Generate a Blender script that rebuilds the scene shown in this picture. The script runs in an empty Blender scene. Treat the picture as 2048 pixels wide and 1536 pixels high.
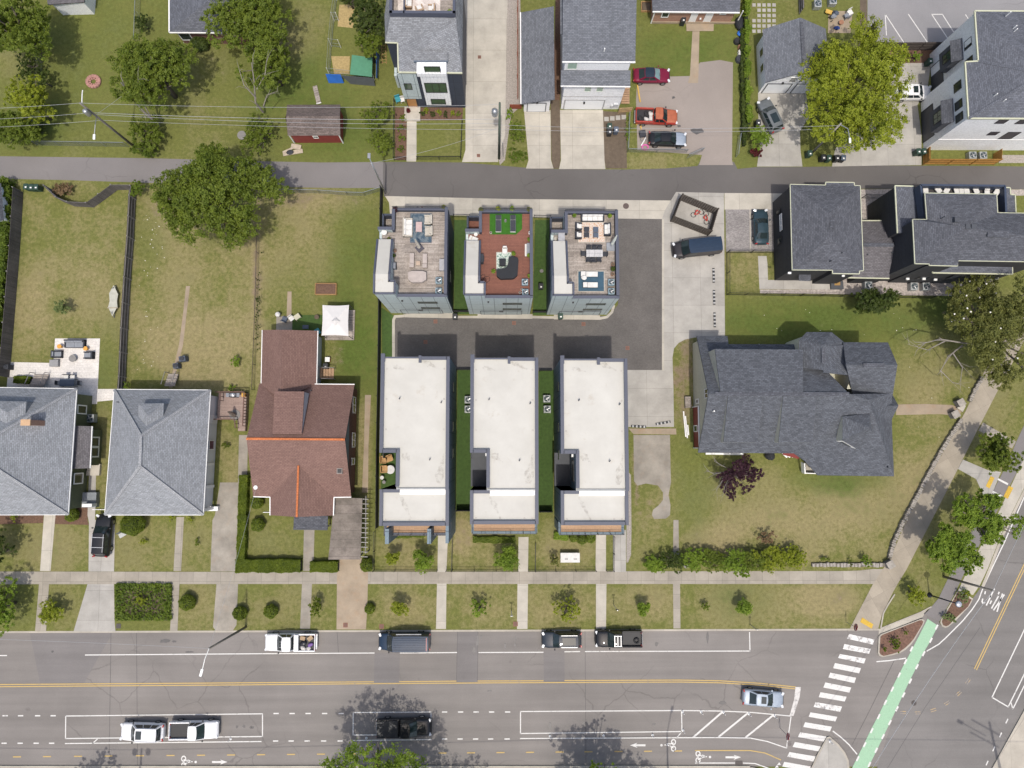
import bpy,bmesh,math,random
import numpy as np
from mathutils import Vector,Matrix
random.seed(7);RNG=np.random.default_rng(7)
S=bpy.context.scene
COL=S.collection
rad=math.radians
CAMH,FPX,TILT=83.0,1422.0,rad(4.9)
ROLL=-0.0084
from mathutils import Euler
CR=Euler((TILT,ROLL,0)).to_matrix();CRI=CR.inverted()
def P(px,py,z=0.0):
 """point of the place seen at photo pixel (px, py), at real height z"""
 d=CR@Vector(((px-1024)/FPX,-(py-768)/FPX,-1));t=(z-CAMH)/d.z
 return Vector((d.x*t,d.y*t,z))
def PY(px,py,Y):
 """the same, on the upright plane y = Y"""
 d=CR@Vector(((px-1024)/FPX,-(py-768)/FPX,-1));t=Y/d.y
 return Vector((d.x*t,Y,CAMH+d.z*t))
def PX(px,py,X):
 d=CR@Vector(((px-1024)/FPX,-(py-768)/FPX,-1));t=X/d.x
 return Vector((X,d.y*t,CAMH+d.z*t))
def PL(pts,z=0.0):return[P(a,b,z)for a,b in pts]
def MPP(z=0.0):return(CAMH-z)/FPX
cam=bpy.data.objects.new('camera',bpy.data.cameras.new('camera'));COL.objects.link(cam)
cam.location=(0,0,CAMH);cam.rotation_euler=(TILT,ROLL,0)
cam.data.sensor_width=36;cam.data.lens=36*FPX/2048
cam.data.clip_end=2000;S.camera=cam
SUN_EL,SUN_DX=rad(69.5),0.0
sl=bpy.data.lights.new('sun','SUN');so=bpy.data.objects.new('sun',sl);COL.objects.link(so)
sl.energy=2.5;sl.angle=rad(0.9);sl.color=(1.0,0.94,0.85)
sdir=Vector((SUN_DX*math.cos(SUN_EL),math.cos(SUN_EL),-math.sin(SUN_EL)))
so.rotation_euler=sdir.to_track_quat('-Z','Y').to_euler();so.location=(0,-40,110)
W=bpy.data.worlds.new('World');S.world=W;W.use_nodes=True
nt=W.node_tree;sky=nt.nodes.new('ShaderNodeTexSky');sky.sky_type='NISHITA';sky.sun_disc=False
sky.sun_elevation=SUN_EL;sky.sun_rotation=math.pi;sky.dust_density=4.0;sky.air_density=1.0
bg=nt.nodes['Background'];nt.links.new(sky.outputs[0],bg.inputs[0]);bg.inputs[1].default_value=0.15
S.view_settings.view_transform='Standard';S.view_settings.look='None'
S.view_settings.exposure=0.14;S.view_settings.gamma=1
S.cycles.max_bounces=5;S.cycles.diffuse_bounces=3;S.cycles.use_denoising=True
S.cycles.transparent_max_bounces=8
MATS={}
class NB:
 """small node builder"""
 def __init__(s,name):
  s.m=bpy.data.materials.new(name);s.m.use_nodes=True
  s.t=s.m.node_tree;s.p=s.t.nodes['Principled BSDF']
 def n(s,typ,**k):
  nd=s.t.nodes.new(typ)
  for a,b in k.items():
   if a.startswith('_'):setattr(nd,a[1:],b)
   else:nd.inputs[a.replace('__',' ')].default_value=b
  return nd
 def l(s,a,b):s.t.links.new(a,b)
 def pos(s):return s.n('ShaderNodeNewGeometry').outputs['Position']
 def uv(s,rot=0):
  o=s.n('ShaderNodeUVMap').outputs[0]
  if rot:
   mp=s.n('ShaderNodeMapping');mp.inputs['Rotation'].default_value=(0,0,rad(rot));s.l(o,mp.inputs[0]);o=mp.outputs[0]
  return o
 def noise(s,vec,scale,detail=4,rough=.6):
  nd=s.n('ShaderNodeTexNoise',Scale=scale,Detail=detail,Roughness=rough);s.l(vec,nd.inputs['Vector']);return nd.outputs['Fac']
 def ramp(s,fac,a,b):
  nd=s.n('ShaderNodeMapRange');nd.inputs[1].default_value=a;nd.inputs[2].default_value=b;s.l(fac,nd.inputs[0]);return nd.outputs[0]
 def math(s,op,a,b=None,c=None):
  nd=s.n('ShaderNodeMath',_operation=op)
  for i,v in enumerate((a,b,c)):
   if v is None:continue
   if isinstance(v,(int,float)):nd.inputs[i].default_value=v
   else:s.l(v,nd.inputs[i])
  return nd.outputs[0]
 def mix(s,fac,a,b,mode='MIX'):
  nd=s.n('ShaderNodeMix',_data_type='RGBA',_blend_type=mode)
  for i,v in((0,fac),(6,a),(7,b)):
   if isinstance(v,(int,float)):nd.inputs[i].default_value=v
   elif isinstance(v,(tuple,list)):nd.inputs[i].default_value=(*v[:3],1)
   else:s.l(v,nd.inputs[i])
  return nd.outputs[2]
 def bump(s,h,strength=.4,dist=.02):
  nd=s.n('ShaderNodeBump',Strength=strength,Distance=dist);s.l(h,nd.inputs['Height']);s.l(nd.outputs[0],s.p.inputs['Normal'])
 def out(s,col,rough=.85,metal=0,coat=0,spec=.5):
  if isinstance(col,(tuple,list)):s.p.inputs['Base Color'].default_value=(*col[:3],1)
  else:s.l(col,s.p.inputs['Base Color'])
  s.p.inputs['Roughness'].default_value=rough;s.p.inputs['Metallic'].default_value=metal
  s.p.inputs['Coat Weight'].default_value=coat;s.p.inputs['Specular IOR Level'].default_value=spec
  MATS[s.m.name]=s.m;return s.m
def sc(c,k):return tuple(min(1,v*k)for v in c)
def plain(name,c,rough=.7,metal=0,coat=0,var=.18,scale=2.5,bump=0):
 """a colour with wear: broad and fine noise"""
 if name in MATS:return MATS[name]
 b=NB(name);p=b.pos()
 f=b.math('ADD',b.math('MULTIPLY',b.noise(p,scale),.6),b.math('MULTIPLY',b.noise(p,scale*9,2),.4))
 col=b.mix(b.ramp(f,.3,.7),sc(c,1-var),sc(c,1+var))
 if bump:b.bump(b.noise(p,30),bump)
 return b.out(col,rough,metal,coat)
def bricky(name,c1,c2,mort,w,h,ms,rot=0,off=.5,rough=.9,stain=.25,sscale=.35,bump=.3,spec=.3,fine=.12):
 """laid courses: shingles, bricks, pavers, planks, slabs (uv is in metres)"""
 if name in MATS:return MATS[name]
 b=NB(name);p=b.pos()
 bt=b.n('ShaderNodeTexBrick',Scale=1.0,Mortar__Size=ms,Mortar__Smooth=.2,Bias=0.0,Brick__Width=w,Row__Height=h)
 bt.offset=off
 bt.inputs['Color1'].default_value=(*c1,1);bt.inputs['Color2'].default_value=(*c2,1);bt.inputs['Mortar'].default_value=(*mort,1)
 b.l(b.uv(rot),bt.inputs['Vector'])
 st=b.noise(p,sscale,5,.65);col=b.mix(1.0,bt.outputs[0],b.mix(b.ramp(st,.3,.7),(1-stain,)*3,(1+stain*.6,)*3),'MULTIPLY')
 col=b.mix(1.0,col,b.mix(b.ramp(b.noise(p,6,3),.3,.7),(1-fine,)*3,(1+fine,)*3),'MULTIPLY')
 if bump:b.bump(b.math('SUBTRACT',1.0,bt.outputs['Fac']),bump,.01)
 return b.out(col,rough,spec=spec)
def leafmat(name,dark,light,trans=.45):
 if name in MATS:return MATS[name]
 b=NB(name);g=b.n('ShaderNodeNewGeometry')
 f=b.math('ADD',b.math('MULTIPLY',g.outputs['Random Per Island'],.55),b.math('MULTIPLY',b.ramp(b.noise(g.outputs['Position'],.8,3),.3,.7),.45))
 col=b.mix(f,dark,light)
 b.out(col,.55,spec=.3)
 tr=b.n('ShaderNodeBsdfTranslucent');b.l(b.mix(.4,col,light),tr.inputs[0])
 mx=b.n('ShaderNodeMixShader');mx.inputs[0].default_value=trans
 b.l(b.p.outputs[0],mx.inputs[1]);b.l(tr.outputs[0],mx.inputs[2]);b.l(mx.outputs[0],b.t.nodes['Material Output'].inputs[0])
 return b.m
def glassmat(name,c=(.02,.03,.032),rough=.06):
 if name in MATS:return MATS[name]
 b=NB(name);return b.out(b.mix(b.noise(b.pos(),1.5),sc(c,.6),sc(c,1.5)),rough,spec=.7)
def carpaint(name,c,metal=.0,rough=.25):
 if name in MATS:return MATS[name]
 b=NB(name);f=b.noise(b.pos(),3,4)
 m=b.out(b.mix(b.ramp(f,.35,.7),sc(c,.92),sc(c,1.08)),max(rough,.55),metal*.6,.6,.15);b.p.inputs['Coat Roughness'].default_value=.03
 return m
def tag(o,label=None,cat=None,group=None,kind=None):
 for k,v in(('label',label),('category',cat),('group',group),('kind',kind)):
  if v:o[k]=v
 return o
def thing(name,label,cat,loc=(0,0,0),rz=0,group=None):
 o=bpy.data.objects.new(name,None);COL.objects.link(o);o.empty_display_size=.3
 o.location=loc;o.rotation_euler=(0,0,rz)
 return tag(o,label,cat,group)
def copy_tree(o,parent=None):
 c=o.copy();COL.objects.link(c)
 if parent:c.parent=parent
 for ch in list(o.children):copy_tree(ch,c)
 return c
class MB:
 """collects faces, then links them as ONE mesh object"""
 def __init__(s):s.v=[];s.f=[];s.mi=[]
 def add(s,vs,fs,mi=0):
  k=len(s.v);s.v+=[Vector(v)for v in vs]
  for f in fs:s.f.append([i+k for i in f]);s.mi.append(mi)
  return s
 def poly(s,pts,mi=0):return s.add(pts,[list(range(len(pts)))],mi)
 def prism(s,pts,z0,z1,mi=0,top=True,bottom=False,mtop=None):
  """pts (x, y) any winding; walls from z0 to z1"""
  pts=[(p[0],p[1])for p in pts]
  a=sum(pts[i][0]*pts[(i+1)%len(pts)][1]-pts[(i+1)%len(pts)][0]*pts[i][1]for i in range(len(pts)))
  if a<0:pts=pts[::-1]
  n=len(pts)
  s.add([(x,y,z0)for x,y in pts]+[(x,y,z1)for x,y in pts],[[i,(i+1)%n,n+(i+1)%n,n+i]for i in range(n)],mi)
  if top:s.add([(x,y,z1)for x,y in pts],[list(range(n))],mi if mtop is None else mtop)
  if bottom:s.add([(x,y,z0)for x,y in pts],[list(range(n))[::-1]],mi)
  return s
 def box(s,c,size,rz=0,mi=0,tilt=None):
  """c is the centre"""
  x,y,z=[d/2 for d in size];R=Matrix.Rotation(rz,3,'Z')
  if tilt:R=R@Matrix.Rotation(tilt[1],3,tilt[0])
  vs=[Vector(c)+R@Vector((i*x,j*y,k*z))for k in(-1,1)for i,j in((-1,-1),(1,-1),(1,1),(-1,1))]
  return s.add(vs,[[3,2,1,0],[4,5,6,7],[0,1,5,4],[1,2,6,5],[2,3,7,6],[3,0,4,7]],mi)
 def bar(s,a,b,w,h,mi=0):
  """box beam from a to b; w across, h in height"""
  a=Vector(a);b=Vector(b);d=b-a;L=d.length
  if L<1e-6:return s
  d/=L;side=d.cross(Vector((0,0,1)))
  side=Vector((1,0,0))if side.length<1e-4 else side.normalized()
  up=side.cross(d);vs=[]
  for q in(a,b):
   for i,j in((-1,-1),(1,-1),(1,1),(-1,1)):vs.append(q+side*(i*w/2)+up*(j*h/2))
  return s.add(vs,[[3,2,1,0],[4,5,6,7],[0,1,5,4],[1,2,6,5],[2,3,7,6],[3,0,4,7]],mi)
 def tube(s,pts,r,n=8,mi=0,cap=True):
  pts=[Vector(p)for p in pts];rs=r if isinstance(r,(list,tuple))else[r]*len(pts)
  k=len(s.v);ref=Vector((0.31,0.17,.93))
  for i,p in enumerate(pts):
   d=(pts[min(i+1,len(pts)-1)]-pts[max(i-1,0)]).normalized()
   a=d.cross(ref)
   if a.length<.05:a=d.cross(Vector((1,0,0)))
   a.normalize();b=d.cross(a)
   for j in range(n):
    t=2*math.pi*j/n;s.v.append(p+a*(rs[i]*math.cos(t))+b*(rs[i]*math.sin(t)))
  for i in range(len(pts)-1):
   for j in range(n):
    s.f.append([k+i*n+j,k+i*n+(j+1)%n,k+(i+1)*n+(j+1)%n,k+(i+1)*n+j]);s.mi.append(mi)
  if cap:
   s.f.append([k+j for j in range(n)][::-1]);s.f.append([k+(len(pts)-1)*n+j for j in range(n)]);s.mi+=[mi,mi]
  return s
 def lathe(s,c,prof,n=14,mi=0):
  """prof: list of (radius, z)"""
  c=Vector(c);k=len(s.v)
  for r,z in prof:
   for j in range(n):
    t=2*math.pi*j/n;s.v.append(c+Vector((r*math.cos(t),r*math.sin(t),z)))
  for i in range(len(prof)-1):
   for j in range(n):
    s.f.append([k+i*n+j,k+i*n+(j+1)%n,k+(i+1)*n+(j+1)%n,k+(i+1)*n+j]);s.mi.append(mi)
  s.f.append([k+j for j in range(n)][::-1]);s.f.append([k+(len(prof)-1)*n+j for j in range(n)]);s.mi+=[mi,mi]
  return s
 def disc(s,c,r,n=20,mi=0,ry=None,rz=0):
  ry=ry or r;ca,sa=math.cos(rz),math.sin(rz);c=Vector(c);o=[]
  for j in range(n):
   t=2*math.pi*j/n;x,y=r*math.cos(t),ry*math.sin(t);o.append(c+Vector((x*ca-y*sa,x*sa+y*ca,0)))
  return s.poly(o,mi)
 def build(s,name,mats,parent=None,bevel=0,smooth=False,subsurf=0,uv=True):
  me=bpy.data.meshes.new(name)
  off=Vector(parent.matrix_basis.translation)if parent is not None else Vector((0,0,0))
  q=parent
  while q is not None and q.parent is not None:q=q.parent;off+=q.matrix_basis.translation
  me.from_pydata([tuple(v-off)for v in s.v],[],s.f)
  for m in(mats if isinstance(mats,(list,tuple))else[mats]):me.materials.append(m)
  me.polygons.foreach_set('material_index',s.mi)
  if smooth:me.polygons.foreach_set('use_smooth',[True]*len(s.f))
  if uv:
   ul=me.uv_layers.new(name='UVMap').data;Z=Vector((0,0,1))
   for pl in me.polygons:
    n=pl.normal
    if abs(n.z)>.999:u,w=Vector((1,0,0)),Vector((0,1,0))
    else:u=Z.cross(n).normalized();w=n.cross(u)
    for li in pl.loop_indices:
     p=s.v[me.loops[li].vertex_index];ul[li].uv=(p.dot(u),p.dot(w))
  o=bpy.data.objects.new(name,me);COL.objects.link(o)
  if parent is not None:o.parent=parent
  if bevel:
   bm=o.modifiers.new('bevel','BEVEL');bm.width=bevel;bm.segments=2;bm.limit_method='ANGLE'
  if subsurf:
   su=o.modifiers.new('subsurf','SUBSURF');su.levels=subsurf;su.render_levels=subsurf
  return o
def struct(name,mb,mats,**k):return tag(mb.build(name,mats,**k),kind='structure')
def sheet(name,pts,z,mat,thick=0):
 """a ground surface traced on the ground at height z"""
 mb=MB();q=PL(pts,z)
 mb.prism(q,z-.3 if thick else z-.02,z)
 return struct(name,mb,mat)
def stripe(mb,pts,w,z,mi=0):
 """painted line of width w along a polyline of photo pixels on the ground"""
 q=PL(pts,z);n=len(q);L=[];Rr=[]
 for i,p in enumerate(q):
  d0=(q[i]-q[i-1]).normalized()if i else(q[1]-q[0]).normalized()
  d1=(q[i+1]-q[i]).normalized()if i<n-1 else d0
  d=(d0+d1).normalized();s=Vector((-d.y,d.x,0))
  k=1/max(.5,d.dot(d0));L.append(p+s*(w/2*k));Rr.append(p-s*(w/2*k))
 for i in range(n-1):mb.poly([Rr[i],Rr[i+1],L[i+1],L[i]],mi)
def dist2d(a,b):return math.hypot(a[0]-b[0],a[1]-b[1])
GR=-0.12
def grassmat(name,lush,mid,dry,dirt):
 b=NB(name);p=b.pos();at=b.n('ShaderNodeVertexColor',_layer_name='wear');sp=b.n('ShaderNodeSeparateColor');b.l(at.outputs[0],sp.inputs[0])
 n1=b.noise(p,.22,6,.65);n2=b.noise(p,1.3,5,.7);n3=b.noise(p,9,3,.7);n4=b.noise(p,.07,3)
 w=b.math('ADD',b.math('MULTIPLY',b.math('SUBTRACT',n1,.5),1.7),b.math('ADD',b.math('MULTIPLY',b.math('SUBTRACT',n2,.5),1.3),b.math('MULTIPLY',b.math('SUBTRACT',n3,.5),.55)))
 fd=b.ramp(b.math('ADD',b.math('ADD',sp.outputs[0],w),b.math('MULTIPLY',b.math('SUBTRACT',n4,.5),.5)),.25,.95)
 fl=b.ramp(b.math('ADD',sp.outputs[2],b.math('MULTIPLY',w,.8)),.25,.9)
 ft=b.ramp(b.math('ADD',sp.outputs[1],b.math('MULTIPLY',w,.9)),.45,.75)
 col=b.mix(fd,mid,dry);col=b.mix(b.math('MULTIPLY',fl,.85),col,lush);col=b.mix(ft,col,dirt)
 blade=b.ramp(b.noise(p,22,2,.8),.25,.75)
 col=b.mix(1.0,col,b.mix(blade,(.5,)*3,(1.45,)*3),'MULTIPLY')
 col=b.mix(1.0,col,b.mix(b.ramp(b.noise(p,2.6,4,.75),.3,.72),(.74,)*3,(1.2,)*3),'MULTIPLY')
 b.bump(b.noise(p,14,3,.8),.5,.05)
 return b.out(col,1.0,spec=.1)
GRASS=grassmat('grass',(.082,.122,.026),(.146,.156,.046),(.262,.224,.112),(.22,.172,.115))
def roadmat(name,c,crack=.35,spots=.5,streak=True):
 b=NB(name);p=b.pos()
 n1=b.noise(p,.12,5);n2=b.noise(p,14,3,.8)
 col=b.mix(b.ramp(n1,.3,.7),sc(c,.88),sc(c,1.1))
 col=b.mix(1.0,col,b.mix(b.ramp(n2,.25,.75),(.86,)*3,(1.14,)*3),'MULTIPLY')
 if streak:
  mp=b.n('ShaderNodeMapping');mp.inputs['Scale'].default_value=(.04,.9,1);b.l(p,mp.inputs[0])
  col=b.mix(1.0,col,b.mix(b.ramp(b.noise(mp.outputs[0],1.0,4),.3,.7),(.88,)*3,(1.08,)*3),'MULTIPLY')
 v=b.n('ShaderNodeTexVoronoi',_feature='DISTANCE_TO_EDGE',Scale=.16);
 dv=b.n('ShaderNodeVectorMath',_operation='ADD');nn=b.n('ShaderNodeTexNoise',Scale=.7,Detail=4);b.l(p,nn.inputs[0])
 b.l(p,dv.inputs[0]);b.l(nn.outputs['Color'],dv.inputs[1]);b.l(dv.outputs[0],v.inputs['Vector'])
 cr=b.math('MULTIPLY',b.ramp(v.outputs['Distance'],.012,.003),b.ramp(b.noise(p,.09,2),.5,.62))
 col=b.mix(b.math('MULTIPLY',cr,crack),col,sc(c,.35))
 col=b.mix(b.math('MULTIPLY',b.ramp(b.noise(p,.55,3,.5),.72,.8),spots),col,sc(c,.45))
 b.bump(n2,.25,.01)
 return b.out(col,.92,spec=.25)
ASPH=roadmat('street_asphalt',(.212,.196,.182));ASPH2=roadmat('cross_street_asphalt',(.185,.175,.166))
ALLEY=roadmat('alley_asphalt',(.125,.117,.112),streak=False);ALLEYO=roadmat('old_alley_asphalt',(.19,.178,.174),streak=False)
PATCH=roadmat('patch_asphalt',(.19,.178,.172),0,.2);LOT=roadmat('parking_asphalt',(.245,.24,.245),.2,.1,False)
def concmat(name,c,w=1.55,h=1.55,joint=.5,rot=0,stain=.22,rust=0):
 b=NB(name);p=b.pos()
 bt=b.n('ShaderNodeTexBrick',Scale=1,Mortar__Size=.012,Mortar__Smooth=.1,Bias=0.0,Brick__Width=w,Row__Height=h);bt.offset=0
 mp=b.n('ShaderNodeMapping');mp.inputs['Rotation'].default_value=(0,0,rad(rot));b.l(p,mp.inputs[0]);b.l(mp.outputs[0],bt.inputs['Vector'])
 bt.inputs['Color1'].default_value=(*sc(c,.92),1);bt.inputs['Color2'].default_value=(*sc(c,1.06),1);bt.inputs['Mortar'].default_value=(*sc(c,joint),1)
 col=b.mix(1.0,bt.outputs[0],b.mix(b.ramp(b.noise(p,.5,6,.65),.28,.72),(1-stain,)*3,(1+stain*.5,)*3),'MULTIPLY')
 col=b.mix(1.0,col,b.mix(b.ramp(b.noise(p,11,3,.8),.25,.75),(.92,)*3,(1.07,)*3),'MULTIPLY')
 if rust:col=b.mix(b.math('MULTIPLY',b.ramp(b.noise(p,.8,5,.7),.52,.72),rust),col,(.33,.21,.12))
 return b.out(col,.9,spec=.25)
CONC=concmat('sidewalk_concrete',(.335,.304,.254));CONCN=concmat('new_concrete',(.385,.368,.335),3.3,3.3)
CONCW=concmat('white_concrete',(.45,.42,.36),4,4);CONCT=concmat('tan_concrete',(.345,.28,.205),30,30,.7,0,.25,.45)
CONCO=concmat('old_concrete',(.31,.283,.24),40,40,.8,0,.35,.2);CONCD=concmat('diagonal_concrete',(.342,.3,.238),1.6,3.2,.7,-28)
KERB=concmat('kerb_concrete',(.42,.385,.325),3,50,.7)
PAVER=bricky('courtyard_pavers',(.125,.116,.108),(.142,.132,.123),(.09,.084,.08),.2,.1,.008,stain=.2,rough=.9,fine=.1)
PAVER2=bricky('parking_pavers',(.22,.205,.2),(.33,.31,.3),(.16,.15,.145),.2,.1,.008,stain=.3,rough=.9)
SLABW=bricky('patio_slabs',(.62,.59,.55),(.68,.65,.61),(.5,.47,.44),.6,.3,.01,stain=.12)
MULCH=plain('bark_mulch',(.13,.075,.05),.95,var=.45,scale=5,bump=.5);GRAVEL=plain('gravel',(.3,.27,.24),.95,var=.45,scale=6,bump=.6)
RIVER=plain('river_stones',(.36,.32,.29),.9,var=.6,scale=4,bump=.8);TURF=plain('artificial_turf',(.05,.092,.02),.95,var=.35,scale=3,bump=.4)
DIRT=plain('bare_dirt',(.115,.088,.062),.95,var=.3,scale=2,bump=.3);STRAW=plain('straw_litter',(.36,.27,.12),.95,var=.35,scale=4,bump=.5)
WPAINT=None
def paintmat(name,c,wear=.62):
 b=NB(name);p=b.pos()
 f=b.ramp(b.noise(p,2.2,6,.8),wear,wear+.12)
 col=b.mix(f,b.mix(b.ramp(b.noise(p,12,3),.3,.7),sc(c,.88),sc(c,1.05)),(.24,.225,.215))
 return b.out(col,.8,spec=.3)
WPAINT=paintmat('white_road_paint',(.64,.63,.60),.57);YPAINT=paintmat('yellow_road_paint',(.52,.37,.14),.58);GPAINT=paintmat('green_lane_paint',(.31,.49,.33),.6)
OLDW=paintmat('worn_white_paint',(.6,.58,.55),.52);FADY=paintmat('faded_yellow_paint',(.42,.31,.17),.42)
g=MB();g.box((0,0,-.7),(1600,1600,1.0));o=struct('ground',g,GRASS)
sheet('street',[(-1500,1200),(3600,1200),(3600,1533),(-1500,1533)],GR-.012,ASPH)
cs=MB();q=PL([(1700,1700),(1860,1216),(2700,-500),(3150,-500),(2300,1700)],GR-.004);cs.prism(q,GR-.1,GR-.004);struct('cross_street',cs,ASPH2)
sb=MB();sb.prism(PL([(-1500,1534.5),(1505,1534.5),(1560,1548),(1600,1700),(-1500,1700)],0),-.3,0);struct('south_pavement',sb,CONC)
sb=MB();sb.prism(PL([(2060,1400),(2200,1200),(3000,900),(3000,1700),(1960,1700),(1985,1536)],0),-.3,.0);struct('east_verge',sb,KERB)
BLOCK=[(-260,-260),(2590,-260),(1963,1173),(1945,1198),(1914,1236),(1900,1251),(1888,1255),(1881,1249),(1879,1243),(1849,1229),(1861,1216),(1855,1220),(1764,1257),(1700,1258.5),(-260,1264)]
DRYS=[(300,120,700,190,-.08,0,.16),(1550,100,300,200,-.05,0,.1),(1900,480,200,200,0,0,.1),(150,150,130,140,.1,0,.1),(420,190,60,110,.3,.22,0),(600,60,60,60,.3,.1,0),(600,180,110,60,-.1,0,.35),(700,290,120,50,-.1,0,.4),(560,110,40,60,.3,.25,0),(140,450,110,130,.3,.12,0),(150,600,110,80,.35,.1,.0),(60,640,40,80,.4,.15,0),(230,690,30,60,.1,0,.3),(200,760,30,50,.1,0,.3),(400,560,130,220,.4,.05,0),(300,480,30,60,-.1,0,.35),(310,430,30,60,.25,.4,0),(400,700,140,80,.45,.05,0),(560,440,70,90,.3,.08,.0),(660,460,70,120,.3,.02,.05),(640,400,110,20,.3,.35,0),(715,560,50,160,-.15,0,.42),(600,560,70,80,.15,0,.15),(720,720,45,70,-.15,0,.5),(515,560,9,190,.4,.55,0),(670,700,20,50,.2,.4,0),(540,660,30,30,.1,.0,.2),(1340,110,60,60,-.1,0,.35),(1430,110,50,60,0,0,.3),(1320,325,70,18,.3,.2,0),(1500,300,30,60,0,0,.2),(1560,40,60,60,.35,.05,0),(1650,250,40,60,.2,0,.3),(1495,530,40,60,.35,.1,0),(1560,630,130,50,.1,0,.4),(1640,650,200,40,0,0,.3),(1800,640,120,90,.15,.05,.25),(1850,740,60,70,.35,.1,.1),(1960,640,90,120,.2,.3,0),(1900,600,60,50,.0,0,.4),(1365,760,18,100,.3,.5,.1),(1390,960,40,120,.05,0,.35),(1500,1000,120,70,.3,.02,.05),(1640,1010,170,60,.3,.0,.15),(1600,1080,190,60,.4,.12,0),(1850,900,60,120,.35,.05,0),(1760,980,120,60,.35,0,.05),(1680,960,90,25,0,0,.5),(1300,1000,40,60,.2,.35,0),(1300,1090,40,40,.25,.2,.1),(1420,1090,60,40,.4,.25,0),(1272,920,8,80,.2,.6,0),(60,1090,90,60,.35,0,.1),(130,1100,60,60,.3,0,.1),(290,1100,70,60,.4,0,.1),(390,1100,40,60,.35,0,.15),(550,1080,60,60,.25,0,.2),(460,930,20,60,.45,.1,0),(205,950,15,90,.4,0,.1),(205,850,20,50,.3,.1,.1),(728,900,14,110,.55,.1,0),(750,900,8,110,.1,0,.3),(820,1110,60,40,.45,.2,0),(960,1100,60,50,.5,.25,0),(1130,1110,60,40,.45,.2,0),(740,1060,10,60,.2,0,.3),(925,1060,20,40,.5,.3,0),(1100,1060,15,30,.3,.1,.2),(40,1215,60,50,.15,0,.25),(130,1215,40,50,.3,0,.15),(395,1215,45,50,.45,.12,0),(540,1215,70,50,.35,0,.1),(640,1215,30,50,.35,.05,.1),(805,1215,70,50,.5,.2,0),(965,1215,70,50,.5,.18,0),(1120,1215,70,50,.5,.2,0),(1280,1215,70,50,.45,.12,.05),(1540,1215,190,50,.45,.12,.05),(1480,1200,60,40,.1,0,.3),(1650,1200,60,30,.5,.2,0),(1980,1000,60,160,.3,.0,.15),(1990,830,60,90,.3,.0,.1),(1830,1190,40,50,.3,0,.2),(1850,1120,30,60,.35,.05,.1),(1900,1020,40,70,.3,0,.2),(60,260,60,60,0,0,.3),(20,100,50,60,.3,.1,0),(1770,300,60,60,.2,.1,0),(1390,760,40,90,.3,.3,.1),]
def wear_at(x,y):
 d,t,l=.18,0,.12
 for(cx,cy,rx,ry,a,b_,c)in DRYS:
  u=((x-cx)/rx)**2+((y-cy)/ry)**2
  if u<3.2:
   k=math.exp(-u*u*.6);d+=a*k;t+=b_*k;l+=c*k
 return(max(0,min(1,d)),max(0,min(1,t)),max(0,min(1,l)))
def unproject(v):
 """photo pixel of a ground point (only to look the wear up)"""
 d=CRI@(Vector(v)-Vector((0,0,CAMH)))
 return 1024+FPX*d.x/-d.z,768+FPX*d.y/d.z
bm=bmesh.new();bq=PL(BLOCK,0);bm.faces.new([bm.verts.new(p)for p in bq])
xs=[p.x for p in bq];ys=[p.y for p in bq];STEP=.8
for k in range(int((max(xs)-min(xs))/STEP)):
 bmesh.ops.bisect_plane(bm,geom=bm.verts[:]+bm.edges[:]+bm.faces[:],plane_co=(min(xs)+(k+.5)*STEP,0,0),plane_no=(1,0,0))
for k in range(int((max(ys)-min(ys))/STEP)):
 bmesh.ops.bisect_plane(bm,geom=bm.verts[:]+bm.edges[:]+bm.faces[:],plane_co=(0,min(ys)+(k+.5)*STEP,0),plane_no=(0,1,0))
me=bpy.data.meshes.new('lawn');bm.to_mesh(me);bm.free();me.materials.append(GRASS)
ca=me.color_attributes.new('wear','FLOAT_COLOR','POINT')
cols=np.zeros((len(me.vertices),4),np.float32);cols[:,3]=1
for i,v in enumerate(me.vertices):cols[i,:3]=wear_at(*unproject(v.co))
ca.data.foreach_set('color',cols.ravel())
if me.polygons[0].normal.z<0:me.flip_normals()
lawn=bpy.data.objects.new('lawn',me);COL.objects.link(lawn);tag(lawn,kind='structure')
kb=MB()
for a,b_ in(((-260,1265),(1758,1259)),):
 A,B=P(*a,0),P(*b_,0);kb.bar(A+Vector((0,0,-.1)),B+Vector((0,0,-.1)),.2,.23)
kp=PL([(2300,404),(2048,979),(2004,1069),(1977,1139),(1963,1173)],0)
for A,B in zip(kp,kp[1:]):kb.bar(A+Vector((.1,-.05,-.1)),B+Vector((.1,-.05,-.1)),.3,.225)
A,B=P(-1500,1533.5),P(1500,1533.5);kb.bar(A+Vector((0,0,-.1)),B+Vector((0,0,-.1)),.18,.23)
kp=PL([(2075,1375),(2048,1440),(1990,1530),(1975,1560)],0)
for A,B in zip(kp,kp[1:]):kb.bar(A+Vector((0,0,-.1)),B+Vector((0,0,-.1)),.2,.24)
struct('kerb',kb,KERB)
sheet('alley',[(-260,357),(0,357.5),(130,360),(250,364),(420,370),(560,374),(690,376),(766,376),(766,324),(640,325),(500,322),(300,316.5),(0,312.5),(-260,312)],.006,ALLEYO)
sheet('alley_new_asphalt',[(766,376),(768,393),(1020,399),(1346,402),(1352,386),(1450,388),(1582,390),(1582,384),(1720,377.5),(2048,378.5),(2300,379),(2300,333),(2048,333),(1960,332),(1755,331),(1605,334),(1515,334),(1475,338),(1468,324),(1400,323),(1395,332),(1330,337),(1250,339),(1115,338),(1058,336),(1000,331),(925,325),(830,324),(766,324)],.006,ALLEY)
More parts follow.
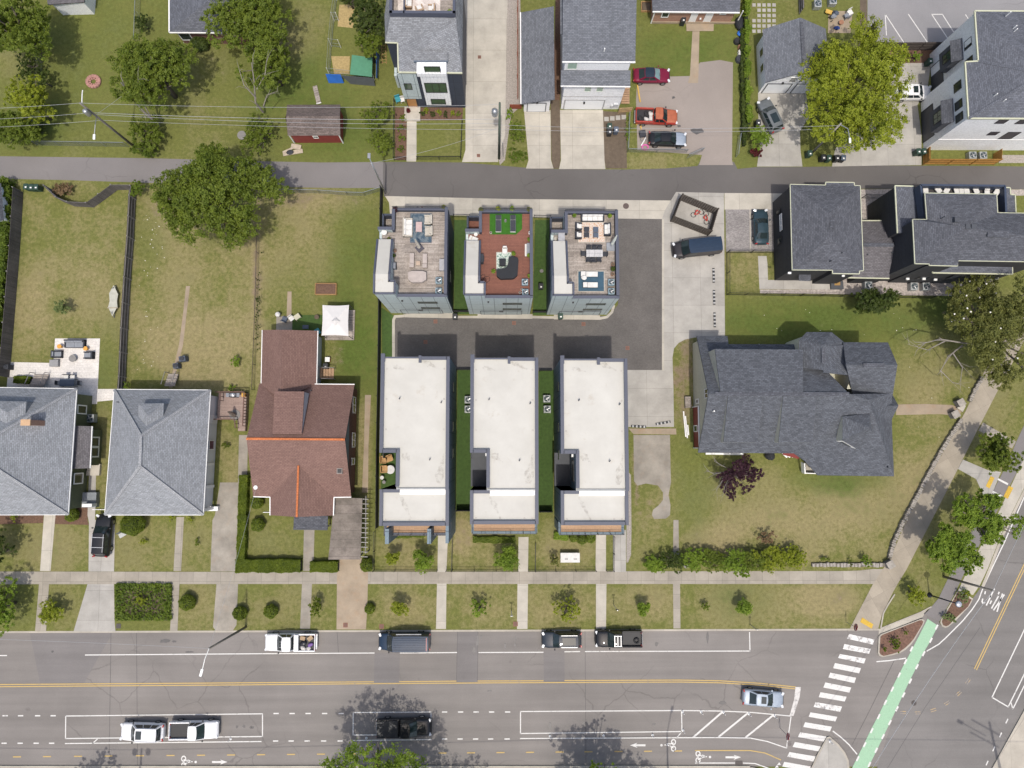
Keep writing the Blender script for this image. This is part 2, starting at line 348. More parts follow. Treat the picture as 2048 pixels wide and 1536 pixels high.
SH=[('alley_walk',[(770,392),(1020,398),(1346,401),(1326,440),(1239,438),(780,428),(778,405)],.016,CONCW),('courtyard',[(786,632),(1215,632),(1236,610),(1236,437),(1326,438),(1327,741),(1250,741),(786,741)],.02,PAVER),('shared_driveway',[(1324,438),(1330,420),(1346,394),(1352,384),(1448,386),(1450,674),(1388,675),(1370,679),(1357,686),(1348,697),(1345,715),(1347,780),(1348,854),(1253,854),(1254,740),(1326,740)],.024,CONCN),('carport_apron',[(1449,386),(1582,387),(1582,419),(1449,419)],.02,CONCW),('parking_bay',[(1451,419),(1552,419),(1552,503),(1452,503)],.02,PAVER2),('entry_walk',[(1516,512),(1533,512),(1535,528),(1536,560),(1662,560),(1662,579),(1519,578)],.02,CONCN),('stone_bed',[(1520,579),(1662,579),(1662,562),(1690,550),(1980,548),(1990,572),(1940,592),(1520,587)],.012,RIVER),('gravel_bed',[(1720,379),(1795,378),(1770,440),(1720,440)],.014,RIVER),('gravel_strip',[(2010,379),(2100,379),(2100,391),(2015,391)],.014,RIVER),('old_slab',[(1267,870),(1340,870),(1341,930),(1342,965),(1337,990),(1341,1010),(1340,1030),(1332,1037),(1308,1038),(1304,1030),(1306,1020),(1318,1010),(1326,1000),(1326,985),(1316,971),(1292,967),(1275,971),(1268,962)],.012,CONCO),('slab_threshold',[(1257,857),(1352,857),(1353,869),(1267,868)],.03,CONCT),('side_walk',[(1226,1060),(1252,1060),(1252,1144),(1226,1144)],.02,CONCN),('gravel_margin',[(1253,940),(1262,950),(1263,1060),(1262,1110),(1256,1125),(1253,1125)],.01,GRAVEL),('sidewalk',[(-260,1142),(0,1143),(500,1144),(1000,1143),(1690,1142),(1720,1141),(1745,1138),(1770,1138),(1750,1168),(1745,1168),(1000,1168),(500,1168),(0,1168.5),(-260,1169)],.022,CONC),('diagonal_sidewalk',[(2290,152),(2052,600),(1966,748),(1931,823),(1816,1034),(1783,1112),(1770,1132),(1746,1168),(1699,1258.6),(1756,1258.6),(1764,1230),(1786,1184),(1797,1165),(1813,1139),(1901,967),(1955,860),(2007,759),(2330,152)],.026,CONCD),('cycle_track',[(2330,300),(2072,800),(2032,885),(2018,920),(1990,975),(1952,1045),(1901,1147),(1877,1197),(1861,1216),(1849,1229),(1879,1243),(1908,1190),(1927,1150),(1985,1040),(2020,970),(2050,915),(2350,310)],.02,ALLEYO),('buffer_pavement',[(2360,300),(2330,404),(2048,976),(2004,1066),(1976,1136),(1960,1170),(1946,1190),(1917,1180),(1930,1152),(1990,1040),(2024,968),(2100,800)],.014,CONCW),('kerb_ramp',[(1926,919),(1916,938),(1952,958),(1966,988),(1972,1010),(1988,978),(2002,944),(1975,940)],.03,CONCN),('verge_path',[(1966,845),(2032,883),(2024,897),(1957,861)],.03,CONC),('porch_path',[(1793,809),(1850,808),(1905,810),(1925,820),(1918,832),(1880,828),(1792,830)],.03,CONCT),('lane_strip',[(1856,1218),(1764,1256),(1758,1258),(1757,1270),(1845,1234)],GR+.006,CONCW),('front_walk',[(88,1030),(111,1030),(101,1142),(80,1142)],.02,CONCW),('front_walk',[(78,1168),(98,1168),(92,1263),(70,1263)],.02,CONC),('driveway',[(178,950),(192,950),(190,1040),(230,1040),(228,1143),(177,1143),(178,1045),(175,1030)],.02,CONCN),('driveway_apron',[(175,1168),(228,1168),(229,1240),(231,1263),(147,1263)],.02,CONCN),('front_walk',[(353,1034),(368,1034),(362,1142),(347,1142)],.02,CONC),('front_walk',[(345,1168),(359,1168),(355,1262),(340,1262)],.02,CONC),('driveway',[(440,965),(477,965),(472,1143),(421,1143),(425,1040),(430,1030)],.018,CONCO),('driveway_apron',[(433,1168),(476,1168),(473,1250),(465,1262),(432,1262),(426,1254)],.02,CONCO),('side_path',[(478,870),(496,870),(494,960),(476,966)],.022,CONCO),('front_walk',[(608,1055),(629,1055),(627,1142),(606,1142)],.02,CONCO),('front_walk',[(604,1168),(624,1168),(620,1258),(600,1258)],.02,CONCO),('driveway',[(678,1115),(722,1115),(736,1144),(735,1200),(732,1259),(673,1259),(674,1144)],.028,CONCT),('side_path',[(730,790),(742,790),(737,890),(736,985),(724,985),(728,890)],.014,CONCT),('front_walk',[(876,1066),(896,1066),(893,1144),(875,1144)],.02,CONCW),('front_walk',[(874,1167),(893,1167),(892,1258),(872,1258)],.02,CONCW),('front_walk',[(1037,1074),(1057,1074),(1056,1144),(1036,1144)],.02,CONCW),('front_walk',[(1035,1167),(1056,1167),(1055,1258),(1034,1258)],.02,CONCW),('front_walk',[(1192,1068),(1212,1068),(1212,1144),(1191,1144)],.02,CONCW),('front_walk',[(1192,1167),(1213,1167),(1212,1257),(1192,1257)],.02,CONCW),('front_walk',[(1347,1040),(1357,1040),(1358,1110),(1346,1110)],.012,CONCO),('front_walk',[(1346,1167),(1360,1167),(1361,1257),(1347,1257)],.02,CONC),('patio',[(110,677),(200,677),(194,808),(170,808),(150,790),(12,790),(18,724),(107,726)],.03,SLABW),('side_walk',[(153,778),(230,778),(228,800),(176,805)],.024,SLABW),('garden_path',[(372,572),(380,572),(374,620),(366,690),(352,745),(345,775),(338,775),(346,740),(358,690),(367,620)],.012,CONCT),('garden_path',[(575,583),(583,583),(583,640),(573,640)],.01,CONCT),('planting_bed',[(-40,1030),(87,1030),(86,1046),(20,1048),(-40,1050)],.012,MULCH),('planting_bed',[(110,1030),(152,1020),(158,990),(178,985),(175,1042),(178,1050),(109,1048)],.012,MULCH),('rear_mulch',[(770,1003),(771,1003),(771,1004)],.003,MULCH),('long_driveway',[(925,-60),(1016,-60),(1012,150),(1010,270),(997,316),(996,324),(924,324),(931,300),(931,170)],.02,CONCW),('entry_path',[(815,205),(833,205),(833,225),(833,311),(832,323),(813,323),(814,225)],.022,CONCW),('planting_bed',[(790,215),(813,215),(813,320),(790,320)],.012,MULCH),('planting_bed',[(833,215),(926,215),(925,240),(835,241)],.012,MULCH),('garage_driveway',[(1048,220),(1101,220),(1102,320),(1107,337),(1052,337),(1057,320)],.02,CONCW),('garage_driveway',[(1120,220),(1206,220),(1209,320),(1211,338),(1118,338),(1122,320)],.02,CONCW),('gravel_gap',[(1101,200),(1120,200),(1121,320),(1118,337),(1107,337),(1103,320)],.012,DIRT),('gravel_yard',[(1206,222),(1252,225),(1254,337),(1212,337),(1209,320)],.01,DIRT),('gravel_lane',[(1012,-40),(1040,-40),(1044,210),(1022,230),(1010,320),(1000,330),(996,316),(1008,270)],.01,GRAVEL),('paver_path',[(1112,-40),(1124,-40),(1120,200),(1106,200)],.008,MULCH),('parking_yard',[(1275,150),(1342,153),(1380,152),(1400,125),(1440,120),(1466,125),(1464,320),(1466,330),(1398,330),(1404,310),(1275,300),(1272,200)],.008,roadmat('worn_yard_asphalt',(.275,.24,.215),.3,.35,False)),('yard_path',[(1385,60),(1399,60),(1397,150),(1396,166),(1376,166),(1380,150)],.02,CONCT),('stoop',[(1372,40),(1428,40),(1427,62),(1373,62)],.10,CONCT),('garage_driveway',[(1516,185),(1612,182),(1618,235),(1600,262),(1601,300),(1605,333),(1514,333),(1520,290),(1517,240)],.02,CONCN),('townhouse_driveway',[(1780,126),(1862,126),(1856,170),(1835,210),(1843,270),(1843,330),(1756,331),(1664,333),(1670,300),(1690,262),(1760,240)],.022,CONCN),('rear_slab',[(1657,22),(1705,22),(1701,66),(1656,66)],.03,CONCT),('parking_lot',[(1735,-60),(2300,-60),(2300,95),(1735,95)],.012,LOT),('planting_bed',[(1775,97),(1880,97),(1862,126),(1782,126)],.012,MULCH),('mulch_margin',[(1720,-20),(1734,-20),(1734,60),(1720,60)],.008,DIRT),('gravel_strip',[(1998,310),(2048,310),(2100,312),(2100,326),(1998,326)],.012,GRAVEL),('turf_strip',[(915,740),(945,740),(945,1020),(912,1020)],.03,TURF),('turf_strip',[(1078,740),(1108,740),(1106,1022),(1076,1022)],.03,TURF),('turf_strip',[(763,615),(788,632),(786,735),(765,735)],.03,TURF),('turf_strip',[(908,440),(940,440),(938,628),(908,628)],.03,TURF),('turf_strip',[(1070,440),(1100,440),(1094,630),(1066,630)],.03,TURF),('turf_strip',[(762,900),(800,900),(800,985),(762,985)],.03,TURF),('deck_turf',[(585,630),(645,630),(642,668),(583,668)],.02,TURF),('corner_slab',[(553,632),(585,632),(584,668),(552,668)],.02,CONCO),]
for k,(nm,pts,z,m)in enumerate(SH):sheet(nm,pts,z+.0007*(k%6),m)
eb=MB();stripe(eb,[(787,741),(787,640),(790,633),(806,632),(812,630)],.32,.035);stripe(eb,[(806,632),(900,634),(1060,634),(1200,637),(1214,634),(1224,624),(1228,610)],.3,.036);stripe(eb,[(1326,438),(1326,741)],.25,.034);stripe(eb,[(1500,419),(1501,503)],.12,.034);struct('paving_edge',eb,CONCW)
st=MB();stripe(st,[(812,629),(905,631)],.55,.038);stripe(st,[(955,632),(1065,633)],.55,.038);stripe(st,[(1108,634),(1200,635)],.55,.038);struct('garage_sill',st,CONCW)
for i,a in enumerate([[(172,1265),(225,1265),(168,1366),(80,1366),(60,1267)],[(749,1306),(800,1306),(798,1365),(748,1365)],[(915,1262),(956,1262),(955,1364),(913,1364)],[(1087,1300),(1129,1300),(1129,1363),(1088,1363)]]):
 sheet('asphalt_patch',a,GR-.004+.0005*i,PATCH)
sl_=MB()
for a in([(222,1263),(218,1533)],[(273,1263),(275,1533)],[(674,1262),(677,1306)],[(915,1262),(913,1364)],[(956,1262),(955,1364)],[(1170,1262),(1172,1533)],[(1960,1255),(1850,1415),(1775,1536)],[(1790,1318),(1740,1420),(1704,1490)]):
 stripe(sl_,a,.045,GR+.002)
struct('road_seam',sl_,plain('seam_tar',(.07,.068,.068),.6))
oil=MB()
for(x,y,r,q)in((330,1282,12,.4),(349,1283,5,.5),(474,1454,3,1),(488,1453,3,1),(501,1455,3,1),(505,1455,3,1),(955,1282,3,4),(948,1300,3,2.4),(962,1274,2.5,1.2),(1010,1292,2.5,2.5),(1031,1277,2,2),(1313,1288,4,1.2),(1415,1275,3,4),(1168,1445,4,.7),(1308,1448,4,.6),(1445,1405,9,.4),(1100,1452,3,2.6),(1030,1290,2.2,2.5),(105,1303,3,.8),(377,1304,9,.2),(980,1382,5,.4),(1347,195,3.5,1),(1358,252,4,.7),(1395,262,14,.5),(1265,350,4,.3)):
 c=P(x,y,GR+.004 if y>700 else .034);rr=r*MPP()
 pts=[c+Vector((rr*math.cos(t)*random.uniform(.6,1.2),rr*q*math.sin(t)*random.uniform(.6,1.2),0))for t in[i*math.pi/7 for i in range(14)]]
 oil.poly(pts)
struct('oil_stain',oil,plain('oil_mark',(.085,.08,.078),.5))
MZ=GR+.008
def Z4(pts):return[(1500+x/3.737,1136+y/3.737)for x,y in pts]
wl=MB()
for a in([(-260,1312),(14,1311)],[(170,1310),(500,1307.5),(749,1306)],[(800,1306),(914,1305)],[(957,1305),(1087,1304.5)],[(1129,1303.5),(1160,1303)],[(1170,1303),(1501,1302)],[(1500,1302.5),(1499,1264)],[(132,1432),(526,1427.5)],[(131.5,1432),(131,1478)],[(131,1477),(525,1473)],[(525,1428),(525,1474)],[(130,1487),(523,1483)],[(185,1487),(195,1478)],[(706,1425),(863,1424)],[(706.5,1425),(706,1471)],[(706,1470),(862,1469)],[(862,1424),(862,1469)],[(705,1481),(863,1479)],[(1040,1423),(1362,1421),(1440,1422),(1500,1424.5),(1581,1432)],[(1041,1423),(1041,1468)],[(1041,1467),(1364,1463)],[(1363,1421),(1364,1464)],[(1364,1463),(1354,1475)],[(1040,1477),(1440,1475),(1500,1476),(1535,1483),(1573,1496)],[(1582,1433),(1573,1497)],[(1390,1526),(1470,1526)],[(1486,1526),(1510,1527),(1538,1537)]):
 stripe(wl,a,.115,MZ)
for a in([(1447,1422),(1386,1475)],[(1497,1425),(1437,1474)],[(1548,1429),(1491,1475)]):stripe(wl,a,.2,MZ+.001)
for y,xs_ in((1431.5,(-27,5,36,70,101)),(1486.5,(-30,3,35,67,98)),(1427,(547,579,611,644,677)),(1482,(546,577,609,642,675)),(1424,(884,916,947,978,1010)),(1478,(884,915,946,976,1009))):
 for x in xs_:stripe(wl,[(x,y),(x+10.5,y-.1)],.14,MZ)
struct('lane_line',wl,WPAINT)
cw=MB()
for a in([(945,700),(1040,692),(1165,674)],[(1320,622),(1410,570),(1460,525),(1500,485),(1590,395),(1660,310),(1710,235),(1745,140),(1800,20),(1900,-190),(2300,-1100)],[(618,1218),(680,1265),(740,1320),(800,1392)],[(2300,-60),(1808,968)],[(1808,966),(1932,1039)],[(1930,1038),(2160,570)],[(1950,1005),(1966,1057)],[(1964,1055),(2160,655)]):
 stripe(cw,Z4(a),.13,MZ)
for x,y in((1920,1144),(1873,1247),(1822,1352),(1772,1458)):stripe(cw,Z4([(x+8,y-17),(x-8,y+17)]),.13,MZ)
struct('cross_street_line',cw,WPAINT)
yl=MB()
for a in([(-260,1371.5),(0,1369),(500,1365.5),(748,1363.5)],[(798,1363.3),(913,1362.2)],[(955,1362),(1087,1361.5)],[(1129,1361),(1360,1360),(1440,1361.5),(1520,1366.5),(1592,1374)],[(-260,1376),(0,1373.3),(500,1369.6),(750,1367.2),(1000,1365.6),(1360,1364),(1440,1365.5),(1520,1370.5),(1590,1377.6)],[(1390,1501),(1500,1501),(1530,1506),(1562,1520)]):
 stripe(yl,a,.105,MZ)
for x in(26,86,148,209,272,333,394,454,514,574,634,695,753,814,877,934,993,1052,1111,1169,1229,1288,1348):stripe(yl,[(x,1514-x*.0089),(x+16,1513.9-x*.0089)],.12,MZ)
stripe(yl,Z4([(1677,754),(2048,-25),(2300,-560)]),.11,MZ);stripe(yl,Z4([(1692,762),(2063,-17),(2315,-552)]),.11,MZ)
struct('yellow_line',yl,YPAINT)
yd=MB()
for x,y,a in((1143,1080,2),(1253,1083,-3),(1370,1062,-18),(1473,1010,-33),(1560,938,-42),(1628,848,-55)):
 c,s_=math.cos(rad(a)),math.sin(rad(a))
 for k in(-8,8):stripe(yd,Z4([(x-22*c-k*s_*-1,y-22*s_*1-k*c),(x+22*c+k*s_,y+22*s_-k*c)]),.1,MZ)
struct('faded_turn_line',yd,FADY)
zb=MB()
for q in([(740,493),(930,535),(920,573),(725,528)],[(705,568),(902,605),(890,642),(693,605)],[(672,643),(865,677),(852,714),(658,672)]):zb.poly(PL(Z4(q)[::-1],MZ),1)
for q in([(635,710),(830,748),(815,787),(620,748)],[(600,782),(793,820),(780,860),(585,818)],[(563,855),(757,893),(742,931),(548,893)],[(527,928),(722,962),(708,998),(513,965)],[(452,1078),(653,1112),(638,1147),(438,1112)],[(412,1152),(612,1186),(598,1222),(397,1188)],[(375,1227),(572,1260),(557,1298),(358,1263)],[(335,1300),(530,1334),(516,1371),(318,1337)],[(295,1375),(490,1408),(475,1447),(278,1410)],[(256,1448),(455,1484),(440,1520),(240,1484)]):zb.poly(PL(Z4(q)[::-1],MZ))
zb.poly(PL(Z4([(490,1002),(688,1036),(673,1075),(475,1038)][::-1]),MZ),1)
struct('crosswalk',zb,[WPAINT,paintmat('chipped_crossing_paint',(.7,.69,.66),.5)])
sb_=MB();sb_.poly(PL([(1579,1431),(1587,1432),(1599,1395),(1602,1374),(1591,1374),(1588,1400)],MZ+.002));struct('stop_bar',sb_,OLDW)
gl=MB();Lp=Z4([(1328,380),(1210,610),(1165,695),(1110,800),(1060,900),(1005,1010),(955,1110),(900,1215),(850,1320),(795,1430),(740,1540)]);Rp=Z4([(1405,432),(1340,560),(1290,645),(1240,750),(1190,850),(1140,955),(1092,1060),(1042,1163),(992,1270),(942,1373),(860,1540)])
for i in range(len(Lp)-1):gl.poly(PL([Lp[i],Lp[i+1],Rp[i+1],Rp[i]],MZ-.002))
struct('green_cycle_lane',gl,GPAINT)
gd=MB()
for x,y in((1395,442),(1352,540),(1298,640),(1248,737),(1198,845),(1148,948),(1098,1052),(1045,1155),(994,1260),(943,1362),(892,1468),(1207,605),(1162,700),(1115,800),(1064,905),(1012,1005),(962,1110),(910,1215),(857,1320),(805,1425)):stripe(gd,Z4([(x+9,y-18),(x-9,y+18)]),.2,MZ+.003)
struct('green_lane_dash',gd,WPAINT)
xg=MB()
for a in([(2008.7,1189),(1987,1220.5)],[(2005,1187),(1994,1223.5)],[(1997,1192),(1983,1217)],[(1989,1177),(1972.6,1211)],[(1981.5,1190),(1979.5,1195)],[(1983,1201),(1980,1208)],[(1998.5,1183.5),(1996.5,1188.5)],[(1970.6,1182.5),(1969.6,1188.5)],[(1965.6,1197),(1964,1203),(1966,1207),(1970,1204)]):stripe(xg,a,.16,MZ)
struct('road_lettering',xg,WPAINT)
def ring(mb,c,r0,r1,z,n=18):
 a=[c+Vector((r0*math.cos(2*math.pi*i/n),r0*math.sin(2*math.pi*i/n)*1.15,0))for i in range(n)];b=[c+Vector((r1*math.cos(2*math.pi*i/n),r1*math.sin(2*math.pi*i/n)*1.15,0))for i in range(n)]
 for i in range(n):mb.poly([a[i],b[i],b[(i+1)%n],a[(i+1)%n]])
cy=MB()
def bike(x,y,s,hood):
 """two wheels one above the other, the rider leaning to the side s"""
 for k in(-6.6,6.6):ring(cy,P(x,y+k,MZ),.17,.29,MZ)
 for a in([(x,y-5),(x+s*7,y-2.5),(x+s*10,y-4)],[(x,y+5.5),(x+s*8,y+1)],[(x+s*7,y-2.5),(x+s*7,y+2)],[(x+s*8,y+1),(x+s*15,y-1),(x+s*18,y-.5)],[(x+s*15,y-1),(x+s*10,y-3.5)]):stripe(cy,a,.13,MZ+.002)
 cy.disc(P(x+s*24,y,MZ),.14,10)
def arrow(x0,x1,y):
 s=1 if x1>x0 else-1
 q=[(x0,y-2),(x1-s*12,y-2),(x1-s*15,y-5.2),(x1,y),(x1-s*15,y+5.2),(x1-s*12,y+2),(x0,y+2)]
 cy.poly(PL(q[::-1]if s>0 else q,MZ))
bike(367.3,1524,1,0);arrow(424,455,1524);bike(1347,1490.5,-1,0);arrow(1291,1260,1490.5);bike(1396,1514,1,0);arrow(1451,1482,1514.5)
for x,y in((1557.5,1527.5),(1553,1533)):cy.poly(PL([(x-3.5,y+2.5),(x+4.5,y+2),(x+1,y-3)],MZ))
struct('cycle_symbol',cy,WPAINT)
pl_=MB()
for a in([(1010,105),(1170,348)],[(1010,105),(1020,265)],[(1183,105),(1352,355)],[(1358,107),(1500,320)],[(1356,107),(1440,107)],[(1438,107),(1580,330)],[(1610,108),(1750,320)]):stripe(pl_,[(1500+x/3.737,y/3.737)for x,y in a],.11,.03)
struct('parking_line',pl_,WPAINT)
tp=MB()
tp.poly(PL([(1668+x/6.827,1130+y/6.827)for x,y in[(385,715),(357,778),(515,870),(537,810)]],.045))
for q in([(683,1290),(633,1395),(672,1418),(722,1310)],[(868,1390),(815,1500),(858,1525),(915,1412)]):tp.poly(PL([(1848+x/5.12,700+y/5.12)for x,y in q],.05))
struct('tactile_paving',tp,bricky('tactile_yellow',(.72,.47,.06),(.76,.5,.08),(.5,.33,.06),.12,.12,.03,off=0))
tw=MB()
for q in([(745,1315),(860,1375)],[(680,1440),(800,1500)]):stripe(tw,[(1848+x/5.12,700+y/5.12)for x,y in q],.22,.03)
struct('track_crossing_line',tw,WPAINT)
def isle(name,pts,z,inner,mtop,kerbw=.2):
 q=PL(pts,z);n=len(q);c=sum(q,Vector())/n
 mb=MB();mb.prism(q,GR-.05,z,mi=0);o=struct(name,mb,KERB)
 if inner:
  ib=MB();iq=[p+(c-p).normalized()*kerbw for p in q];ib.prism(iq,z-.05,z+.006);struct(name+'_soil',ib,mtop)
def Z3(pts):return[(1668+x/6.827,1130+y/6.827)for x,y in pts]
isle('planter_island',Z3([(610,975),(640,945),(1180,740),(1215,738),(1238,760),(1225,800),(1110,1010),(1050,1090),(980,1155),(900,1205),(780,1235),(660,1258),(615,1235),(600,1200)]),.02,True,plain('island_mulch',(.15,.085,.06),.95,var=.55,scale=4,bump=.5))
isle('planter_island',Z3([(1700,335),(1900,460),(1850,560),(1660,760),(1560,845),(1520,858),(1475,840),(1452,790),(1460,750),(1580,540)]),.034,True,MULCH)
isle('traffic_island',Z4([(575,1265),(598,1260),(660,1315),(712,1380),(738,1440),(745,1510),(720,1600),(400,1600),(465,1480),(500,1400)]),.01,False,None)
ib=MB();ib.prism(PL(Z4([(577,1277),(596,1274),(650,1325),(700,1388),(725,1445),(730,1510),(710,1590),(415,1590),(474,1483)]),.016),-.05,.016);struct('island_paving',ib,CONCN)
kb2=MB();stripe(kb2,Z3([(830,400),(740,540),(675,660),(640,860)]),.16,.08);stripe(kb2,Z3([(640,868),(1180,650),(1330,570)]),.16,.05);kb2.f
struct('verge_kerb',kb2,KERB)
iron=plain('cast_iron',(.075,.065,.06),.7);rust=plain('rusty_cover',(.21,.10,.07),.8)
def cover(name,label,x,y,r,z,m,sq=False,rz=0,group=None):
 c=P(x,y,z);t=thing(name,label,'manhole cover' if not sq else 'drain cover',c,rz,group);mb=MB()
 if sq:mb.box((0,0,0),(2*r,2*r,.02),0);
 else:mb.lathe((0,0,-.01),[(r,0),(r,.015),(r*.93,.02)],20)
 for v in mb.v:v+=c
 mb.build('lid',m,t)
 rb=MB();k=r*.8
 for i in range(-2,3):rb.box(Vector((0,i*k*.4,.014))+c,(2*k*math.sqrt(max(.1,1-(i*.4)**2)),r*.1,.008),0)
 rb.build('rib',iron,t)
cover('manhole_cover','round rusty manhole cover in the pale alley walk',1252,412,.36,.03,plain('brown_iron',(.12,.085,.075),.8))
cover('manhole_cover','round slotted manhole in the cross street beside the green lane',1828,1406,.3,GR+.004,iron)
for lb,x,y in(('brick red drain cover in front of the left deck house',871,643),('brick red drain cover in the shadow of the left white roof',851,684),('brick red drain cover before the middle deck house',1028,646),('brick red drain cover before the right deck house',1167,648),('red drain cover nearest the pale shared driveway',1255,696)):
 cover('drain_cover',lb,x,y,.22,.032,rust,True,group='drain covers in the courtyard')
cover('storm_drain','small square drain at the foot of the long pale driveway',957,311,.2,.034,rust,True);cover('storm_drain','small square drain halfway up the long pale driveway',959,114,.2,.034,rust,True)
cover('storm_drain','black grate at the kerb under the cycle lane',1478,1529,.4,GR+.004,iron,True)
for lb,x,y in(('rusty kerb inlet by the dark blue van',763,1253),('rusty kerb inlet left of the middle front walk',1031,1248),('rusty kerb inlet at the foot of the tan driveway',691,1250),('small grey grate in the strip beside the ivy bed',237,1252)):cover('kerb_inlet',lb,x,y,.26,.03,rust if 'rusty' in lb else iron,True)
cover('drain_cover','small square lid beside the far stop sign',1579,1488,.25,GR+.006,plain('grey_lid',(.2,.18,.17),.8),True)
def off_poly(pts,d):
 """move every side of an outline inwards by d (negative: outwards)"""
 pts=[Vector((p[0],p[1]))for p in pts]
 a=sum(pts[i].x*pts[(i+1)%len(pts)].y-pts[(i+1)%len(pts)].x*pts[i].y for i in range(len(pts)))
 if a<0:pts=pts[::-1]
 n=len(pts);out=[]
 for i in range(n):
  e0=(pts[i]-pts[i-1]).normalized();e1=(pts[(i+1)%n]-pts[i]).normalized()
  n0=Vector((-e0.y,e0.x));n1=Vector((-e1.y,e1.x));b=n0+n1
  b=b.normalized()if b.length>1e-5 else n0
  out.append(pts[i]+b*(d/max(.35,b.dot(n0))))
 return out
def zf(ox,oy,s):return lambda pts:[(ox+x/s,oy+y/s)for x,y in pts]
def shingle(name,c,k=.3,mort=.5):return bricky(name,sc(c,1-k*.7),sc(c,1+k*.7),sc(c,mort),.36,.17,.014,stain=.1,sscale=.3,rough=.95,bump=.3,fine=.14)
SH_GREY=shingle('grey_shingles',(.225,.235,.25));SH_MID=shingle('light_grey_shingles',(.27,.285,.305),.22);SH_DARK=shingle('charcoal_shingles',(.095,.1,.115),.32);SH_VIC=shingle('slate_shingles',(.098,.106,.122),.34)
SH_BLUE=shingle('blue_grey_shingles',(.12,.128,.15),.28);SH_BROWN=shingle('brown_shingles',(.205,.125,.105),.14);SH_TAUPE=shingle('taupe_shingles',(.16,.13,.118),.3);SH_PLUM=shingle('weathered_charcoal_shingles',(.135,.128,.135),.25);SH_COOL=shingle('cool_grey_shingles',(.15,.16,.18),.26)
MEMBR=None
def membrane():
 b=NB('white_roof_membrane');p=b.pos()
 col=b.mix(b.ramp(b.noise(p,.35,6,.65),.3,.75),(.465,.452,.41),(.55,.538,.492))
 col=b.mix(b.math('MULTIPLY',b.ramp(b.noise(p,.5,6,.75),.6,.78),.6),col,(.36,.30,.22))
 col=b.mix(b.math('MULTIPLY',b.ramp(b.noise(p,7,3,.8),.62,.8),.12),col,(.5,.46,.4))
 bt=b.n('ShaderNodeTexBrick',Scale=1,Mortar__Size=.012,Brick__Width=60.0,Row__Height=2.95);b.l(p,bt.inputs['Vector']);bt.offset=0
 col=b.mix(b.math('MULTIPLY',bt.outputs['Fac'],.3),col,(.45,.44,.42))
 return b.out(col,.7,spec=.3)
MEMBR=membrane()
def stainmat():
 b=NB('dirt_stain');p=b.pos();m=b.out(b.mix(b.noise(p,4),(.17,.125,.085),(.28,.23,.18)),.9)
 b.l(b.math('MULTIPLY',b.ramp(b.noise(p,2.6,6,.75),.45,.75),.42),b.p.inputs['Alpha']);return m
STAIN=stainmat()
NAVY=plain('navy_coping',(.07,.078,.108),.55,var=.1);NAVYW=bricky('navy_cladding',(.048,.058,.082),(.056,.066,.092),(.02,.024,.034),1.25,3.0,.018,off=0,stain=.1,rough=.6,bump=.2)
PALE=bricky('pale_panel_cladding',(.45,.52,.52),(.48,.55,.55),(.14,.17,.18),1.28,2.9,.028,off=0,stain=.08,rough=.7,bump=.3);TEAL=bricky('blue_grey_panel_cladding',(.15,.2,.235),(.17,.22,.255),(.05,.07,.085),1.28,2.9,.03,off=0,stain=.1,rough=.6,bump=.3)
WHITE=plain('white_paint',(.74,.74,.73),.6,var=.05);TRIMW=plain('white_trim',(.78,.78,.76),.5,var=.04);CREAM=plain('cream_gutter',(.5,.51,.37),.5,var=.06)
WSIDE=bricky('white_lap_siding',(.84,.85,.86),(.86,.87,.88),(.66,.68,.7),30,.16,.012,stain=.06,rough=.6,bump=.3);WVERT=bricky('white_board_siding',(.84,.85,.86),(.86,.87,.88),(.52,.54,.56),.4,30,.012,off=0,stain=.06,rough=.6,bump=.3)
OLIVE=bricky('olive_lap_siding',(.115,.13,.075),(.125,.14,.08),(.07,.08,.045),30,.16,.014,stain=.1,rough=.8,bump=.3);BEIGE=bricky('beige_lap_siding',(.58,.565,.455),(.6,.585,.475),(.46,.45,.36),30,.16,.012,stain=.1,rough=.8,bump=.3);BLACKS=bricky('black_lap_siding',(.044,.045,.05),(.052,.053,.058),(.022,.022,.025),30,.17,.016,stain=.15,rough=.75,bump=.3)
BRICKR=bricky('dark_red_brick',(.14,.05,.04),(.19,.07,.055),(.2,.17,.15),.21,.075,.01,stain=.2);BRICKO=bricky('orange_brick',(.33,.15,.09),(.40,.19,.115),(.4,.34,.29),.21,.075,.01,stain=.15);REDW=plain('red_boards',(.22,.038,.035),.7,var=.15);DRED=plain('maroon_panel',(.2,.035,.03),.7,var=.2)
DWOOD=bricky('weathered_deck_boards',(.27,.235,.205),(.40,.355,.315),(.14,.12,.105),2.4,.14,.012,stain=.28,sscale=.8,rough=.85,bump=.3,fine=.2);DRED2=bricky('red_brown_deck_boards',(.205,.088,.062),(.235,.1,.07),(.1,.045,.035),3.6,.15,.016,stain=.14,rough=.75,bump=.4);DTAN=bricky('tan_deck_boards',(.40,.255,.155),(.46,.3,.185),(.24,.15,.09),3.2,.14,.012,stain=.1,rough=.7,bump=.3)
DOLD=bricky('mauve_deck_boards',(.29,.215,.185),(.35,.265,.23),(.16,.115,.1),3,.14,.014,stain=.15,rough=.8,bump=.3)
GLASS=glassmat('window_glass');GLASSG=glassmat('green_window_glass',(.045,.085,.055),.1);GLASSP=glassmat('pale_window_glass',(.28,.38,.31),.15);BLACKM=plain('black_frame',(.02,.021,.024),.5,var=.1);STEEL=plain('galvanised_steel',(.42,.43,.44),.4,.7,var=.15);DARKG=plain('dark_grey_paint',(.06,.065,.075),.6,var=.12);COPPER=shingle('orange_ridge_tiles',(.52,.17,.065),.15);CHIMB=plain('tan_chimney_cap',(.52,.34,.2),.85,var=.2)
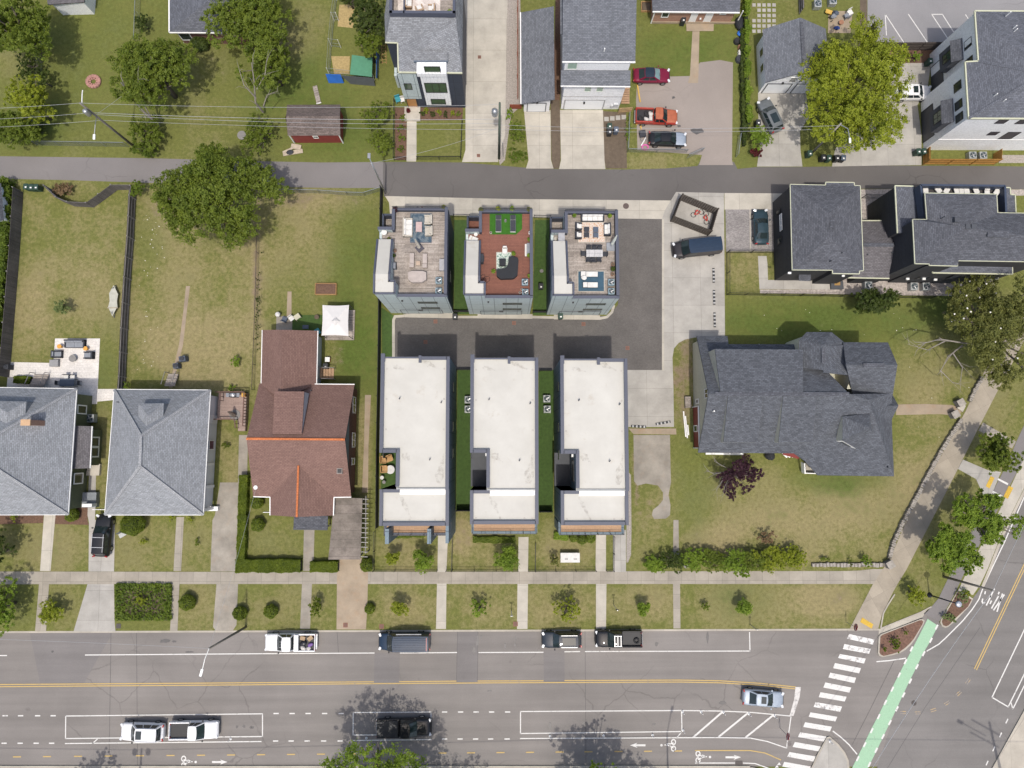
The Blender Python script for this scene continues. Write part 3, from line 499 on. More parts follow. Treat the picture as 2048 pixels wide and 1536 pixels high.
class House:
 def __init__(s,name,label,cat,base_px,group=None):
  s.r=thing(name,label,cat,P(*base_px,0),0,group)
 def walls(s,outline,ze,inset,m,z0=-.05,name='wall',zp=None,top=True,label=None):
  q=off_poly(PL(outline,ze if zp is None else zp),inset);mb=MB();mb.prism(q,z0,ze-.02,top=top)
  o=mb.build(name,m,s.r)
  if label:o['label']=label
  return q
 def block(s,pts,z0,z1,m,name='wall',mtop=None,bottom=False):
  mb=MB();mb.prism(pts,z0,z1,mtop=1 if mtop else None,bottom=bottom);return mb.build(name,[m,mtop]if mtop else m,s.r)
 def roof(s,V,F,m,name='roof',thick=.16,parent=None):
  mb=MB();W_={k:(P(*v)if isinstance(v,tuple)else v)for k,v in V.items()}
  for f in F:
   pts=[W_[k]for k in f];n=Vector()
   for i in range(len(pts)):a,b=pts[i],pts[(i+1)%len(pts)];n+=a.cross(b)
   mb.poly(pts if n.z>0 else pts[::-1])
  o=mb.build(name,m,parent or s.r)
  if thick:
   so_=o.modifiers.new('thickness','SOLIDIFY');so_.thickness=thick;so_.offset=-1
  return o
 def line(s,pts,w,h,m,name,dz=0):
  mb=MB();q=[P(*p)if isinstance(p,tuple)else p for p in pts]
  for a,b in zip(q,q[1:]):mb.bar(a+Vector((0,0,dz)),b+Vector((0,0,dz)),w,h)
  return mb.build(name,m,s.r)
 def win(s,ax,val,a,b,mf=None,mg=None,name='window',mull=1,rows=1,depth=.06,fw=.09,sign=-1,split=None):
  """a window or door on the upright plane x/y = val, from photo pixel a (upper left) to b (lower right)"""
  f=PY if ax=='y' else PX;A,B=f(*a,val),f(*b,val);k=0 if ax=='y' else 1
  return s.winb(ax,val,min(A[k],B[k]),max(A[k],B[k]),min(A.z,B.z),max(A.z,B.z),mf,mg,name,mull,rows,depth,fw,sign)
 def winb(s,ax,val,u0,u1,z0,z1,mf=None,mg=None,name='window',mull=1,rows=1,depth=.06,fw=.09,sign=-1):
  mf=mf or TRIMW;mg=mg or GLASS;fr=MB();pn=MB()
  def bx(mb,ua,ub,za,zb,d0,d1):
   uc,zc=(ua+ub)/2,(za+zb)/2;c=val+sign*(d0+d1)/2;d=abs(d1-d0)
   mb.box((uc,c,zc)if ax=='y' else(c,uc,zc),(ub-ua,d,zb-za)if ax=='y' else(d,ub-ua,zb-za))
  bx(fr,u0-fw,u1+fw,z0-fw,z0,0,depth);bx(fr,u0-fw,u1+fw,z1,z1+fw,0,depth);bx(fr,u0-fw,u0,z0,z1,0,depth);bx(fr,u1,u1+fw,z0,z1,0,depth)
  for i in range(1,mull):u=u0+(u1-u0)*i/mull;bx(fr,u-fw*.35,u+fw*.35,z0,z1,0,depth*.9)
  for i in range(1,rows):z=z0+(z1-z0)*i/rows;bx(fr,u0,u1,z-fw*.3,z+fw*.3,0,depth*.8)
  o=fr.build(name,mf,s.r);bx(pn,u0,u1,z0,z1,.005,depth*.45);pn.build('pane' if mg in(GLASS,GLASSG,GLASSP)else 'panel',mg,o);return o
 def pipe(s,px,py,z,h=.45,r=.05,m=None,name='vent_pipe'):
  c=P(px,py,z);mb=MB();mb.tube([c-Vector((0,0,.3)),c+Vector((0,0,h))],r,8);return mb.build(name,m or DARKG,s.r)
 def ridgevent(s,a,b,w=.42):
  A,B=P(*a),P(*b);return s.line([A,B],w,.07,SH_DARK,'ridge_vent',.03)
def acunit(x,y,z,label,group,s=.85,body=None):
 c=P(x,y,z);t=thing('air_conditioner',label,'air conditioner',c,0,group);m=body or plain('ac_grey',(.34,.36,.36),.5,.3)
 mb=MB();mb.box(c+Vector((0,0,s*.42)),(s,s,s*.84));o=mb.build('case',m,t,bevel=.05)
 mb=MB();mb.disc(c+Vector((0,0,s*.845)),s*.4,20);mb.build('fan_well',plain('fan_well',(.03,.06,.07),.6),t)
 mb=MB()
 for k in range(4):
  a=k*math.pi/2+.4;mb.box(c+Vector((math.cos(a)*s*.18,math.sin(a)*s*.18,s*.855)),(s*.33,s*.16,.01),a,0,('X',.25))
 mb.lathe(c+Vector((0,0,s*.85)),[(s*.12,0),(s*.11,.04),(s*.03,.05)],12);mb.build('fan',STEEL,t)
 mb=MB()
 for r in(.15,.27,.38):n=18;mb.tube([c+Vector((s*r*math.cos(2*math.pi*i/n),s*r*math.sin(2*math.pi*i/n),s*.885))for i in range(n+1)],.008,4,cap=False)
 mb.build('grille',DARKG,t)
 return t
def deck_house(sw,se,ne,label,mdeck,k):
 zt,zp,zd=11.0,9.4,8.35
 WX=P(*sw,zt).x;SY=P(*se,zp).y;EX=P(*se,zp).x;NY=P(*ne,zp).y
 h=House('roof_deck_townhouse',label,'town house',((WX+EX)/2/MPP(0)+1012,560),'town houses with roof decks')
 h.r.location=((WX+EX)/2,(SY+NY)/2,0)
 L=lambda u,v:(WX+u,SY+v);D=NY-SY;Wd=EX-WX;n1=D-2.25;nx=1.45
 T=.26
 h.block([L(0,0),L(Wd,0),L(Wd,D),L(nx,D),L(nx,n1),L(0,n1)],-.05,zd,PALE,'wall')
 mb=MB();mb.box((EX+.02,(SY+NY)/2+.02,zd/2),(.04,D-.1,zd-.1));mb.box(((WX+nx+EX)/2,NY+.02,zd/2),(Wd-nx-.1,.04,zd-.1));mb.build('side_cladding',NAVYW,h.r)
 mb=MB();mb.box((WX-.02,SY+n1/2,zd/2),(.04,n1-.1,zd-.1));mb.build('side_cladding',NAVYW if k<2 else TEAL,h.r)
 mb=MB();mb.poly([Vector((*L(T,T),zd+.03)),Vector((*L(Wd-T,T),zd+.03)),Vector((*L(Wd-T,D-T),zd+.03)),Vector((*L(nx+T,D-T),zd+.03)),Vector((*L(nx+T,n1-T),zd+.03)),Vector((*L(T,n1-T),zd+.03))]);mb.build('deck',mdeck,h.r)
 def wall(u0,v0,u1,v1,z1,mi=PALE,nm='parapet'):
  mb=MB();mb.box((WX+(u0+u1)/2,SY+(v0+v1)/2,(zd+z1)/2),(u1-u0,v1-v0,z1-zd));p_=mb.build(nm,mi,h.r)
  cb=MB();cb.box((WX+(u0+u1)/2,SY+(v0+v1)/2,z1+.03),(u1-u0+.06,v1-v0+.06,.06));cb.build('coping',NAVY,p_)
 zn=8.95
 wall(2.1,0,Wd,T,zp);wall(Wd-T,T,Wd,n1-.6,zp,NAVYW);wall(Wd-T,n1-.6,Wd,D,zn+.2,NAVYW);wall(nx,D-T,Wd-T,D,zn,NAVYW);wall(nx,n1-T,nx+T,D-T,zn+.25,NAVYW);wall(0,n1-T,nx,n1,zp)
 mb=MB();z0=zn+.06
 mb.bar((WX+nx,NY-.06,zn+.62),(EX-.1,NY-.06,zn+.62),.05,.05);mb.bar((WX+nx,NY-.06,z0+.08),(EX-.1,NY-.06,z0+.08),.03,.03)
 for i in range(int((Wd-nx)/.13)):x=WX+nx+.05+i*.13;mb.bar((x,NY-.06,z0),(x,NY-.06,zn+.6),.018,.018)if True else None
 mb.build('railing',BLACKM,h.r)
 sx,s1,s2=1.55,6.1,2.0
 st=MB();zlo=zp+.1
 a=[(0,0),(2.12,0),(2.12,1.3),(sx,1.3),(sx,s1),(0,s1)]
 st.prism([L(*p)for p in a],zd,zlo,top=False)
 q=lambda u,v,z:Vector((WX+u,SY+v,z))
 st.poly([q(0,0,zlo),q(2.12,0,zlo),q(2.12,0,zt),q(0,0,zt)]);st.poly([q(2.12,0,zlo),q(2.12,1.3,zlo),q(2.12,1.3,zt),q(2.12,0,zt)]);st.poly([q(2.12,1.3,zlo),q(sx,1.3,zlo),q(sx,1.3,zt),q(2.12,1.3,zt)])
 st.poly([q(sx,1.3,zlo),q(sx,s1,zlo),q(sx,s2,zt),q(sx,1.3,zt)]);st.poly([q(0,s1,zlo),q(0,0,zlo),q(0,0,zt),q(0,s2,zt)]);so2=st.build('stair_head',PALE,h.r)
 rf=MB();e=.13
 rf.poly([q(e,e,zt+.03),q(2.12-e,e,zt+.03),q(2.12-e,1.3-e,zt+.03),q(sx-e,1.3-e,zt+.03),q(sx-e,s2,zt+.03),q(e,s2,zt+.03)]);rf.poly([q(e,s2,zt+.03),q(sx-e,s2,zt+.03),q(sx-e,s1,zlo+.05),q(e,s1,zlo+.05)]);rf.build('stair_roof',MEMBR,so2)
 ed=MB();ring_=[q(0,s1,zlo+.03),q(0,s2,zt+.03),q(0,0,zt+.03),q(2.12,0,zt+.03),q(2.12,1.3,zt+.03),q(sx,1.3,zt+.03),q(sx,s2,zt+.03),q(sx,s1,zlo+.03)]
 for A,B in zip(ring_,ring_[1:]):ed.bar(A,B,.2,.13)
 ed.build('roof_edge',NAVY,so2)
 nb=MB();nb.box((WX+.72,NY-1.05,5.6),(1.4,2.0,.2));nb.build('notch_floor',DWOOD if k!=1 else DRED2,h.r)
 nb=MB();nb.box((WX+.1,NY-1.05,6.25),(.2,2.1,1.5));nb.box((WX+.78,NY-.1,6.25),(1.3,.2,1.5));nb.build('balcony_wall',NAVYW,h.r)
 for z0 in(6.0,2.9):h.winb('y',SY,WX+4.0,WX+6.0,z0,z0+.75,BLACKM,GLASSG,mull=2,fw=.06)
 h.winb('y',SY,WX+1.4,WX+6.1,.05,2.15,DARKG,PALE,'garage_door',fw=.06)
 h.winb('x',WX,SY+3,SY+4.4,4.2,5.6,BLACKM,GLASS);h.winb('x',EX+.04,SY+2.5,SY+3.6,4.4,5.6,BLACKM,GLASS,sign=1);h.winb('y',NY+.04,WX+3,WX+5.2,5.2,6.9,BLACKM,GLASS,mull=2,sign=1)
 mb=MB();mb.box((WX+2.4,SY-.08,7.6),(.16,.16,.3));mb.build('wall_lamp',BLACKM,h.r)
 mb=MB();mb.box((WX+3.75,SY-.1,2.35),(.5,.14,.14));mb.build('wall_lamp',BLACKM,h.r)
 return dict(h=h,WX=WX,SY=SY,EX=EX,NY=NY,zd=zd+.03)
DH=[deck_house((748,582.8),(893.3,593.4),(898,413),'pale panelled town house with a silvery wooden roof deck and a blue rug',DWOOD,0),deck_house((928.2,586),(1065.4,595.9),(1068,417),'pale panelled town house with a red-brown roof deck and bright green turf',DRED2,1),deck_house((1105.8,587.7),(1238.4,596.7),(1236.8,419),'pale panelled town house whose wooden roof deck has an orange patterned rug',DWOOD,2)]
def white_house(nw,ne,ysouth,xs_w,notch,label,k):
 z=10.7;WX=P(*nw,z).x;EX=P(*ne,z).x;NY=P(*ne,z).y;nxX=P(notch[0],906,z).x;n0=P(970,notch[1],z).y;n1=P(970,notch[2],z).y;SY=P(1000,ysouth,z).y
 h=House('white_roof_townhouse',label,'town house',(900,900),'town houses with white flat roofs');h.r.location=((WX+EX)/2,(NY+SY)/2,0)
 mid=n1-.1;zs=10.25
 h.block([(WX,mid),(nxX,mid),(nxX,n0),(WX,n0),(WX,NY),(EX,NY),(EX,mid)],-.05,z-.35,TEAL,mtop=MEMBR)
 h.block([(WX,SY),(EX,SY),(EX,mid),(WX,mid)],-.05,zs-.3,TEAL,'front_wall',mtop=MEMBR)
 T=.3
 cop=MB();pw=MB()
 def par(x0,y0,x1,y1,zz,lo=.4):
  pw.box(((x0+x1)/2,(y0+y1)/2,zz-lo/2-.02),(x1-x0-.02,y1-y0-.02,lo));cop.box(((x0+x1)/2,(y0+y1)/2,zz+.015),(x1-x0+.05,y1-y0+.05,.07))
 par(WX,n0,WX+T,NY,z);par(EX-T,mid,EX,NY,z);xm=WX+(EX-WX)*.57
 par(xm,NY-T,EX-T,NY,z);par(WX+T,n0,nxX-.001,n0+T,z);par(nxX,mid+.3,nxX+T,n0+T,z)
 par(WX+T,NY-.14,xm,NY-.02,z-.12);par(WX,NY-.5,WX+T+.06,NY+.3,z+.03);par(xm-.12,NY-.6,xm+.12,NY+.1,z+.05)
 par(WX,SY,WX+T,mid,zs);par(EX-T,SY,EX,mid-.05,zs);par(WX+T,SY,EX-T,SY+T,zs);par(WX+T,mid-T,nxX+T,mid,zs)
 pw.build('parapet',TEAL,h.r);cop.build('coping',NAVY,h.r)
 mb=MB();mb.box(((nxX+EX)/2,mid+.08,zs+.12),(EX-nxX-.1,.16,.25));mb.build('roof_step',plain('grey_flashing',(.3,.31,.31),.6),h.r)
 mb=MB();mb.box(((nxX+EX)/2+.15,mid-.28,zs-.2),(EX-nxX-.3,.5,.14));mb.build('roof_curb',TRIMW,h.r)
 yb=SY-1.25;fl=MB();fl.box(((WX+EX)/2,(SY+yb)/2,6.9),(EX-WX-.3,SY-yb,.2));fl.build('balcony_floor',DTAN,h.r)
 eb=MB();eb.bar((WX+.05,yb,6.92),(EX-.05,yb,6.92),.3,.35);eb.bar((WX+.1,SY,6.92),(WX+.1,yb,6.92),.25,.34);eb.bar((EX-.1,SY,6.92),(EX-.1,yb,6.92),.25,.34);eb.build('balcony_edge',TEAL if k else NAVY,h.r)
 rb=MB();zt=8.05;rb.bar((WX+.1,yb,zt),(EX-.1,yb,zt),.05,.05);rb.bar((WX+.1,yb,zt),(WX+.1,SY,zt),.05,.05);rb.bar((EX-.1,yb,zt),(EX-.1,SY,zt),.05,.05)
 for i in range(int((EX-WX-.2)/.15)+1):x=WX+.1+i*.15;rb.bar((x,yb,7.0),(x,yb,zt),.022,.022)
 for i in range(6):x=WX+.1+i*(EX-WX-.2)/5;rb.bar((x,yb,6.9),(x,yb,zt+.05),.06,.06)
 rb.build('railing',BLACKM,h.r)
 fw=MB();fw.box((EX-.16,SY-.9,5.0),(.32,1.8,10.1))if k==0 else fw.box((EX-.12,yb+.5,3.3),(.24,1.0,6.6))
 if k==0:
  for x in(WX+.75,WX+5.0):fw.box((x,SY-1.1,5.05),(.38,1.5,10.1))
 else:fw.box((WX+.12,yb+.5,3.3),(.24,1.0,6.6))
 fw.build('fin_wall',TEAL,h.r)
 nf=MB();zf_=(0.4,5.2,3.6)[k]
 if k:nf.box(((WX+nxX)/2-.1,(n0+n1)/2,zf_),(nxX-WX+.2,n0-n1,.2));nf.build('terrace_floor',plain('slate_terrace',(.07,.075,.085),.7),h.r)
 h.winb('x',nxX,n1+.8,n0-.8,6.2,8.4,BLACKM,GLASSG,mull=2,fw=.06);h.winb('x',nxX,n1+.8,n0-.9,1.2,3.2,BLACKM,GLASSG,mull=2,fw=.06)
 for v in(2.2,6.5,9.4):h.winb('x',EX,NY-v-1.0,NY-v,4.2,5.6,BLACKM,GLASS,fw=.05,sign=1);h.winb('x',WX,NY-v-.9,NY-v,7.2,8.5,BLACKM,GLASS,fw=.05)
 h.winb('y',SY,WX+1.2,EX-1.2,7.05,9.3,BLACKM,GLASS,mull=4,fw=.06);h.winb('y',SY,WX+1.5,EX-2.6,.6,2.6,BLACKM,GLASS,mull=3,fw=.06);h.winb('y',NY,WX+.8,EX-.8,.05,2.3,DARKG,TEAL,'garage_door',fw=.06,sign=1)
 for(u,v)in((.27,.32),(.88,.35),(.72,.78)):c=Vector((WX+(EX-WX)*u,NY-(NY-mid)*v,z-.33));mb=MB();mb.tube([c,c+Vector((0,0,.35))],.05,8);mb.tube([c+Vector((0,0,.3)),c+Vector((.1,.14,.32))],.05,8);mb.build('vent_pipe',DARKG,h.r)
 dr=MB()
 for i in range(3):
  for x in(WX+.55,EX-.55):dr.disc(Vector((x,NY-1.2-i*3.1,z-.34)),.11,10)
 for x in(WX+.6,WX+3,EX-1.4,EX-.6):dr.disc(Vector((x,SY+.55,zs-.29)),.11,10)
 dr.build('roof_drain',plain('drain_grey',(.42,.4,.37),.8),h.r)
 for(u0,v0,u1,v1,w0)in((nxX+.5,n0-.2,nxX+1.6,n0-1.0,.45),(nxX+.3,mid-.7,nxX+1.5,mid-3.0,.3),(xm+.2,NY-.45,xm+1.9,NY-1.2,.4),(EX-1.0,mid+.6,EX-.5,mid+3.6,.55),(WX+1.2,NY-1.0,WX+2.6,NY-1.3,.3)):
  zz=(zs-.285 if v0<mid else z-.335)+.001*k;sg=MB();d=Vector((u1-u0,v1-v0,0));s_=Vector((-d.y,d.x,0)).normalized();rs=random.Random(int(u0*9));A_=[];B_=[]
  for i in range(9):t=i/8;c=Vector((u0,v0,zz))+d*t;wv=w0*(.25+.75*math.sin(math.pi*min(1,t*1.2+.1)))*rs.uniform(.5,1.2);A_.append(c+s_*wv);B_.append(c-s_*wv*.7)
  sg.poly(A_+B_[::-1]if d.cross(s_).z<0 else B_+A_[::-1]);sg.build('roof_stain',STAIN,h.r)
 lb=MB();lb.box((nxX-.12,n0-.25,7.8),(.2,.3,.35));lb.build('wall_light',TRIMW,h.r)
 return dict(h=h,WX=WX,EX=EX,NY=NY,SY=SY,nxX=nxX,n0=n0,n1=n1)
WH=[white_house((762.5,711.5),(899,713.5),1052,0,(792.7,905,977),'white flat-roofed town house beside the brown-roofed house, chairs in its notch',0),white_house((941.5,713.5),(1076,715.5),1049,0,(973.5,905,979),'middle white flat-roofed town house between the two green turf strips',1),white_house((1121,716.5),(1254,717.5),1051,0,(1152.3,907,980),'white flat-roofed town house beside the pale shared driveway',2)]
def hip_house(label,nw,ne,se,sw,r0,r1,ze,zr,msh,mwall,inset,wz0=0,bx=(300,900)):
 h=House('hip_roof_house',label,'house',bx)
 V=dict(a=(*nw,ze),b=(*ne,ze),c=(*se,ze),d=(*sw,ze),r=(*r0,zr),s=(*r1,zr))
 h.V=V;h.walls([nw,ne,se,sw],ze,inset,mwall)
 h.roof(V,[('a','b','r'),('b','c','s','r'),('c','d','s'),('d','a','r','s')],msh)
 h.line([V['a'],V['b'],V['c'],V['d'],V['a']],.12,.14,TRIMW,'gutter',-.07)
 hm=sc((.27,.285,.305),1.1);cap=shingle('hip_cap_shingles',(.31,.32,.335),.15)
 for e in(('a','r'),('b','r'),('c','s'),('d','s'),('r','s')):h.line([V[e[0]],V[e[1]]],.3,.05,cap,'hip_cap',.03)
 return h
def dormer(h,pts,F,m,wall=None,mw=None):
 o=h.roof(pts,F,m,'dormer_roof',.14)
 if wall:
  mb=MB()
  for w in wall:mb.poly([P(*p)if isinstance(p,tuple)else p for p in w])
  mb.build('dormer_wall',mw or msh,h.r)
z1=zf(0,740,3.84)
q=z1([(878,150),(1615,155),(1560,1112),(805,1112),(1083,505),(1075,740)])
GH=hip_house('grey hip-roofed house with white walls and a navy side porch',q[0],q[1],q[2],q[3],q[4],q[5],3.6,8.0,SH_MID,plain('white_stucco',(.66,.67,.67),.8,var=.06),.5,bx=(315,905))
def dorm_n(h,w,e,n,ridge,zt,ze,zm,m,mw):
 """hipped dormer on a north slope: eave corners, ridge ends in photo pixels"""
 A=(*w,ze);B=(*e,ze);R=(*ridge[0],zt);Q=(*ridge[1],zt);C=(*n[0],zm);D_=(*n[1],zm)
 h.roof(dict(a=A,b=B,r=R,q=Q,c=C,d=D_),[('a','b','r'),('b','d','q','r'),('a','r','q','c')],m,'dormer_roof',.14)
 a,b,c,d=P(*A),P(*B),P(*C),P(*D_);mb=MB()
 lo=lambda v,s:Vector((v.x,v.y,v.z-s))
 mb.poly([b,lo(b,1.55),d]);mb.poly([a,c,lo(a,1.55)]);mb.poly([a,lo(a,1.55),lo(b,1.55),b]);mb.build('dormer_wall',mw,h.r)
q=z1([(1065,258),(1257,255),(1135,350),(1120,440),(1060,360),(1253,368)])
dorm_n(GH,q[0],q[1],(q[4],q[5]),(q[2],q[3]),7.1,6.1,6.2,SH_MID,SH_MID)
q=z1([(1018,1005),(1212,1005),(1092,905),(1096,832),(1030,900),(1218,895)])
GH.roof(dict(a=(*q[0],5.1),b=(*q[1],5.1),r=(*q[2],6.0),s=(*q[3],6.1),c=(*q[4],5.35),d=(*q[5],5.4)),[('a','b','r'),('b','d','s','r'),('a','r','s','c')],SH_MID,'dormer_roof',.14)
a,b=P(*q[1],5.1),P(*q[5],5.4);mb=MB();mb.poly([a,Vector((a.x,a.y,4.2)),b]);a=P(*q[0],5.1);b=P(*q[4],5.35);mb.poly([a,b,Vector((a.x,a.y,4.2))]);a=P(*q[0],5.1);b=P(*q[1],5.1);mb.poly([a,Vector((a.x,a.y,4.1)),Vector((b.x,b.y,4.1)),b]);mb.build('dormer_wall',SH_MID,GH.r)
GH.pipe(236,804,4.6,.3)
EXg=off_poly(PL([GH.V['a'][:2],GH.V['b'][:2],GH.V['c'][:2],GH.V['d'][:2]],3.6),.5);GHE=max(p.x for p in EXg)
pb=MB();A=P(408,924,.5);pb.prism([(GHE-1.8,P(0,1020,.5).y),(P(432,0,.5).x,P(0,1020,.5).y),(P(432,0,.5).x,P(0,925,.5).y),(GHE-1.8,P(0,925,.5).y)],-.05,.5);pb.build('porch_floor',plain('navy_porch_paint',(.05,.08,.14),.6),GH.r)
pb=MB()
for yy in(928,972,1016):c=P(426,yy,.5);pb.box(c+Vector((0,0,1.3)),(.3,.3,2.6))
pb.build('porch_post',TRIMW,GH.r);pb=MB();c=P(427,1017,.3);pb.box(c,(1.2,.5,.6));pb.build('porch_step',TRIMW,GH.r)
GH.winb('x',GHE+.02,P(0,898,1).y,P(0,882,1).y,1.0,2.2,TRIMW,plain('plum_blind',(.12,.05,.07),.8),sign=1);GH.winb('x',GHE+.02,P(0,845,1).y,P(0,832,1).y,.4,2.3,TRIMW,WHITE,'door',sign=1)
GH.winb('y',max(p.y for p in EXg),P(300,0).x,P(330,0).x,.8,2.2,sign=1);GH.winb('y',min(p.y for p in EXg),P(260,0).x,P(300,0).x,.8,2.4,mull=2)
q=z1([(-530,128),(588,145),(522,1110),(-690,1112),(0,512),(0,738)])
OH=hip_house('grey hip-roofed house with olive walls at the left edge of the photo',(-138,773),q[1],q[2],(-178,1030),(-10,872),(-12,934),4.0,8.7,SH_MID,OLIVE,.5,bx=(0,905))
q=z1([(45,245),(203,243),(55,325),(45,430),(20,380),(195,345)]);dorm_n(OH,(-30,801),q[1],((-30,838),q[5]),(q[2],q[3]),7.5,6.5,6.6,SH_MID,SH_MID)
q=z1([(-20,905),(143,968),(10,870),(148,878)])
OH.roof(dict(a=(-40,998,5.3),b=(*q[1],5.3),r=(0,978,6.2),s=(2,950,6.3),d=(*q[3],5.7),c=(-36,975,5.6)),[('a','b','r'),('b','d','s','r'),('a','r','s','c')],SH_MID,'dormer_roof',.14)
a,b=P(*q[1],5.3),P(*q[3],5.7);mb=MB();mb.poly([a,Vector((a.x,a.y,4.4)),b]);mb.build('dormer_wall',SH_MID,OH.r)
cb=MB();c=P(52,845,8.2);cb.box(c-Vector((0,0,1.4)),(.9,.55,2.8));cb.build('chimney',BRICKO,OH.r);cb=MB();cb.box(c+Vector((0,0,.05)),(1.0,.65,.1));cb.build('chimney_cap',CHIMB,OH.r)
Wq=off_poly(PL([(-138,773),(153,777.8),(136,1029),(-178,1030)],4.0),.5);OE=max(p.x for p in Wq)
bx=P(203,900,0).x;b0=P(0,953,0).y;b1=P(0,852,0).y
h=OH;mb=MB();mb.prism([(OE-.3,P(0,930,0).y),(bx,P(0,930,0).y),(bx,P(0,860,0).y),(OE-.3,P(0,860,0).y)],-.05,2.85);mb.build('bay_wall',OLIVE,h.r)
h.roof(dict(a=(149,851.5,3.4),b=(184,852.5,2.9),c=(180,936.5,2.9),d=(143,937.5,3.4)),[('a','b','c','d')],SH_PLUM,'bay_roof');h.line([(184,852.5,2.9),(180,936.5,2.9)],.12,.14,TRIMW,'gutter',-.06)
h.winb('x',bx,P(0,912,1).y,P(0,876,1).y,.7,2.2,TRIMW,GLASS,mull=1,rows=1,fw=.15,sign=1);mb=MB();mb.box((bx+.04,P(0,894,1.4).y,1.45),(.1,.25,1.5));mb.build('window_mullion',TRIMW,h.r)
for y0,y1 in((826,812),(966,948)):h.winb('x',OE,P(0,y0,2).y,P(0,y1,2).y,1.2,2.7,TRIMW,GLASS,fw=.13,sign=1)
mb=MB();mb.prism(PL([(176,928),(200,928),(198,951),(172,951)],.4),-.05,.4);mb.build('side_stoop',CONCW,h.r)
mb=MB();mb.prism([(OE-.5,P(0,1015,.7).y),(OE+1.4,P(0,1015,.7).y),(OE+1.4,P(0,985,.7).y),(OE-.5,P(0,985,.7).y)],-.05,.7);mb.build('front_porch',plain('grey_porch',(.2,.22,.24),.7),h.r);mb=MB();mb.box((OE+.9,P(0,1010,1).y,1.1),(1.1,.35,1.0));mb.build('porch_pier',TRIMW,h.r)
z2=zf(500,740,3.84);z2u=zf(500,350,3.84)
BH=House('brown_roof_house','brown-shingled house with orange ridge tiles and a lean-to dormer','house',(600,880))
V=dict(nw=(518.5,767,3.3),ne=(709,769,3.3),se=(702.5,994,3.3),sw=(506.5,993,3.3),rw=(493,877.5,6.9),re=(690,879,6.9),va=(540.3,994,3.3),vb=(667.8,994.5,3.3),ga=(540.3,1030.5,3.2),gb=(666.6,1031,3.2),gr=(593.7,1034,5.4),gm=(597,931,5.35))
BH.roof(V,[('nw','ne','re','rw'),('sw','va','gm','rw'),('vb','se','re','gm'),('rw','gm','re'),('va','ga','gr','gm'),('gb','vb','gm','gr')],SH_BROWN)
q=off_poly(PL([(518.5,767),(709,769),(702.5,994),(506.5,993)],3.3),.35);mb=MB();mb.prism(q,-.05,3.2)
xs_=[min(p.x for p in q),max(p.x for p in q)];ys_=[min(p.y for p in q),max(p.y for p in q)];ym=P(690,879,6.9).y
for x in xs_:mb.add([(x,ys_[0],3.15),(x,ys_[1],3.15),(x,ym,6.6)],[[0,1,2]])
mb.build('wall',BRICKR,BH.r);BHE=xs_[1]
g_=off_poly(PL([(540.3,985),(667.8,985),(666.6,1031),(540.3,1030.5)],3.2),.3);mb=MB();mb.prism(g_,-.05,3.15);mb.build('front_wall',BRICKR,BH.r)
gg=MB();gx=P(693,879,6.6).x+.02;gg.add([(BHE+.05,ys_[0]+1.8,4.2),(BHE+.05,ys_[1]-1.8,4.2),(BHE+.05,ym,6.45)],[[0,1,2]]);gg.build('gable_panel',plain('grey_green_gable',(.2,.24,.24),.8),BH.r)
rt=BH.line([V['rw'],V['re']],.24,.1,COPPER,'ridge_tiles',.05);BH.line([V['gm'],V['gr']],.2,.1,COPPER,'ridge_tiles',.05)
BH.line([(524.7,767.5,3.3),V['ne']],.13,.14,TRIMW,'gutter',-.05);BH.line([V['sw'],V['va'],V['ga']],.13,.14,TRIMW,'gutter',-.05);BH.line([V['gb'],V['vb'],V['se']],.13,.14,TRIMW,'gutter',-.05)
V2=dict(a=(524.7,660,3.2),b=(635.4,661.5,3.2),c=(633,767,3.2),d=(522.5,768,3.2),r=(563.8,659.5,5.5),s=(562.5,800,5.5))
BH.roof(V2,[('a','r','s','d'),('b','c','s','r')],SH_BROWN,'wing_roof');q=off_poly(PL([(524.7,660),(635.4,661.5),(633,780),(522.5,780)],3.2),.35);mb=MB();mb.prism(q,-.05,3.1);yn=max(p.y for p in q);mb.add([(q[0][0],yn,3.05),(P(632,0,3.2).x-.35,yn,3.05),(P(563.8,660,5.5).x,yn,5.3)],[[0,1,2]]);mb.build('wing_wall',plain('pale_blue_boards',(.42,.48,.5),.8,var=.08),BH.r)
BH.line([V2['a'],V2['d']],.12,.13,TRIMW,'gutter',-.05);BH.line([V2['b'],V2['c']],.12,.13,TRIMW,'gutter',-.05)
V3=dict(a=(549,782.5,6.3),b=(608.5,783,6.3),c=(603.5,868,7.0),d=(545,868,7.0));BH.roof(V3,[('a','b','c','d')],SH_BROWN,'dormer_roof',.14)
mb=MB();b,c=P(607.3,784,6.25),P(603,868,6.95)
for pa,pb_ in((b,c),(P(550,784,6.25),P(546,868,6.95))):mb.poly([pa,Vector((pa.x,pa.y,4.1)),Vector((pb_.x,pb_.y,6.75)),pb_])
a=P(550,784,6.25);mb.poly([a,Vector((a.x,a.y,4.1)),Vector((b.x,b.y,4.1)),b]);mb.build('dormer_wall',plain('pale_grey_boards',(.45,.5,.54),.8,var=.06),BH.r)
for(y0,y1,k)in((824,795,2),(893,867,2),(928,918,1)):BH.winb('x',BHE,P(0,y0,1.8).y,P(0,y1,1.8).y,1.0,2.3,TRIMW,GLASS,mull=k,fw=.12,sign=1)
cb=MB();c=P(679,942,5.2);cb.box(c-Vector((0,0,.7)),(.62,.62,1.4));cb.build('chimney',plain('grey_chimney',(.25,.22,.2),.9),BH.r);cb=MB();cb.box(c+Vector((0,0,.02)),(.42,.42,.08));cb.build('chimney_cap',BLACKM,BH.r)
BH.pipe(622,781,4.1,.3);BH.pipe(516,823,4.8,.3)
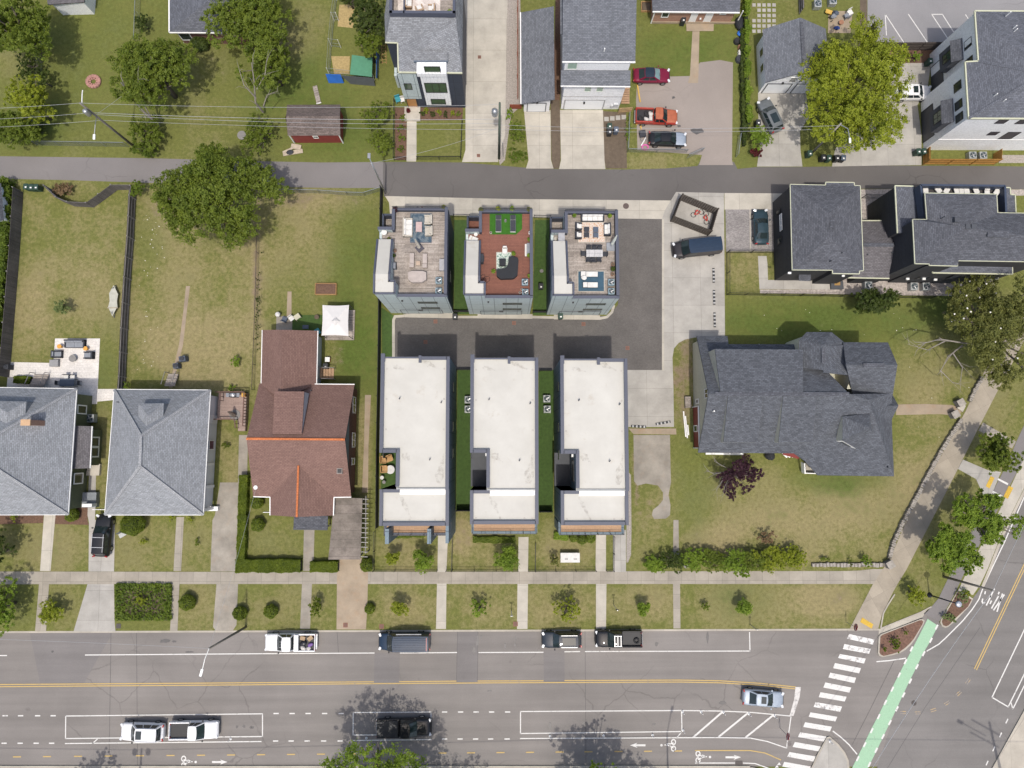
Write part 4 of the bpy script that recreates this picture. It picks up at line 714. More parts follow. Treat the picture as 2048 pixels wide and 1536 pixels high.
pr=BH.roof(dict(a=(588,1031,3.0),b=(655.5,1032,3.0),c=(655,1059,2.7),d=(586.5,1058,2.7)),[('a','b','c','d')],SH_DARK,'porch_roof');mb=MB()
for x in(592,649):c=P(x,1055,2.6);mb.box((c.x,c.y,1.3),(.16,.16,2.6))
mb.build('porch_post',TRIMW,BH.r);BH.line([(586.5,1058.5,2.68),(655,1059.5,2.68)],.1,.12,DARKG,'gutter')
BH.winb('y',min(p[1]for p in g_),P(560,0,2).x,P(590,0,2).x,.9,2.3)
dish=MB();c=P(511.5,975,4.0);dish.lathe(c,[(.02,0),(.16,.04),(.23,.09)],14);dish.tube([c-Vector((0,0,.5)),c],.03,6);o=dish.build('satellite_dish',TRIMW,BH.r)
CP=House('carport','low taupe-roofed carport over the tan driveway','carport',(690,1060))
CP.roof(dict(a=(669,995,2.75),b=(725,996.5,2.75),c=(721,1119,2.55),d=(656.5,1119,2.55)),[('a','b','c','d')],bricky('taupe_roll_roofing',(.19,.165,.14),(.215,.185,.16),(.12,.1,.09),4,.95,.02,off=0,stain=.4,sscale=.7,rough=.9),'roof',.08)
mb=MB()
for i in range(13):
 y=998+i*9.6;A,B=P(722,y,2.55),P(737-i*.15,y+.4,2.5);mb.bar(A,B,.05,.14)
mb.build('rafter',plain('pale_rafter',(.45,.43,.4),.8),CP.r);mb=MB()
for x,y in((662,1112),(716,1114),(672,1002),(722,1003)):c=P(x,y,2.4);mb.box((c.x,c.y,1.2),(.14,.14,2.4))
A,B=P(732,992,2.35),P(731,1106,2.35);mb.bar(A,B,.1,.18);c=P(731,1106,2.3);mb.box((c.x,c.y,1.15),(.12,.12,2.3));mb.build('post',plain('grey_post',(.2,.19,.18),.8),CP.r)
za=zf(1360,650,4.954);zb_=zf(1580,650,4.954)
VH=House('gabled_house','large slate-roofed gabled house with beige siding on the corner lawn','house',(1590,800))
RZ=8.0
V=dict(nw=(1393.3,672,3.3),nw2=(1455,672,3.3),nv=(1457,688.4,3.9),ne=(1602,688.4,3.9),wr=(1417.5,787.3,RZ),er=(1699,788.3,RZ),sw=(1396.3,904.5,3.3),s1=(1588,906,3.3),s2=(1610.5,921.5,3.1),s3=(1635.5,949.8,2.8),se=(1788,951.8,2.8),e1=(1784,854,3.4),e2=(1784,787,5.5),ax=(1738,800,7.3))
VH.roof(V,[('nw','nw2','nv','wr'),('nv','ne','er','wr'),('wr','er','s1','sw'),('er','s2','s1'),('er','ax','s3','s2'),('ax','se','s3'),('ax','e1','se'),('ax','e2','e1'),('ax','er','e2')],SH_VIC)
q=off_poly(PL([(1393.3,672),(1455,672),(1457,688.4),(1784,700),(1784,890),(1640,890),(1588,906),(1396.3,904.5)],3.3),.4);mb=MB();mb.prism(q,-.05,3.2);mb.build('wall',BEIGE,VH.r)
wx=min(p.x for p in q);yA,yB=P(1393,672,3.3).y-.4,P(1396,904.5,3.3).y+.4;ym=P(1417.5,787.3,RZ).y
mb=MB();mb.add([(wx+.02,yA,3.1),(wx+.02,yB,3.1),(wx+.02,ym,RZ-.35)],[[0,1,2]]);mb.build('gable_wall',BEIGE,VH.r)
VH.winb('x',wx,P(0,795,5).y,P(0,779,5).y,5.2,6.3,TRIMW,GLASS,mull=2,fw=.1);VH.winb('x',wx,P(0,805,2).y,P(0,799,2).y,1.5,2.4,TRIMW,GLASS,fw=.14)
mb=MB();y0,y1=P(0,896,1).y,P(0,813,1).y;mb.box((wx-.03,(y0+y1)/2,1.35),(.06,y1-y0,2.2));mb.build('red_wall_panel',DRED,VH.r);VH.winb('x',wx-.06,P(0,862,1).y,P(0,852,1).y,.6,1.9,TRIMW,GLASS,fw=.1)
mb=MB();mb.box((wx-.06,y0,1.3),(.12,.12,2.4));mb.box((wx-.06,y1,1.3),(.12,.12,2.4));mb.box((wx-.06,(y0+y1)/2,2.52),(.12,y1-y0,.12));mb.build('panel_trim',TRIMW,VH.r)
mb=MB();mb.prism(PL([(1370,793),(1382,793),(1383,815),(1371,816)],.5),-.05,.5);mb.build('side_step',DWOOD,VH.r)
def shed(h,V,m,mw,lo,sides):
 h.roof(V,[('a','b','c','d')],m,'dormer_roof',.14);mb=MB();k={n:P(*v)for n,v in V.items()}
 for e,f,z0,z1 in sides:A,B=k[e],k[f];mb.poly([A-Vector((0,0,.1)),Vector((A.x,A.y,z0)),Vector((B.x,B.y,z1)),B-Vector((0,0,.1))])
 mb.build('dormer_wall',mw,h.r)
shed(VH,dict(a=(1430,698,7.1),b=(1606,699,7.1),c=(1606,784,8.05),d=(1441,784,8.05)),SH_VIC,BEIGE,0,[('a','b',4.2,4.2),('a','d',4.2,7.7),('b','c',4.2,7.7)])
shed(VH,dict(a=(1456,791.5,7.95),b=(1525.5,791.5,7.95),c=(1515.5,885,5.2),d=(1447,884.5,5.2)),SH_VIC,BEIGE,0,[('a','d',7.7,4.0),('d','c',4.0,4.0),('b','c',7.7,4.0)])
shed(VH,dict(a=(1566.5,791.5,7.95),b=(1634,791.5,7.95),c=(1625,885,5.4),d=(1557,885,5.4)),SH_VIC,BEIGE,0,[('a','d',7.7,4.0),('d','c',4.0,4.0),('b','c',7.7,4.0)])
VH.roof(dict(a=(1613.3,664,6.0),b=(1662.8,664,6.0),c=(1688,684,6.0),d=(1598,680.5,6.0),r=(1646,690,7.4),s=(1647,740,7.4),e=(1690,735,6.0),f=(1596,735,6.0)),[('a','b','r'),('b','c','r'),('a','r','d'),('r','c','e','s'),('d','r','s','f')],SH_VIC,'bay_roof')
VH.roof(dict(a=(1646,692,7.38),b=(1690,690,6.3),c=(1695,750,7.35),d=(1647,745,7.42)),[tuple('abcd')],SH_VIC,'valley_roof',.1)
q=off_poly(PL([(1613.3,664),(1662.8,664),(1688,684),(1690,735),(1596,735),(1598,680.5)],6.0),.3);mb=MB();mb.prism(q,-.05,5.9);mb.build('bay_wall',BEIGE,VH.r)
ym2=P(1795,729.7,8.1)
VH.roof(dict(a=(1686,684.3,6.2),b=(1775.8,684.7,6.2),r=(1795,729.7,8.1),s=(1692,729.7,8.1),c=(1785,793,5.45),d=(1708,800,5.2)),[('a','b','r','s'),('s','r','c','d')],SH_VIC,'wing_roof')
q=off_poly(PL([(1686,684.5),(1775.8,684.7),(1777,783),(1690,783)],6.1),.3);mb=MB();mb.prism(q,-.05,5.95);x1=max(p.x for p in q);x0=min(p.x for p in q);y0,y1=min(p.y for p in q),max(p.y for p in q)
for x in(x0,x1):mb.add([(x,y0,5.9),(x,y1,5.9),(x,ym2.y,7.9)],[[0,1,2]])
mb.build('wing_wall',BEIGE,VH.r)
VH.winb('x',x1,ym2.y-1,ym2.y+1,3.6,5.2,TRIMW,GLASS,mull=2,sign=1)
VH.roof(dict(r=(1797,811.5,5.2),s=(1741,811.5,5.4),a=(1784,787,3.7),b=(1756,800,4.6),c=(1784,838,3.7),d=(1744,830,4.6)),[('r','s','b','a'),('s','r','c','d')],SH_VIC,'east_gable_roof')
mb=MB();a,b,c=P(1784,787,3.6),P(1797,811.5,5.0),P(1784,838,3.6);mb.poly([a,c,b]);mb.poly([Vector((a.x-.1,a.y,0)),Vector((c.x-.1,c.y,0)),c,a]);mb.build('east_gable_wall',BEIGE,VH.r)
VH.roof(dict(a=(1685,832.7,6.6),b=(1739.5,827.6,6.6),c=(1744,864,6.6),d=(1685,881,6.4),r=(1738,855,7.4),e=(1712,897,5.0)),[('a','b','r'),('b','c','r'),('a','r','d'),('d','r','c','e')],SH_VIC,'dormer_roof',.12)
mb=MB();a,d,e=P(1685,832.7,6.5),P(1685,881,6.3),P(1712,897,4.9);mb.poly([a,Vector((a.x,a.y,5.4)),Vector((d.x,d.y,4.4)),d]);b=P(1739.5,827.6,6.5);mb.poly([a,Vector((a.x,a.y,5.4)),Vector((b.x,b.y,5.4)),b]);mb.build('dormer_wall',BEIGE,VH.r)
mb=MB();mb.poly([d+Vector((0,-.02,0)),Vector((d.x,d.y-.02,4.3)),Vector((e.x,e.y,3.9)),e]);o=mb.build('dormer_window',TRIMW,VH.r);mb=MB();n=(Vector((d.x,d.y,4.3))-d).cross(e-d).normalized()*-.04;n=n if n.y<0 else-n
def lerp(a,b,t):return a+(b-a)*t
p0,p1,p2,p3=d,Vector((d.x,d.y,4.3)),Vector((e.x,e.y,3.9)),e
U=lambda s,t:lerp(lerp(p0,p3,s),lerp(p1,p2,s),t)+n
mb.poly([U(.15,.2),U(.15,.75),U(.75,.75),U(.75,.25)]);mb.build('pane',GLASS,o)
mb=MB();mb.prism(PL([(1612,925),(1636,925),(1634,946),(1612,946)],.6),-.05,.6);mb.build('porch_floor',CONCW,VH.r)
mb=MB();a,b=P(1606,925,1.2),P(1607,946,1.0);mb.bar(a,b,.12,.9);mb.bar(b,P(1633,947,1.0),.1,.8);mb.build('porch_wall',TRIMW,VH.r)
mb=MB()
for i in range(4):a=P(1565+i*6,906.5,.6+.1*i);b=P(1574+i*6,914.5,.5+.1*i);mb.bar(a,b,.18,.1)
mb.build('stair_rail',TRIMW,VH.r)
mb=MB();mb.bar(P(1566,905,1.0),P(1598,914,1.0),.5,.05);mb.build('red_stair_board',DRED,VH.r)
for a,b in(((1430,787.6,RZ+.02),(1698,788.6,RZ+.02)),((1646.6,697,7.42),(1647,726,7.42)),((1726,730.3,8.12),(1768,730.3,8.12))):VH.ridgevent(a,b)
for x,y,z in((1427,822.5,6.9),(1775,934,3.4)):VH.pipe(x,y,z,.3,.08,TRIMW if x<1500 else DARKG)
VH.line([V['sw'],V['s1'],V['s2'],V['s3'],V['se']],.1,.1,SH_VIC,'eave_edge',-.05)
mb=MB();[mb.bar(P(1411,906.5,.2),P(1486,907.5,.2),.3,.3)];mb.build('foundation_ledge',TRIMW,VH.r)
AH=House('black_house','black-sided house with a charcoal hip roof next to the parking bays','house',(1650,470),'black houses beside the alley')
z7=zf(1530,350,6.143)
o_=z7([(310,115),(745,125),(745,88),(1098,92),(1098,130),(1170,132),(1210,1175),(1160,1178),(1160,1215),(830,1210),(830,1168),(335,1165)])
ZE=5.6
V={chr(97+i):(*p,ZE)for i,p in enumerate(o_)};V['r']=(*z7([(790,470)])[0],7.0);V['s']=(*z7([(790,760)])[0],7.0)
AH.roof(V,[('a','b','r'),('b','c','d','e','r'),('e','f','r'),('f','g','s','r'),('g','h','s'),('h','i','j','k','s'),('k','l','s'),('l','a','r','s')],SH_DARK)
AH.line([V[chr(97+i)]for i in range(12)]+[V['a']],.09,.12,CREAM,'gutter',-.05)
q=AH.walls(o_,ZE,.12,BLACKS);AX=min(p.x for p in q);AS=min(p.y for p in q)
AH.ridgevent((1530+826/6.143,350+520/6.143,7.02),(1530+826/6.143,350+650/6.143,7.02),.5)
for x,y in((635,470),(930,965),(800,1060)):c=z7([(x,y)])[0];AH.pipe(*c,6.1,.5,.06)
for y0,y1 in((590,520),(655,600),(720,665)):a=z7([(150,y0),(150,y1)]);AH.winb('x',AX,PX(*a[0],AX).y,PX(*a[1],AX).y,2.3,2.9,TRIMW,plain('pale_blind',(.5,.52,.53),.5),fw=.03)
a=z7([(150,480),(150,440)]);AH.winb('x',AX,PX(*a[0],AX).y,PX(*a[1],AX).y,1.2,2.4,BLACKM,GLASS,fw=.05);a=z7([(180,840),(180,770)]);AH.winb('x',AX,PX(*a[0],AX).y,PX(*a[1],AX).y,1.4,2.6,BLACKM,GLASS,fw=.05)
AH.roof(dict(a=(1530+415/6.143,350+1222/6.143,2.9),b=(1530+565/6.143,350+1225/6.143,2.9),c=(1530+560/6.143,350+1305/6.143,2.6),d=(1530+418/6.143,350+1300/6.143,2.6)),[('a','b','c','d')],SH_DARK,'door_hood',.1)
mb=MB();mb.prism(PL(z7([(810,1300),(960,1300),(968,1400),(815,1400)]),.35),-.05,.35);mb.build('stoop',DARKG,AH.r);mb=MB();mb.prism(PL(z7([(855,1295),(925,1295),(925,1355),(855,1355)]),.37),.33,.37);mb.build('door_mat',plain('coir_mat',(.33,.2,.07),.95),AH.r)
mb=MB();p_=z7([(300,1205)])[0];c=PY(*p_,AS-.1);mb.box(c,(.35,.2,.16));p_=z7([(960,1240)])[0];mb.build('wall_lamp',TRIMW,AH.r);mb=MB();mb.box(PY(*p_,AS-.1),(.3,.2,.16));mb.build('wall_lamp',TRIMW,AH.r)
V=dict(a=(*z7([(1180,562)])[0],3.0),b=(*z7([(1482,562)])[0],3.0),r=(*z7([(1592,860)])[0],4.7),c=(*z7([(1525,1272)])[0],3.0),d=(*z7([(985,1262)])[0],3.0),s=(*z7([(1150,858)])[0],4.7))
AH.roof(V,[('a','b','r','s'),('s','r','c','d')],SH_PLUM,'link_roof');AH.ridgevent((1530+1205/6.143,350+858/6.143,4.72),(1530+1580/6.143,350+860/6.143,4.72))
q=off_poly(PL([V['a'][:2],V['b'][:2],V['c'][:2],(V['a'][0]-6,V['c'][1])],3.0),.15);mb=MB();mb.prism(q,-.05,2.95);xe=max(p.x for p in q);mb.add([(xe,P(*V['c']).y+.15,2.9),(xe,P(*V['b']).y-.15,2.9),(P(*V['r']).x-.12,P(*V['r']).y,4.5)],[[0,1,2]]);mb.build('link_wall',BLACKS,AH.r)
AH.line([V['a'],V['b']],.12,.12,CREAM,'gutter');AH.line([V['d'],V['c']],.12,.12,CREAM,'gutter');AH.pipe(1530+1245/6.143,350+985/6.143,4.0,.4,.07);AH.pipe(1530+1555/6.143,350+958/6.143,4.2,.3,.1)
KH=House('black_house','larger black-sided house with a navy-walled roof deck of white chairs','house',(1930,470),'black houses beside the alley')
z8=zf(1770,350,6.144);ZK=8.6
o_=z8([(490,222),(1372,235),(1385,464),(2050,475),(2050,1068),(892,1052),(892,1118),(545,1110),(545,1092),(368,1088),(340,545),(515,548)])
V={chr(97+i):(*p,ZK)for i,p in enumerate(o_)};V['r']=(*z8([(985,640)])[0],9.9);V['s']=(*z8([(1700,740)])[0],9.9)
KH.roof(V,[('a','b','r'),('b','c','s','r'),('c','d','s'),('d','e','s'),('e','f','s'),('f','g','h','r','s'),('h','i','r'),('i','j','r'),('j','k','r'),('k','l','r'),('l','a','r')],SH_DARK)
KH.line([V[chr(97+i)]for i in range(12)]+[V['a']],.09,.12,CREAM,'gutter',-.05);q=KH.walls(o_,ZK,.12,BLACKS);KS=min(p.y for p in q);KW=min(p.x for p in q)
KH.ridgevent((1770+1255/6.144,350+722/6.144,9.85),(1770+1520/6.144,350+728/6.144,9.9),.7)
for x,y in((870,555),(1005,640),(1075,640)):c=P(*z8([(x,y)])[0],9.7);mb=MB();mb.box(c+Vector((0,0,.1)),(.5,.5,.3));mb.build('roof_vent',DARKG,KH.r)
c=z8([(705,525)])[0];KH.pipe(*c,9.4,.5,.05)
w=z8([(120,133),(352,140),(440,560),(330,640),(205,714),(150,714)]);Vw={chr(97+i):(*p,6.3)for i,p in enumerate(w)};Vw['c']=(*w[2],6.6);Vw['b']=(*w[1],6.6);KH.roof(Vw,[tuple('abcdef')],SH_BLUE,'wing_roof',.12);KH.walls([w[0],(w[1][0]+20,w[1][1]),(w[2][0]+10,w[4][1]+2),w[5]],6.3,.1,BLACKS,name='wing_wall');KH.line([Vw['b'],Vw['a'],Vw['f']],.13,.14,CREAM,'gutter')
dk=z8([(440,122),(1475,132),(1490,470),(515,560),(490,560)]);zd2=6.9
mb=MB();mb.prism([(p.x,p.y)for p in PL(dk,7.9)],-.05,zd2,mtop=1);mb.build('deck_block',[NAVYW,plain('dark_deck',(.05,.045,.045),.8)],KH.r)
qq=PL(dk,7.95);mb=MB()
for A,B in((qq[0],qq[1]),(qq[1],qq[2]),(qq[0],qq[4])):mb.bar(A-Vector((0,0,.5)),B-Vector((0,0,.5)),.22,1.05)
o=mb.build('deck_parapet',plain('deep_navy',(.035,.05,.085),.6),KH.r)
e_=z8([(1480,155),(1536,157),(1540,240),(1597,243),(1607,462),(1490,462)]);KH.roof({chr(97+i):(*p,5.6)for i,p in enumerate(e_)},[tuple('abcdef')],SH_BLUE,'side_roof',.12);KH.walls(e_,5.5,.12,BLACKS,name='side_wall');KH.line([(*e_[0],5.6),(*e_[1],5.6),(*e_[2],5.6),(*e_[3],5.6),(*e_[4],5.6)],.12,.12,CREAM,'gutter')
s_=z8([(585,1150),(895,1100),(1560,1070),(1568,1218),(585,1202)]);KH.roof({chr(97+i):(*p,5.5+(.5 if i in(1,2)else 0))for i,p in enumerate(s_)},[tuple('abcde')],SH_BLUE,'south_roof',.12);KH.line([(*s_[0],5.5),(*s_[4],5.5),(*s_[3],5.5),(*s_[2],5.9)],.13,.13,CREAM,'gutter',-.04)
q2=off_poly(PL([(s_[0][0]+1,s_[0][1]-12),(s_[2][0],s_[2][1]-8),s_[3],s_[4]],5.5),.15);mb=MB();mb.prism(q2,-.05,5.4);mb.build('south_wall',BLACKS,KH.r);S2=min(p.y for p in q2)
t_=z8([(1225,1215),(1385,1215),(1387,1288),(1225,1288)]);KH.roof({chr(97+i):(*p,2.9)for i,p in enumerate(t_)},[tuple('abcd')],SH_BLUE,'porch_hood',.1);KH.line([(*t_[3],2.9),(*t_[2],2.9),(*t_[1],2.9)],.1,.1,CREAM,'gutter')
for x0,x1,y0,y1 in((440,500,1250,1275),):a,b=z8([(x0,y0),(x1,y1)]);KH.win('y',KS,a,b,BLACKM,GLASS)
KH.winb('y',S2,P(*z8([(700,0)])[0],3).x,P(*z8([(800,0)])[0],3).x,2.9,4.2,BLACKM,GLASS);KH.winb('y',S2,P(*z8([(1000,0)])[0],3).x,P(*z8([(1130,0)])[0],3).x,.8,2.4,BLACKM,GLASS)
mb=MB()
for x in(265,465,630):c=PY(*z8([(x,1282)])[0],(KS if x<585 else S2)-.12);mb=MB();mb.box((c.x,c.y,2.6),(.35,.22,.18));mb.build('wall_lamp',TRIMW,KH.r)
h=House('brick_bungalow','brick bungalow with a blue-grey hip roof, half hidden by trees','house',(400,40))
V=dict(a=(338,-90,3.1),b=(520,-90,3.1),c=(520,66,3.1),d=(338.5,64.5,3.1),r=(420,-40,5.4),s=(418,0,5.4));h.roof(V,[('a','b','r'),('b','c','s','r'),('c','d','s'),('d','a','r','s')],SH_BLUE);h.line([V['a'],V['d'],V['c']],.16,.15,TRIMW,'gutter',-.05)
q=h.walls([V[k][:2]for k in 'abcd'],3.1,.45,BRICKR);h.winb('y',min(p.y for p in q),P(365,0,1.5).x,P(385,0,1.5).x,.9,2.2);h.line([(367,79,.1),(520,82,.1)],.3,.3,CONCW,'foundation_ledge')
h=House('garage','flat grey garage roof at the top edge of the left yard','garage',(130,-10));h.roof(dict(a=(92,-40,2.9),b=(172,-40,2.9),c=(168,4,2.6),d=(95,9,2.6)),[tuple('abcd')],SH_PLUM);h.walls([(92,-40),(172,-40),(168,6),(95,8)],2.6,.25,WSIDE)
h=House('garage','blue-grey garage roof at the left edge by the ivy','garage',(-20,405));V=dict(a=(-60,362,2.8),b=(2,366,2.8),c=(8,440,2.8),d=(-60,446,2.8),r=(-30,364,4.2),s=(-26,443,4.2));h.roof(V,[('r','b','c','s'),('a','r','s','d')],SH_BLUE);h.walls([V[k][:2]for k in 'abcd'],2.8,.3,WSIDE)
h=House('garden_shed','red shed with a taupe gambrel roof in the yard left of the alley','shed',(630,245));zc=zf(500,0,3.84)
q=zc([(285,805),(693,803),(693,1040),(290,1042),(277,895),(690,890)])
V=dict(a=(*q[0],2.5),b=(*q[1],2.5),c=(*q[2],2.5),d=(*q[3],2.5),r=(*q[4],3.9),s=(*q[5],3.9));h.roof(V,[('a','b','s','r'),('r','s','c','d')],SH_TAUPE);w=h.walls(q[:4],2.5,.22,REDW);sy=min(p.y for p in w);wx0,wx1=min(p.x for p in w),max(p.x for p in w);mb=MB();ym=P(*V['r']).y
for x in(wx0,wx1):mb.add([(x,sy,2.45),(x,max(p.y for p in w),2.45),(x,ym,3.75)],[[0,1,2]])
mb.build('gable_wall',REDW,h.r);h.win('y',sy,zc([(485,1045)])[0],zc([(525,1058)])[0],TRIMW,GLASS,fw=.07);mb=MB()
for x in(wx0,wx1):mb.box((x,sy,1.2),(.12,.12,2.4))
mb.build('corner_board',TRIMW,h.r)
z5=zf(760,0,6.68);ZE=8.3
h=DKH=House('roof_deck_house','grey-roofed navy and white house with a tall window bay and a roof deck','house',(850,120))
n=lambda x,y,z:(*z5([(x,y)])[0],z)
V=dict(a=n(245,965,ZE),b=n(1100,975,ZE),c=n(1112,-300,ZE),nw=n(120,-300,ZE),p=n(100,0,ZE),k=n(60,200,ZE),d=n(70,565,ZE),e=n(235,572,ZE),pa=n(138,225,9.8),pb=n(1012,240,9.8),pc=n(1030,-300,9.8),pd=n(140,-300,9.8))
h.roof(V,[('a','b','pb','e'),('e','pb','pa','d'),('b','c','pc','pb'),('d','pa','k'),('k','pa','pd','nw')],SH_GREY)
h.line([V['e'],V['a'],V['b']],.14,.15,CREAM,'gutter',-.04);h.line([V['d'],V['e']],.14,.15,CREAM,'gutter',-.04)
q=off_poly([P(*V[k])for k in('a','b','c','nw','d','e')],.12);mb=MB();mb.prism(q,-.05,ZE-.1);mb.build('wall',NAVYW,h.r);SYd=min(p.y for p in q)
A,B=P(*V['pa']),P(*V['pb']);mb=MB();x0,x1,y0=A.x,B.x,A.y;y1=y0+9
mb.box(((x0+x1)/2,y0+4.5,9.3),(x1-x0-.1,8.9,.1));mb.build('deck',DWOOD,h.r);mb=MB();zt=10.5
mb.box(((x0+x1)/2,y0+.14,(zt+ZE+.9)/2),(x1-x0,.3,zt-ZE-.9));mb.box((x0+.14,y0+4.5,(zt+ZE)/2),(.3,9,zt-ZE));mb.box((x1-.14,y0+4.5,(zt+ZE)/2),(.3,9,zt-ZE));mb.box((x0+1.55,y0+4.5,9.9),(.14,9,1.2));mb.build('deck_parapet',NAVY,h.r)
mb=MB()
for i in range(8):mb.box((x0+.85,y0+.9+i*.3,8.3+i*.16),(1.2,.3,.1))
mb.build('deck_stair',DWOOD,h.r)
mb=MB();mb.box(((x0+x1)/2-.5,y0+2.3,9.37),(4.6,3.6,.02));
bk=bricky('diamond_rug',(.5,.44,.4),(.68,.63,.58),(.6,.55,.5),.5,.5,.02,rot=45,off=0,stain=.05);mb.build('rug',bk,h.r)
YB=SYd-.45
def bq(x,y,Y=YB):return PY(*z5([(x,y)])[0],Y)
L0,R0=bq(625,1405).x,bq(955,1405).x;zb0=bq(700,1405).z;mb=MB();zt=8.9;mb.box(((L0+R0)/2,(YB+SYd)/2,(zb0+zt)/2),(R0-L0,SYd-YB,zt-zb0));mb.build('window_bay',WVERT,h.r)
for(x0_,y0_,x1_,y1_,m_)in((600,890,800,965,1),(610,1110,885,1230,3),(690,1325,870,1385,1)):
 a,b=bq((x0_+x1_)/2-(x1_-x0_)/2,(y0_+y1_)/2),bq((x0_+x1_)/2+(x1_-x0_)/2,(y0_+y1_)/2);h.winb('y',YB,a.x,b.x,bq(700,y1_).z,bq(700,y0_).z,BLACKM,GLASSG,mull=m_,fw=.07)
V6=dict(a=n(455,690,9.6),b=n(905,690,9.6),c=n(905,815,9.2),d=n(450,815,9.2));h.roof(V6,[tuple('abcd')],SH_GREY,'dormer_roof',.25);h.line([V6['d'],V6['c']],.12,.25,plain('blue_grey_trim',(.11,.14,.18),.6),'dormer_fascia',-.1)
a,b=P(*n(492,835,9.0)),P(*n(885,835,9.0));mb=MB();mb.box(((a.x+b.x)/2,SYd+.2,8.7),(b.x-a.x,1.6,.7));mb.build('dormer_wall',WVERT,h.r)
a,b=PY(*z5([(290,1100)])[0],SYd-.1),PY(*z5([(430,1100)])[0],SYd-.1);mb=MB();mb.box(((a.x+b.x)/2+.2,SYd-.06,5.2),(b.x-a.x+.9,.12,5.6));mb.build('entry_panel',PALE,h.r)
a,b=PY(*z5([(330,1140)])[0],SYd-.12),PY(*z5([(430,1190)])[0],SYd-.12);h.winb('y',SYd-.12,a.x,b.x,b.z,a.z+.4,BLACKM,GLASSG,fw=.06)
c=PY(*z5([(420,1340)])[0],SYd-.05);h.winb('y',SYd-.05,c.x-.55,c.x+.55,.2,2.3,BLACKM,plain('orange_oak_door',(.42,.2,.06),.5),'door',fw=.08)
mb=MB();mb.box((c.x-.1,SYd-.9,.12),(1.9,1.7,.34));mb.build('porch_floor',CONCW,h.r)
mb=MB();a=P(*n(195,1010,2.9));mb.box((a.x+.1,a.y+1.0,1.4),(.3,2.0,2.9));mb.build('side_wall',PALE,h.r)
z6=zf(1030,0,6.4);n=lambda x,y,z:(*z6([(x,y)])[0],z)
h=House('long_garage','long narrow garage with a single-pitch grey roof','garage',(1075,120));V=dict(a=n(70,160,2.7),b=n(495,80,3.9),c=n(505,1270,3.9),d=n(75,1330,2.7));h.roof(V,[tuple('abcd')],SH_COOL);
x0,x1=P(*V['d']).x+.4,P(*V['c']).x-.4;y0,y1=P(*V['d']).y+.4,P(*V['a']).y-.3
mb=MB();vs=[(x0,y0,0),(x1,y0,0),(x1,y0,3.65),(x0,y0,2.6),(x0,y1,0),(x1,y1,0),(x1,y1,3.65),(x0,y1,2.6)];mb.add(vs,[[0,1,2,3],[5,4,7,6],[1,5,6,2],[4,0,3,7]]);mb.build('wall',WSIDE,h.r);h.winb('y',y0,x0+.45,x1-.5,.03,2.1,DARKG,plain('pale_garage_panel',(.82,.84,.85),.5,var=.04),'garage_door',fw=.09);h.line([V['a'],V['d']],.12,.12,TRIMW,'gutter')
mb=MB();mb.box(((x0+x1)/2,y0-.12,2.5),(.25,.25,.2));mb.build('wall_lamp',BLACKM,h.r)
h=House('white_garage_house','white two-storey house over a wide garage with two charcoal roof tiers','house',(1190,120))
V=dict(a=n(605,792,8.9),b=n(1540,795,8.9),c=n(1565,-400,10.2),d=n(620,-400,10.2));h.roof(V,[tuple('abcd')],SH_COOL);h.line([V['a'],V['b']],.13,.14,TRIMW,'gutter',-.05)
V2=dict(a=n(590,897,7.1),b=n(1480,900,7.1),c=n(1476,1108,6.3),d=n(585,1100,6.3));h.roof(V2,[tuple('abcd')],SH_COOL,'lower_roof');h.line([V2['d'],V2['c']],.13,.14,TRIMW,'gutter',-.05)
y0=P(*V2['d']).y+.4;bx0,bx1=PY(*z6([(582,1415)])[0],y0).x,PY(*z6([(1312,1425)])[0],y0).x;yu=P(*n(640,897,7.0)).y;yN=P(*V['d']).y
mb=MB();mb.box(((bx0+bx1)/2,(y0+yN)/2,3.1),(bx1-bx0,yN-y0,6.3));mb.build('wall',WSIDE,h.r);ux0,ux1=P(*V['a']).x+.35,P(*V['b']).x-.45;mb=MB();mb.box(((ux0+ux1)/2,(yu+yN)/2,7.5),(ux1-ux0,yN-yu,2.8));mb.build('upper_wall',WSIDE,h.r)
a,b=PY(*z6([(628,1330)])[0],y0),PY(*z6([(1105,1412)])[0],y0);h.winb('y',y0,a.x+.1,b.x,.03,2.25,plain('mid_grey_trim',(.36,.36,.36),.6),plain('pale_garage_panel',(.6,.64,.66),.5),'garage_door',fw=.14)
for x_,w_ in((932,75),(1085,75)):a,b=PY(*z6([(x_-w_/2,1140)])[0],y0),PY(*z6([(x_+w_/2,1140)])[0],y0);h.winb('y',y0,a.x,b.x,4.35,5.6,TRIMW,GLASSP,fw=.1)
a,b=PY(*z6([(680,815)])[0],yu),PY(*z6([(795,815)])[0],yu);h.winb('y',yu,a.x,b.x,7.3,8.6,TRIMW,GLASSP,fw=.1)
mb=MB();mb.box(((bx0+bx1)/2,y0-.03,3.15),(bx1-bx0,.05,.1));mb.build('band',plain('mid_grey_trim',(.36,.36,.36),.6),h.r);mb=MB();c=PY(*z6([(1290,1345)])[0],y0-.1);mb.box(c,(.5,.2,.6));c=PY(*z6([(1240,1360)])[0],y0-.1);mb.box(c,(.3,.2,.5));mb.build('meter_box',plain('meter_grey',(.5,.51,.52),.5),h.r);mb=MB();c=PY(*z6([(885,1315)])[0],y0-.1);mb.box(c,(.2,.25,.25));mb.build('wall_lamp',BLACKM,h.r)
mb=MB();a=P(*n(597,300,8.6));mb.box((ux0-.25,a.y+2.0,8.3),(.5,6.2,.2));mb.build('side_roof',SH_COOL,h.r);h.pipe(*n(1142,645,9.2)[:2],9.2,.4,.07,TRIMW)
mb=MB()
for i in range(7):c=P(*n(1412,1130+i*30,2.6-i*.35));mb.box((c.x,c.y,2.6-i*.35),(1.0,.32,.08))
